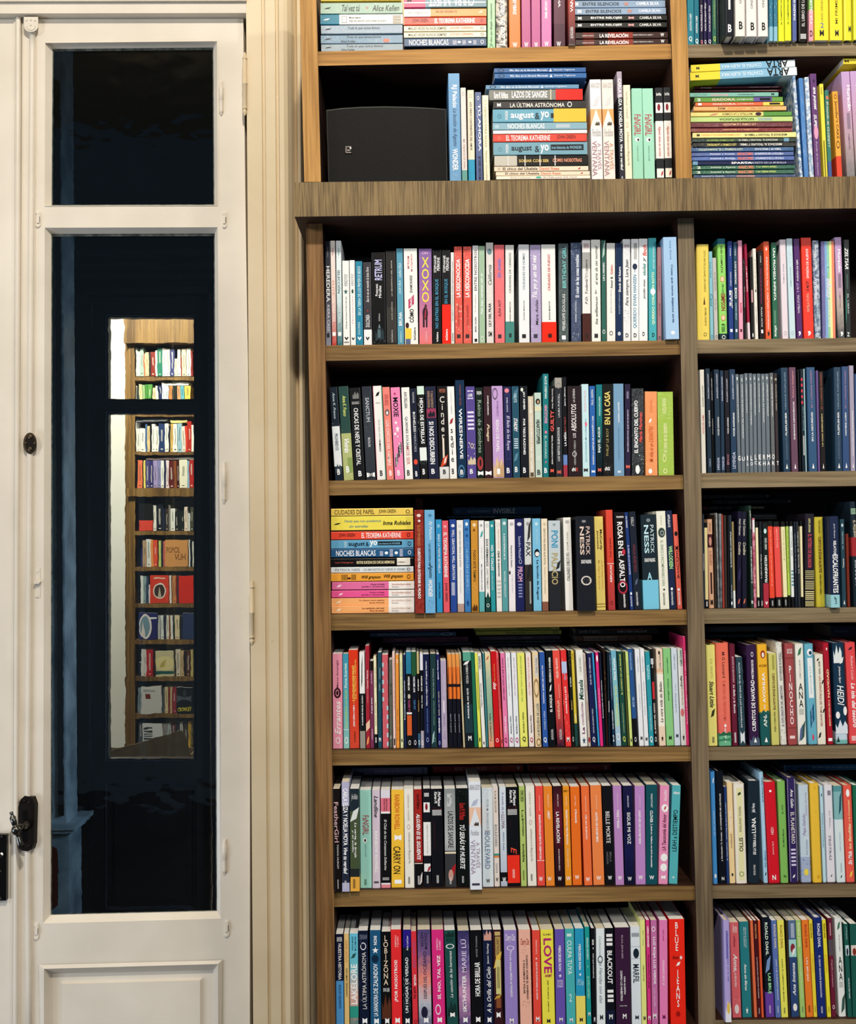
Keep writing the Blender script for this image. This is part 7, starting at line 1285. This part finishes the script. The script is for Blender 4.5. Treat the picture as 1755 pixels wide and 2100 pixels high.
shelf_books('seventh', 1000, 1560, 5.0, (686, 1826, 1423, 1816), '''
L 418 1262 38 112 B 861a26|10 20 45 60 h b87a80 ALEX MÍREZ|24 60 32 66 hb d8a8a8 PERFECTOS MENTIROSOS|61 82 38 58 h a86870 MENTIRAS Y SECRETOS|92 96 20 80 ub c8b0b0 W
71 126 50 270 - f0e5de|4 26 30 66 d 8a7a74 FLOR M. SALVADOR|38 60 20 70 d 6a7a8a BOULEVARD|67 69 0 100 h 3a9a90 @rect|69 71 0 100 h e88a50 @rect|76 86 30 66 h aaa @lines|91 95 25 75 hb 111 W
136 204 117 270 - dde9f4>d8e4f0>b8c4d8 86-95=121216|5 27 35 70 di 8a7aa8 A través de la|28 42 25 75 d 6a3a5a LLUVIA|45 64 35 66 di 5a7a9a ARIANA Godoy|91 96 25 80 hb fff W
211 332 185 272 o 101217 69-97=f23422|3 16 30 55 dbi fff Karen M.|3 19 60 85 dbi fff McManus|19 23 12 90 h c83a30 @dots|22 28 10 90 h e8e8e8 @lines|34 60 30 78 di e8503a DIME QUE|61 68 30 78 di e8503a E|83 92 40 60 d ffd8d0 @lines
344 403 320 262 - b6cc72|4 16 20 80 d 3a4a20 STEPHEN CHBOSKY|24 35 35 70 d 2a3a14 Las|32 50 35 75 db 2a3a14 Ventajas|58 76 35 75 db 2a3a14 invisible|84 94 35 60 d 4a5a2a @lines
413 504 388 262 - f4f1e6|6 30 36 60 d b8b0a8 rainbow rowell|34 39 30 62 h c8a8a0 @ring|43 76 34 66 d a8a098 eleanor&park|88 95 35 55 d 444 @lines
512 590 487 262 - ee5044|9 25 42 60 d ffd8d0 VARIÓN MÁRQUEZ|29 74 34 62 db fff INAPROPIADAMENTE HERMOSA|74.5 75 0 100 h fff @rect|91 95.5 20 70 hb fff W
601 690 570 265 - f18c30|8 21 45 60 d ffe8d0 ARIANA GODOY|25 33 38 66 db fff HEIST|91 95 18 62 hb fff W
699 788 668 262 - 30161e>6a1c30>3a1420>1c1014|8 21 45 60 d f0d8d8 ARIANA GODOY|26 57 25 72 db fff LA REVELACIÓN|63 85 40 56 d f0d8d8 ALMAS PERDIDAS LIBRO I|91 95 25 70 hb fff W
797 864 768 262 - f19a28|4 6 5 90 hb 4a2810 LIBRO 1|10 20 42 62 d ffe8d0 ALEX MÍREZ|24 59 35 62 db fff PERFECTOS MENTIROSOS|62 82 40 60 d ffe8d0 MENTIRAS Y SECRETOS|91 95 15 80 hb fff W
873 969 845 268 - f07424|9 20 45 60 d ffe0c8 ALEX MÍREZ|23 37 42 62 db fff STRANGE|90 94 25 70 hb fff W
993 1075 957 262 - f5743e|10 26 42 60 d ffe0c8 VARIÓN MÁRQUEZ|29 54 38 62 db fff MÍA EN SILENCIO|92 96 20 70 hb fff W
1086 1199 1050 255 - f38a4c|10 24 45 60 d ffe0c8 JOANA MARCÚS|27 57 38 58 db fff ANTES DE DICIEMBRE|91 95 28 70 hb fff W
1209 1304 1173 260 - 121318|26 58 25 70 d e8e4e4 BELLE MORTE|67 79 20 40 d 77747a HIGGIN|67 77 55 75 d 77747a BELLA|91 95 28 72 hb fff W
1314 1401 1283 258 - c08cca|8 22 42 58 d f4e4f8 JOANA MARCÚS|24 43 36 62 db fff TRES MESES|91 95 28 72 hb fff W
1410 1509 1385 258 - 1b1b47>14143a>1a1c4c>10122c|10 22 42 58 d e8e8f4 ARIANA GODOY|27 59 35 70 d fff SIGUE MI VOZ|92 96 28 70 hb fff W
1519 1622 1507 255 - c08ccd|10 22 42 58 d f4e4f8 JOANA MARCÚS|25 59 36 60 db fff DESPUÉS DE DICIEMBRE|91 95 28 70 hb fff W
''', 'left')
shelf_books('seventh', 1300, 1560, 7.5, (686, 1826, 1423, 1816), '''
188 362 185 365 - 17505c|9 23 42 58 d e8f4f4 SHELBI STUART|26 40 35 60 db fff CLOVER 1|41 83 38 56 db fff ¿ERES EL TRÉBOL DE ESTE IRLANDÉS?|91 95 28 70 hb fff W
377 520 403 378 - ef98c2|5 16 45 72 u fff ALLEN|19 27 18 92 h fff @disc|20.5 25.5 42 72 h c83a50 @leaf|29 66 30 72 ui 5a1434 LA Taxonomía del Amor|69 77 18 92 h fff @disc|79 87 15 88 h fff @disc|72 75 35 75 h 3a6a8a @dots|91 95 28 75 h fff @bow
538 670 590 378 - 56b6be|6 9 12 90 hbi fff Adorno|25 67 20 75 u 14242c LEAH a DESTIEMPO|92 95 32 65 h fff @star
''', 'left')
shelf_books('seventh', 1404, 1550, 5.0, (1460, 1816, 1755, 1812), '''
293 342 260 165 h 4c9ce4|5 11 40 78 h fff @leaf|35 57 40 72 u e8f4ff Las mil y una noches|91 95 30 72 h fff @disc
349 430 315 160 h 10141f|20 80 40 64 ub fff J. Marchamalo / A. Corazón · LA CONQUISTA DE LOS POLOS|94 97 40 72 hb fff N
433 459 402 320 - 26407e|16 76 20 66 u d8e0f0 EL PRINCIPITO · ANTOINE DE SAINT-EXUPÉRY
463 520 430 275 - f6daa4|28 49 30 66 ub fffaf0 VERA BECKMANN|51 65 38 66 u 5a4a2a LA CHICA ALCE|90 93 35 70 h 333 @disc
532 643 500 290 h f4eee0|4 97 24 76 h ece8b4 @rect|8 12 36 64 h 3a4a3a @slant|23 48 40 62 u 444 INGUNN THON|54 68 35 72 ub 333 OLLIS|88 93 28 72 h 8a9a5a @ring
657 782 652 255 h 1c2a36|22 31 28 66 ub e8ecf0 Julio Verne|36 51 28 66 ub fff LUNA|52 72 40 66 ub fff DE LA TIERRA A LA|82 92 42 60 u ddd EDELVIVES
806 857 755 170 h a8d2ec|5 27 45 80 ub 14304c Jordi Sierra i Fabra|28 70 40 64 u fff El niño que se cayó en un agujero|71 86 35 72 ui 2a6a9a Riki Blanco|90 94 30 70 h 222 @leaf
867 982 815 272 h d81c2c|8 10 40 60 h fff @rect|45 52 38 62 u f8d8d8 HEIDI|59 72 42 58 u f8d8d8 Johanna Spyri|92 97 30 62 hb fff N
987 1070 948 265 h 84be60|23 32 38 62 u 1f4a20 EL RÍO|47 65 40 60 u 1f4a20 Ana María Matute|92 95 38 66 hb 1f4a20 N
1082 1165 1045 225 h 34285e|1 99 4 8 h c8c0e8 @rect|1 99 92 96 h c8c0e8 @rect|11 29 38 75 di fff Ana Gallo|33 63 32 78 d f0e8e0 EL PLANETARIO|66 84 22 80 h d8d0ec @lines|92 96 30 66 h fff @leaf
1198 1302 1165 300 hw c8dcea 74-100=a8b8d8|8 32 58 80 ui b090b8 Joaquín Alcolea|30 52 28 66 ui 9a7ab0 Pepa Guindo|56 72 55 75 u 7a9ab8 Ana Campoy|74 99 0 100 h 6a84b8 @dots|86 93 28 72 h f0dc50 @disc
1320 1412 1282 285 h f2c540|8 80 42 60 h d8a830 @dots|92 96 45 72 h d8a020 @lines|3 6 45 62 h d8a020 @ring
1421 1454 1382 310 - bfe1ef|8 11 35 60 h 246 @rect|28 44 30 62 u 2a7a9a VICTORIA BAYONA|45 64 30 62 u 2a7a9a CANTARES DE ROSALES
1463 1550 1428 298 h e8e6ef|6 11 35 75 h 8a8a98 @rect|26 44 42 62 di 9a9aa8 Jon Bilbao|52 78 30 66 di 7a7488 TRISTRÁS|92 95 40 60 h 444 @leaf
1565 1650 1525 310 - deeef2 0-6=5a9aa0 6-35=88bcc0|5 33 50 95 h 2a5a68 @leaf|48 68 45 62 d b0c4d8 CABEZA DE LIBRO|80 90 45 60 u 9ab @lines|92 96 40 62 h 333 @leaf
1659 1750 1622 305 h ee6050|4 12 30 70 h fff @disc|15 38 45 72 ubi ffe0a0 y la Comunidad|39 66 40 72 ubi ffe8b8 los Bandídez|68 82 28 72 ubi fff Sin Mula|88 96 35 75 h f8d050 @leaf
1757 1850 1720 305 h 1f6c54
L 1010 1900 88 150 B 3c7cae|1 2.4 0 100 h 8ac0dc @rect|6 12 30 60 h 14243a @leaf|16 32 25 75 hi 14243a Riki Blanco|34 96 30 65 h c8dcec El niño que se cayó en un agujero
''', 'right')
shelf_books('eighth', 670, 1840, 5.0, (686, 2116, 1430, 2106), '''
98 176 90 375 - 141a3a 49-100=5caaec|3 8 15 85 hb fff ADAM SILVERA|10 48 32 75 db fff NUESTRA HISTORIA|53 78 32 75 d 14306a SOLO QUEDÓ
183 234 175 370 - f3cf88|7 30 32 72 d d87a2a ALEXIS CASTILLO|36 66 32 72 d 4a3a20 CON AMAR CREERASADO
240 327 232 370 - 6ccaea>70c8d8>e8b8a8>2a7a78|3 18 25 45 u 1a4a5a ANNA-MARIE|3 18 60 80 u 1a4a5a MCLEMORE|20 27 15 80 h 2a5a5a @leaf|32 74 15 88 ub fff LAKELORE|76 88 0 100 h 2f9a8a @rect
338 440 320 345 - 101a32|4 9 12 92 h 7a8098 CRENSHAW|12 20 20 80 h d8d8e0 @ring|22 80 24 76 u d8d4d0 LA ÚLTIMA ASTRÓNOMA|0 100 0 100 h 2a3452 @dots|89 95 30 78 h fff @bow
450 560 441 335 - 1f5880|6 15 35 66 ub fff NONI|17 24 18 82 h fff @star|25 33 15 80 h 0e2a40 @disc|34 64 30 72 ub f0f4f8 DE ZALINDOV|65 87 30 72 ub f0f4f8 LA SANADORA|89 95 35 78 h fff @bow
568 662 560 350 - 0f0f11|4 55 20 72 v f0d8c0 LOBIZONA|48 58 0 90 h 3a4a30 @dots|58 62 15 85 h ddd ROMINA GARBER|64 90 0 100 h 5a3020 @hill|89 95 35 78 h fff @bow
668 775 655 333 - ee3034|6 18 38 52 u ffe0e0 ALBERTALLI|7 18 60 74 u ffe0e0 Y SILVERA|31 73 30 68 ub fff ¡POR NOSOTROS!|89 95 35 78 h fff @bow
785 868 780 330 - 2b1c88 18-100=141c28|6 21 45 66 ui fff Rina LaCour|28 84 28 66 ub f4f4f4 UN HOGAR DE VERDAD|45 84 0 22 h b8c0c4 @dots|50 84 76 100 h b8c0c4 @dots|89 95 30 80 h fff @bow
882 938 862 350 - e33844|10 37 30 75 u 9a5a9a BECKY ALBERTALLI|45 56 28 80 ub fff SIMÓN|57 70 28 72 ub 2a1018 YO SOY|91 95 30 80 h 4a1018 @ring
946 1078 928 335 - 54467a>7a5a8a>f09080>c0c4d0>5a5c84|3 17 20 45 u 2a2440 BELÉN|3 20 50 75 u 2a2440 MARTÍNEZ|22 46 36 66 u 3a2a44 OCÉANO|47 70 36 66 u 3a2a44 DESPUÉS DEL|78 90 20 70 h 20203a @disc|89 95 40 75 h fff @bow
1094 1218 1072 335 - e13084|9 21 38 52 u ffd8ec ALBERTALLI|11 21 60 74 u ffd8ec & SAEED|26 71 36 72 ub fff SÍ, NO, TAL VEZ|76 87 20 65 h fbe0ee @ring|89 95 35 72 h fff @bow
1238 1350 1203 342 - 20504c|1 7 10 90 h 16302e @hill|8 12 15 80 h 0e2422 ROSS|14 19 10 88 h e8ecec @ring|21 69 36 62 ui e8ecec La canción de las hermanas|72 88 10 88 h 16302e @hill|84 89 30 72 h fff @bow
1361 1480 1340 345 - 32305e>6a5a94>c890b8>3a3c70|9 43 32 72 u e8d8f0 MARIE LU|46 84 32 66 ub fff SKYHUNTER|0 100 0 100 h 8a7ab0 @dots|89 95 35 72 h fff @bow
1492 1610 1470 340 - 111115|6 28 45 60 u 9a989c ANGIE THOMAS|33 68 32 78 ub fff HORA DE BRILLAR|89 95 35 72 h fff @bow
1617 1715 1598 335 - 18203e|0 11 10 90 h d8a090 @hill|14 35 38 64 u f0f0f4 Jason Gurley|38 85 32 76 ui f4f4f4 A la Orilla del Cielo|89 95 35 75 h fff @bow
''', 'left')
shelf_books('eighth', 1000, 1840, 5.0, (686, 2116, 1430, 2106), '''
72 160 52 335 - 3a1a22|2 6 20 85 h c8b070 @rect|7 28 25 85 h b89a5a @rect|9 26 38 70 d 2a1818 LAINI TAYLOR|22 42 0 100 h e8c050 @leaf|31 66 25 85 h d8d088 @rect|38 60 35 70 u 5a4a20 @lines|66 72 0 90 h c8a040 @leaf|70 80 25 80 h 8a5030 @rect|84 90 25 72 h fff @bow
183 313 165 340 - 9a86ca|4 13 10 88 hi f4f0fa Cherry Chic|16 21 20 80 h e8e0f6 @ring|21 69 38 60 db f8f4ff Tú y yo, aunque ARDA el MUNDO|91 96 35 66 hb fff M
337 458 315 335 - f3b9a4|9 18 15 90 hi a83c34 Cherry Chic|20 25 25 60 h 2a1c1c @dots|26 72 58 74 db 2a1c1c CUANDO ACABE EL INVIERNO|31 66 32 48 db 2a1c1c Y VOLVAMOS A VOLAR|73 80 20 85 h 2a1c1c @dots
473 553 455 340 - eb4e40|10 25 42 60 d ffe0d8 CORRADO DIVICO|28 31 35 62 h fff @star|33 72 38 60 db fff QUE NO ME QUITE NADIE LAS GANAS|90 95 30 75 hb fff M
564 694 541 335 - f4ea50|4 6 20 82 h 333 ELLA M.X|9 45 20 84 db b82078 LOVE|46 49 25 84 hb a82050 ARMY|52 85 42 54 d 5a5a20 JMI PRIMER AMOR|92 96 35 62 hb 333 M
702 800 687 330 - 6a56b4|17 43 35 62 db fff MERCEDES RON|46 50 32 68 h fff @star|52 60 18 80 hi d8d0f0 CINCO DECISIONES|91 95 35 70 hb fff M
810 905 790 325 - 4cb6ba|5 8 20 70 h d8f0f0 @rect|12 47 22 70 d f0fafa CULPA TUYA|67 75 35 62 h d8f4f4 2|92 96 35 70 hb fff M
913 1005 893 322 o 2a9ec8 69-100=f4e46e|16 42 35 62 db fff MERCEDES RON|45 49 32 68 h fff @star|50 60 15 88 hi a8e0f0 DÍMELO bajito|91 95 35 70 hb 333 M
1017 1067 993 305 - 1f9e9c|11 33 30 72 db c8f0e8 IGNACIO AVICEDO|38 42 35 65 h 8ad8c8 @star|50 72 30 72 d a8f0d0 EL OTRO CARTERO|86 90 35 80 hb fff M
1076 1113 1058 320 - 101219|11 17 25 75 h fff @lines|19 22 35 70 h fff @star|26 51 30 70 d fff MÁS QUE SUFICIENTE|91 96 40 80 hb fff M
1121 1210 1110 318 - edf6f9|8 28 30 62 di a8b8c0 Confesiones|28 36 15 75 h 1f3a4a @ring|33 77 32 70 di 8a9aa4 las Heridas con alas|89 94 35 72 hb 333 M
1221 1310 1200 318 - 10141c 84-100=141c38|6 9 15 85 h f4f4f4 @rect|10.5 13.5 15 85 h f4f4f4 @rect|15 18 15 85 h f4f4f4 @rect|23 57 20 78 db fff BLACKOUT|63 66 15 85 h f4f4f4 @rect|68 71 15 85 h f4f4f4 @rect|72.5 75.5 15 85 h f4f4f4 @rect|88 93 30 70 hb fff M
1320 1470 1303 312 - 3a1e3c|8 32 40 54 d b8a4b0 ELSA JENNER|44 75 32 46 db fff COMO LO NUESTRO|50 68 56 70 db fff UNA ILUSIÓN|79 80.5 25 75 h ddd SUÉLTAME|88 93 45 70 hb fff M
1480 1580 1462 305 - e3ecf4|6 10 10 90 h 556 @lines|20 20.4 0 100 h aab @rect|22 32 25 85 h 1a2a34 @disc|32 32.4 0 100 h aab @rect|38 57 20 82 d 1c2c38 MARFIL|90 94 35 72 hb 345 M
1584 1635 1562 235 - edee92|10 24 42 62 d 8a8a50 ERIC TYSON|43 58 35 70 d 7a7a40 ÍDEM DE CANTER|91 95 30 72 hb 444 M
1642 1680 1622 235 - e03a8c|6 26 25 75 db fff LARISSA LEMONNIER|33 65 28 72 db 5a1038 NO LE DIGAS NUNCA, NO PIENSES|91 95 20 80 hb fff M
1686 1750 1670 232 - c974ac|6 11 15 72 h fff @ring|16 61 25 72 db fff LUZ ROJA LUZ VERDE|65 82 32 62 d ecc8e0 LOU ALLORI|89 94 20 72 hb fff M
''', 'left')
shelf_books('eighth', 1300, 1840, 8.07, (686, 2116, 1430, 2106), '''
432 565 420 375 - ee84be|9 20 35 60 di a83a7a emily owens|38 62 30 62 ui fff SÍ, SI ES CONTIGO|90 94 32 68 hb 8a2060 M
612 865 580 365 - f42c1c|3 30 36 58 v fff BLUE|34 39 62 85 h fff @star|34 39 18 62 hi 5a0c08 Sabes que te|40 45 40 70 h fff @leaf|48 83 38 62 v fff JEANS|87 92 34 62 h a81410 @disc
''', 'left')
shelf_books('eighth', 1404, 1830, 5.0, (1465, 2092, 1755, 2093), '''
416 482 396 290 hp b6a8e2|10 38 35 65 di 4a4ab0 @lines|12 60 45 70 di 5a58b8 Antologías para leer en la vida|78 100 5 95 h f0f0fa @hill|80 92 30 80 h e8c860 @disc
492 583 460 310 - e86c74|1 11 25 80 hbi f8d0d0 Anne|14 26 30 60 d a83a44 Lucy M. Montgomery|33 52 20 75 dbi fff Anne,|53 68 35 58 db fff LA DE LA ISLA|80 86 10 90 h f8e8e8 @dots|86 96 25 75 h fbe8e8 @disc
594 690 557 302 - 2a828c|6 26 40 55 d c8e4e8 IRIA G. PARENTE|6 28 58 72 d c8e4e8 SELENE M. PASCUAL|44 72 36 62 dbi fff Anne sin filtros|89 97 35 66 h fff @star
716 747 670 290 - e8724c
752 784 707 290 - 4c1824|4 19 25 75 db f0b070 ROALD DAHL|38 80 30 66 d f8f0e8 LA MARAVILLOSA MEDICINA DE JORGE|90 96 35 62 d ddd @lines
789 814 750 290 - e85c38
838 918 792 260 ho 121a26 75-100=6a42a4|5 38 28 66 db e8f8e8 ROALD DAHL|38 58 10 90 h 7a98c8 @leaf|56 76 30 80 db a8f0b0 LAS BRUJ|88 96 40 60 d e8d8f4 @lines
936 989 888 290 - 5c76b8|4 29 35 75 db f0e0c0 ROALD DAHL|40 82 40 66 d f4f4f8 JAMES Y EL DURAZNO GIGANTE|88 95 35 60 d ddd @lines
993 1064 946 290 - f1ed62|5 29 35 72 d a03a28 ROALD DAHL|40 84 38 60 d 2a2a18 DANNY EL CAMPEÓN DEL MUNDO|90 96 38 60 d 555 @lines
1069 1090 1040 290 - 3a3022
1094 1174 1056 290 - 56709c 20-38=a8dcd8 38-100=30487a|3 18 30 75 u d8e4f0 @lines|24 34 20 80 h 8a3038 @disc|28 38 30 85 h f0f0f0 @leaf|44 78 28 70 ubi f0f4fa Ana Intensa|86 94 25 78 h f4f4f0 @disc
1189 1240 1140 288 - a8d074|3 28 25 72 db f4f4c0 ROALD DAHL|35 80 35 62 d f0f8e0 CHARLIE Y LA FÁBRICA DE CHOCOLATE|89 95 38 60 d 555 @lines
1250 1320 1197 285 - f48230|5 29 35 72 d a01c20 ROALD DAHL|39 63 30 62 d fff LAS BRUJAS|88 95 36 60 d 5a2a10 @lines
1324 1362 1272 285 - f3dd40|4 19 25 72 db 5a4410 ROALD DAHL|35 54 30 66 d e8a030 EL SUPERZORRO|88 95 36 60 d 444 @lines
1370 1458 1322 262 h 1c2e78|6 30 35 70 db f0f4fc ROALD DAHL|38 80 36 62 d f4f4fc EL GRAN GIGANTE BONACHÓN|89 96 38 58 d ddd @lines
1463 1504 1406 285 - f3e53c|4 19 25 72 db 5a4410 ROALD DAHL|36 54 30 66 d e8a030 EL SUPERZORRO|89 95 36 60 d 444 @lines
1509 1555 1464 265 - 6c2038 22-38=5a5058|5 18 35 65 d e8b8c0 @lines|42 70 38 66 di f0c8cc Orgullo y prejuicio|88 92 25 75 h fff @ring
1584 1660 1536 268 h f0f4f1|3 13 25 72 h 3a7a5a @leaf|16 34 42 58 d aaa L.M. MONTGOMERY|39 63 25 72 v 1a1e1c ANA|64 70 20 72 h a8aca4 @lines|76 99 30 95 h 3a5a50 @leaf
1679 1720 1633 325 - 1f5c52|3 17 28 66 d c8e0d8 L.M. Montgomery|23 34 5 95 h c8dce4 @rect|26 34 25 75 h 2a3444 @disc|58 80 30 66 db f0f8f4 ANA DE LAS TEJAS VERDES
1724 1800 1692 325 - 1f5c52|23 34 5 95 h e8d8d0 @rect|26 34 25 75 h 8a3428 @disc
''', 'right')
label_books()
merge_rest('paperback_book', 300)
bpy.context.view_layer.update()
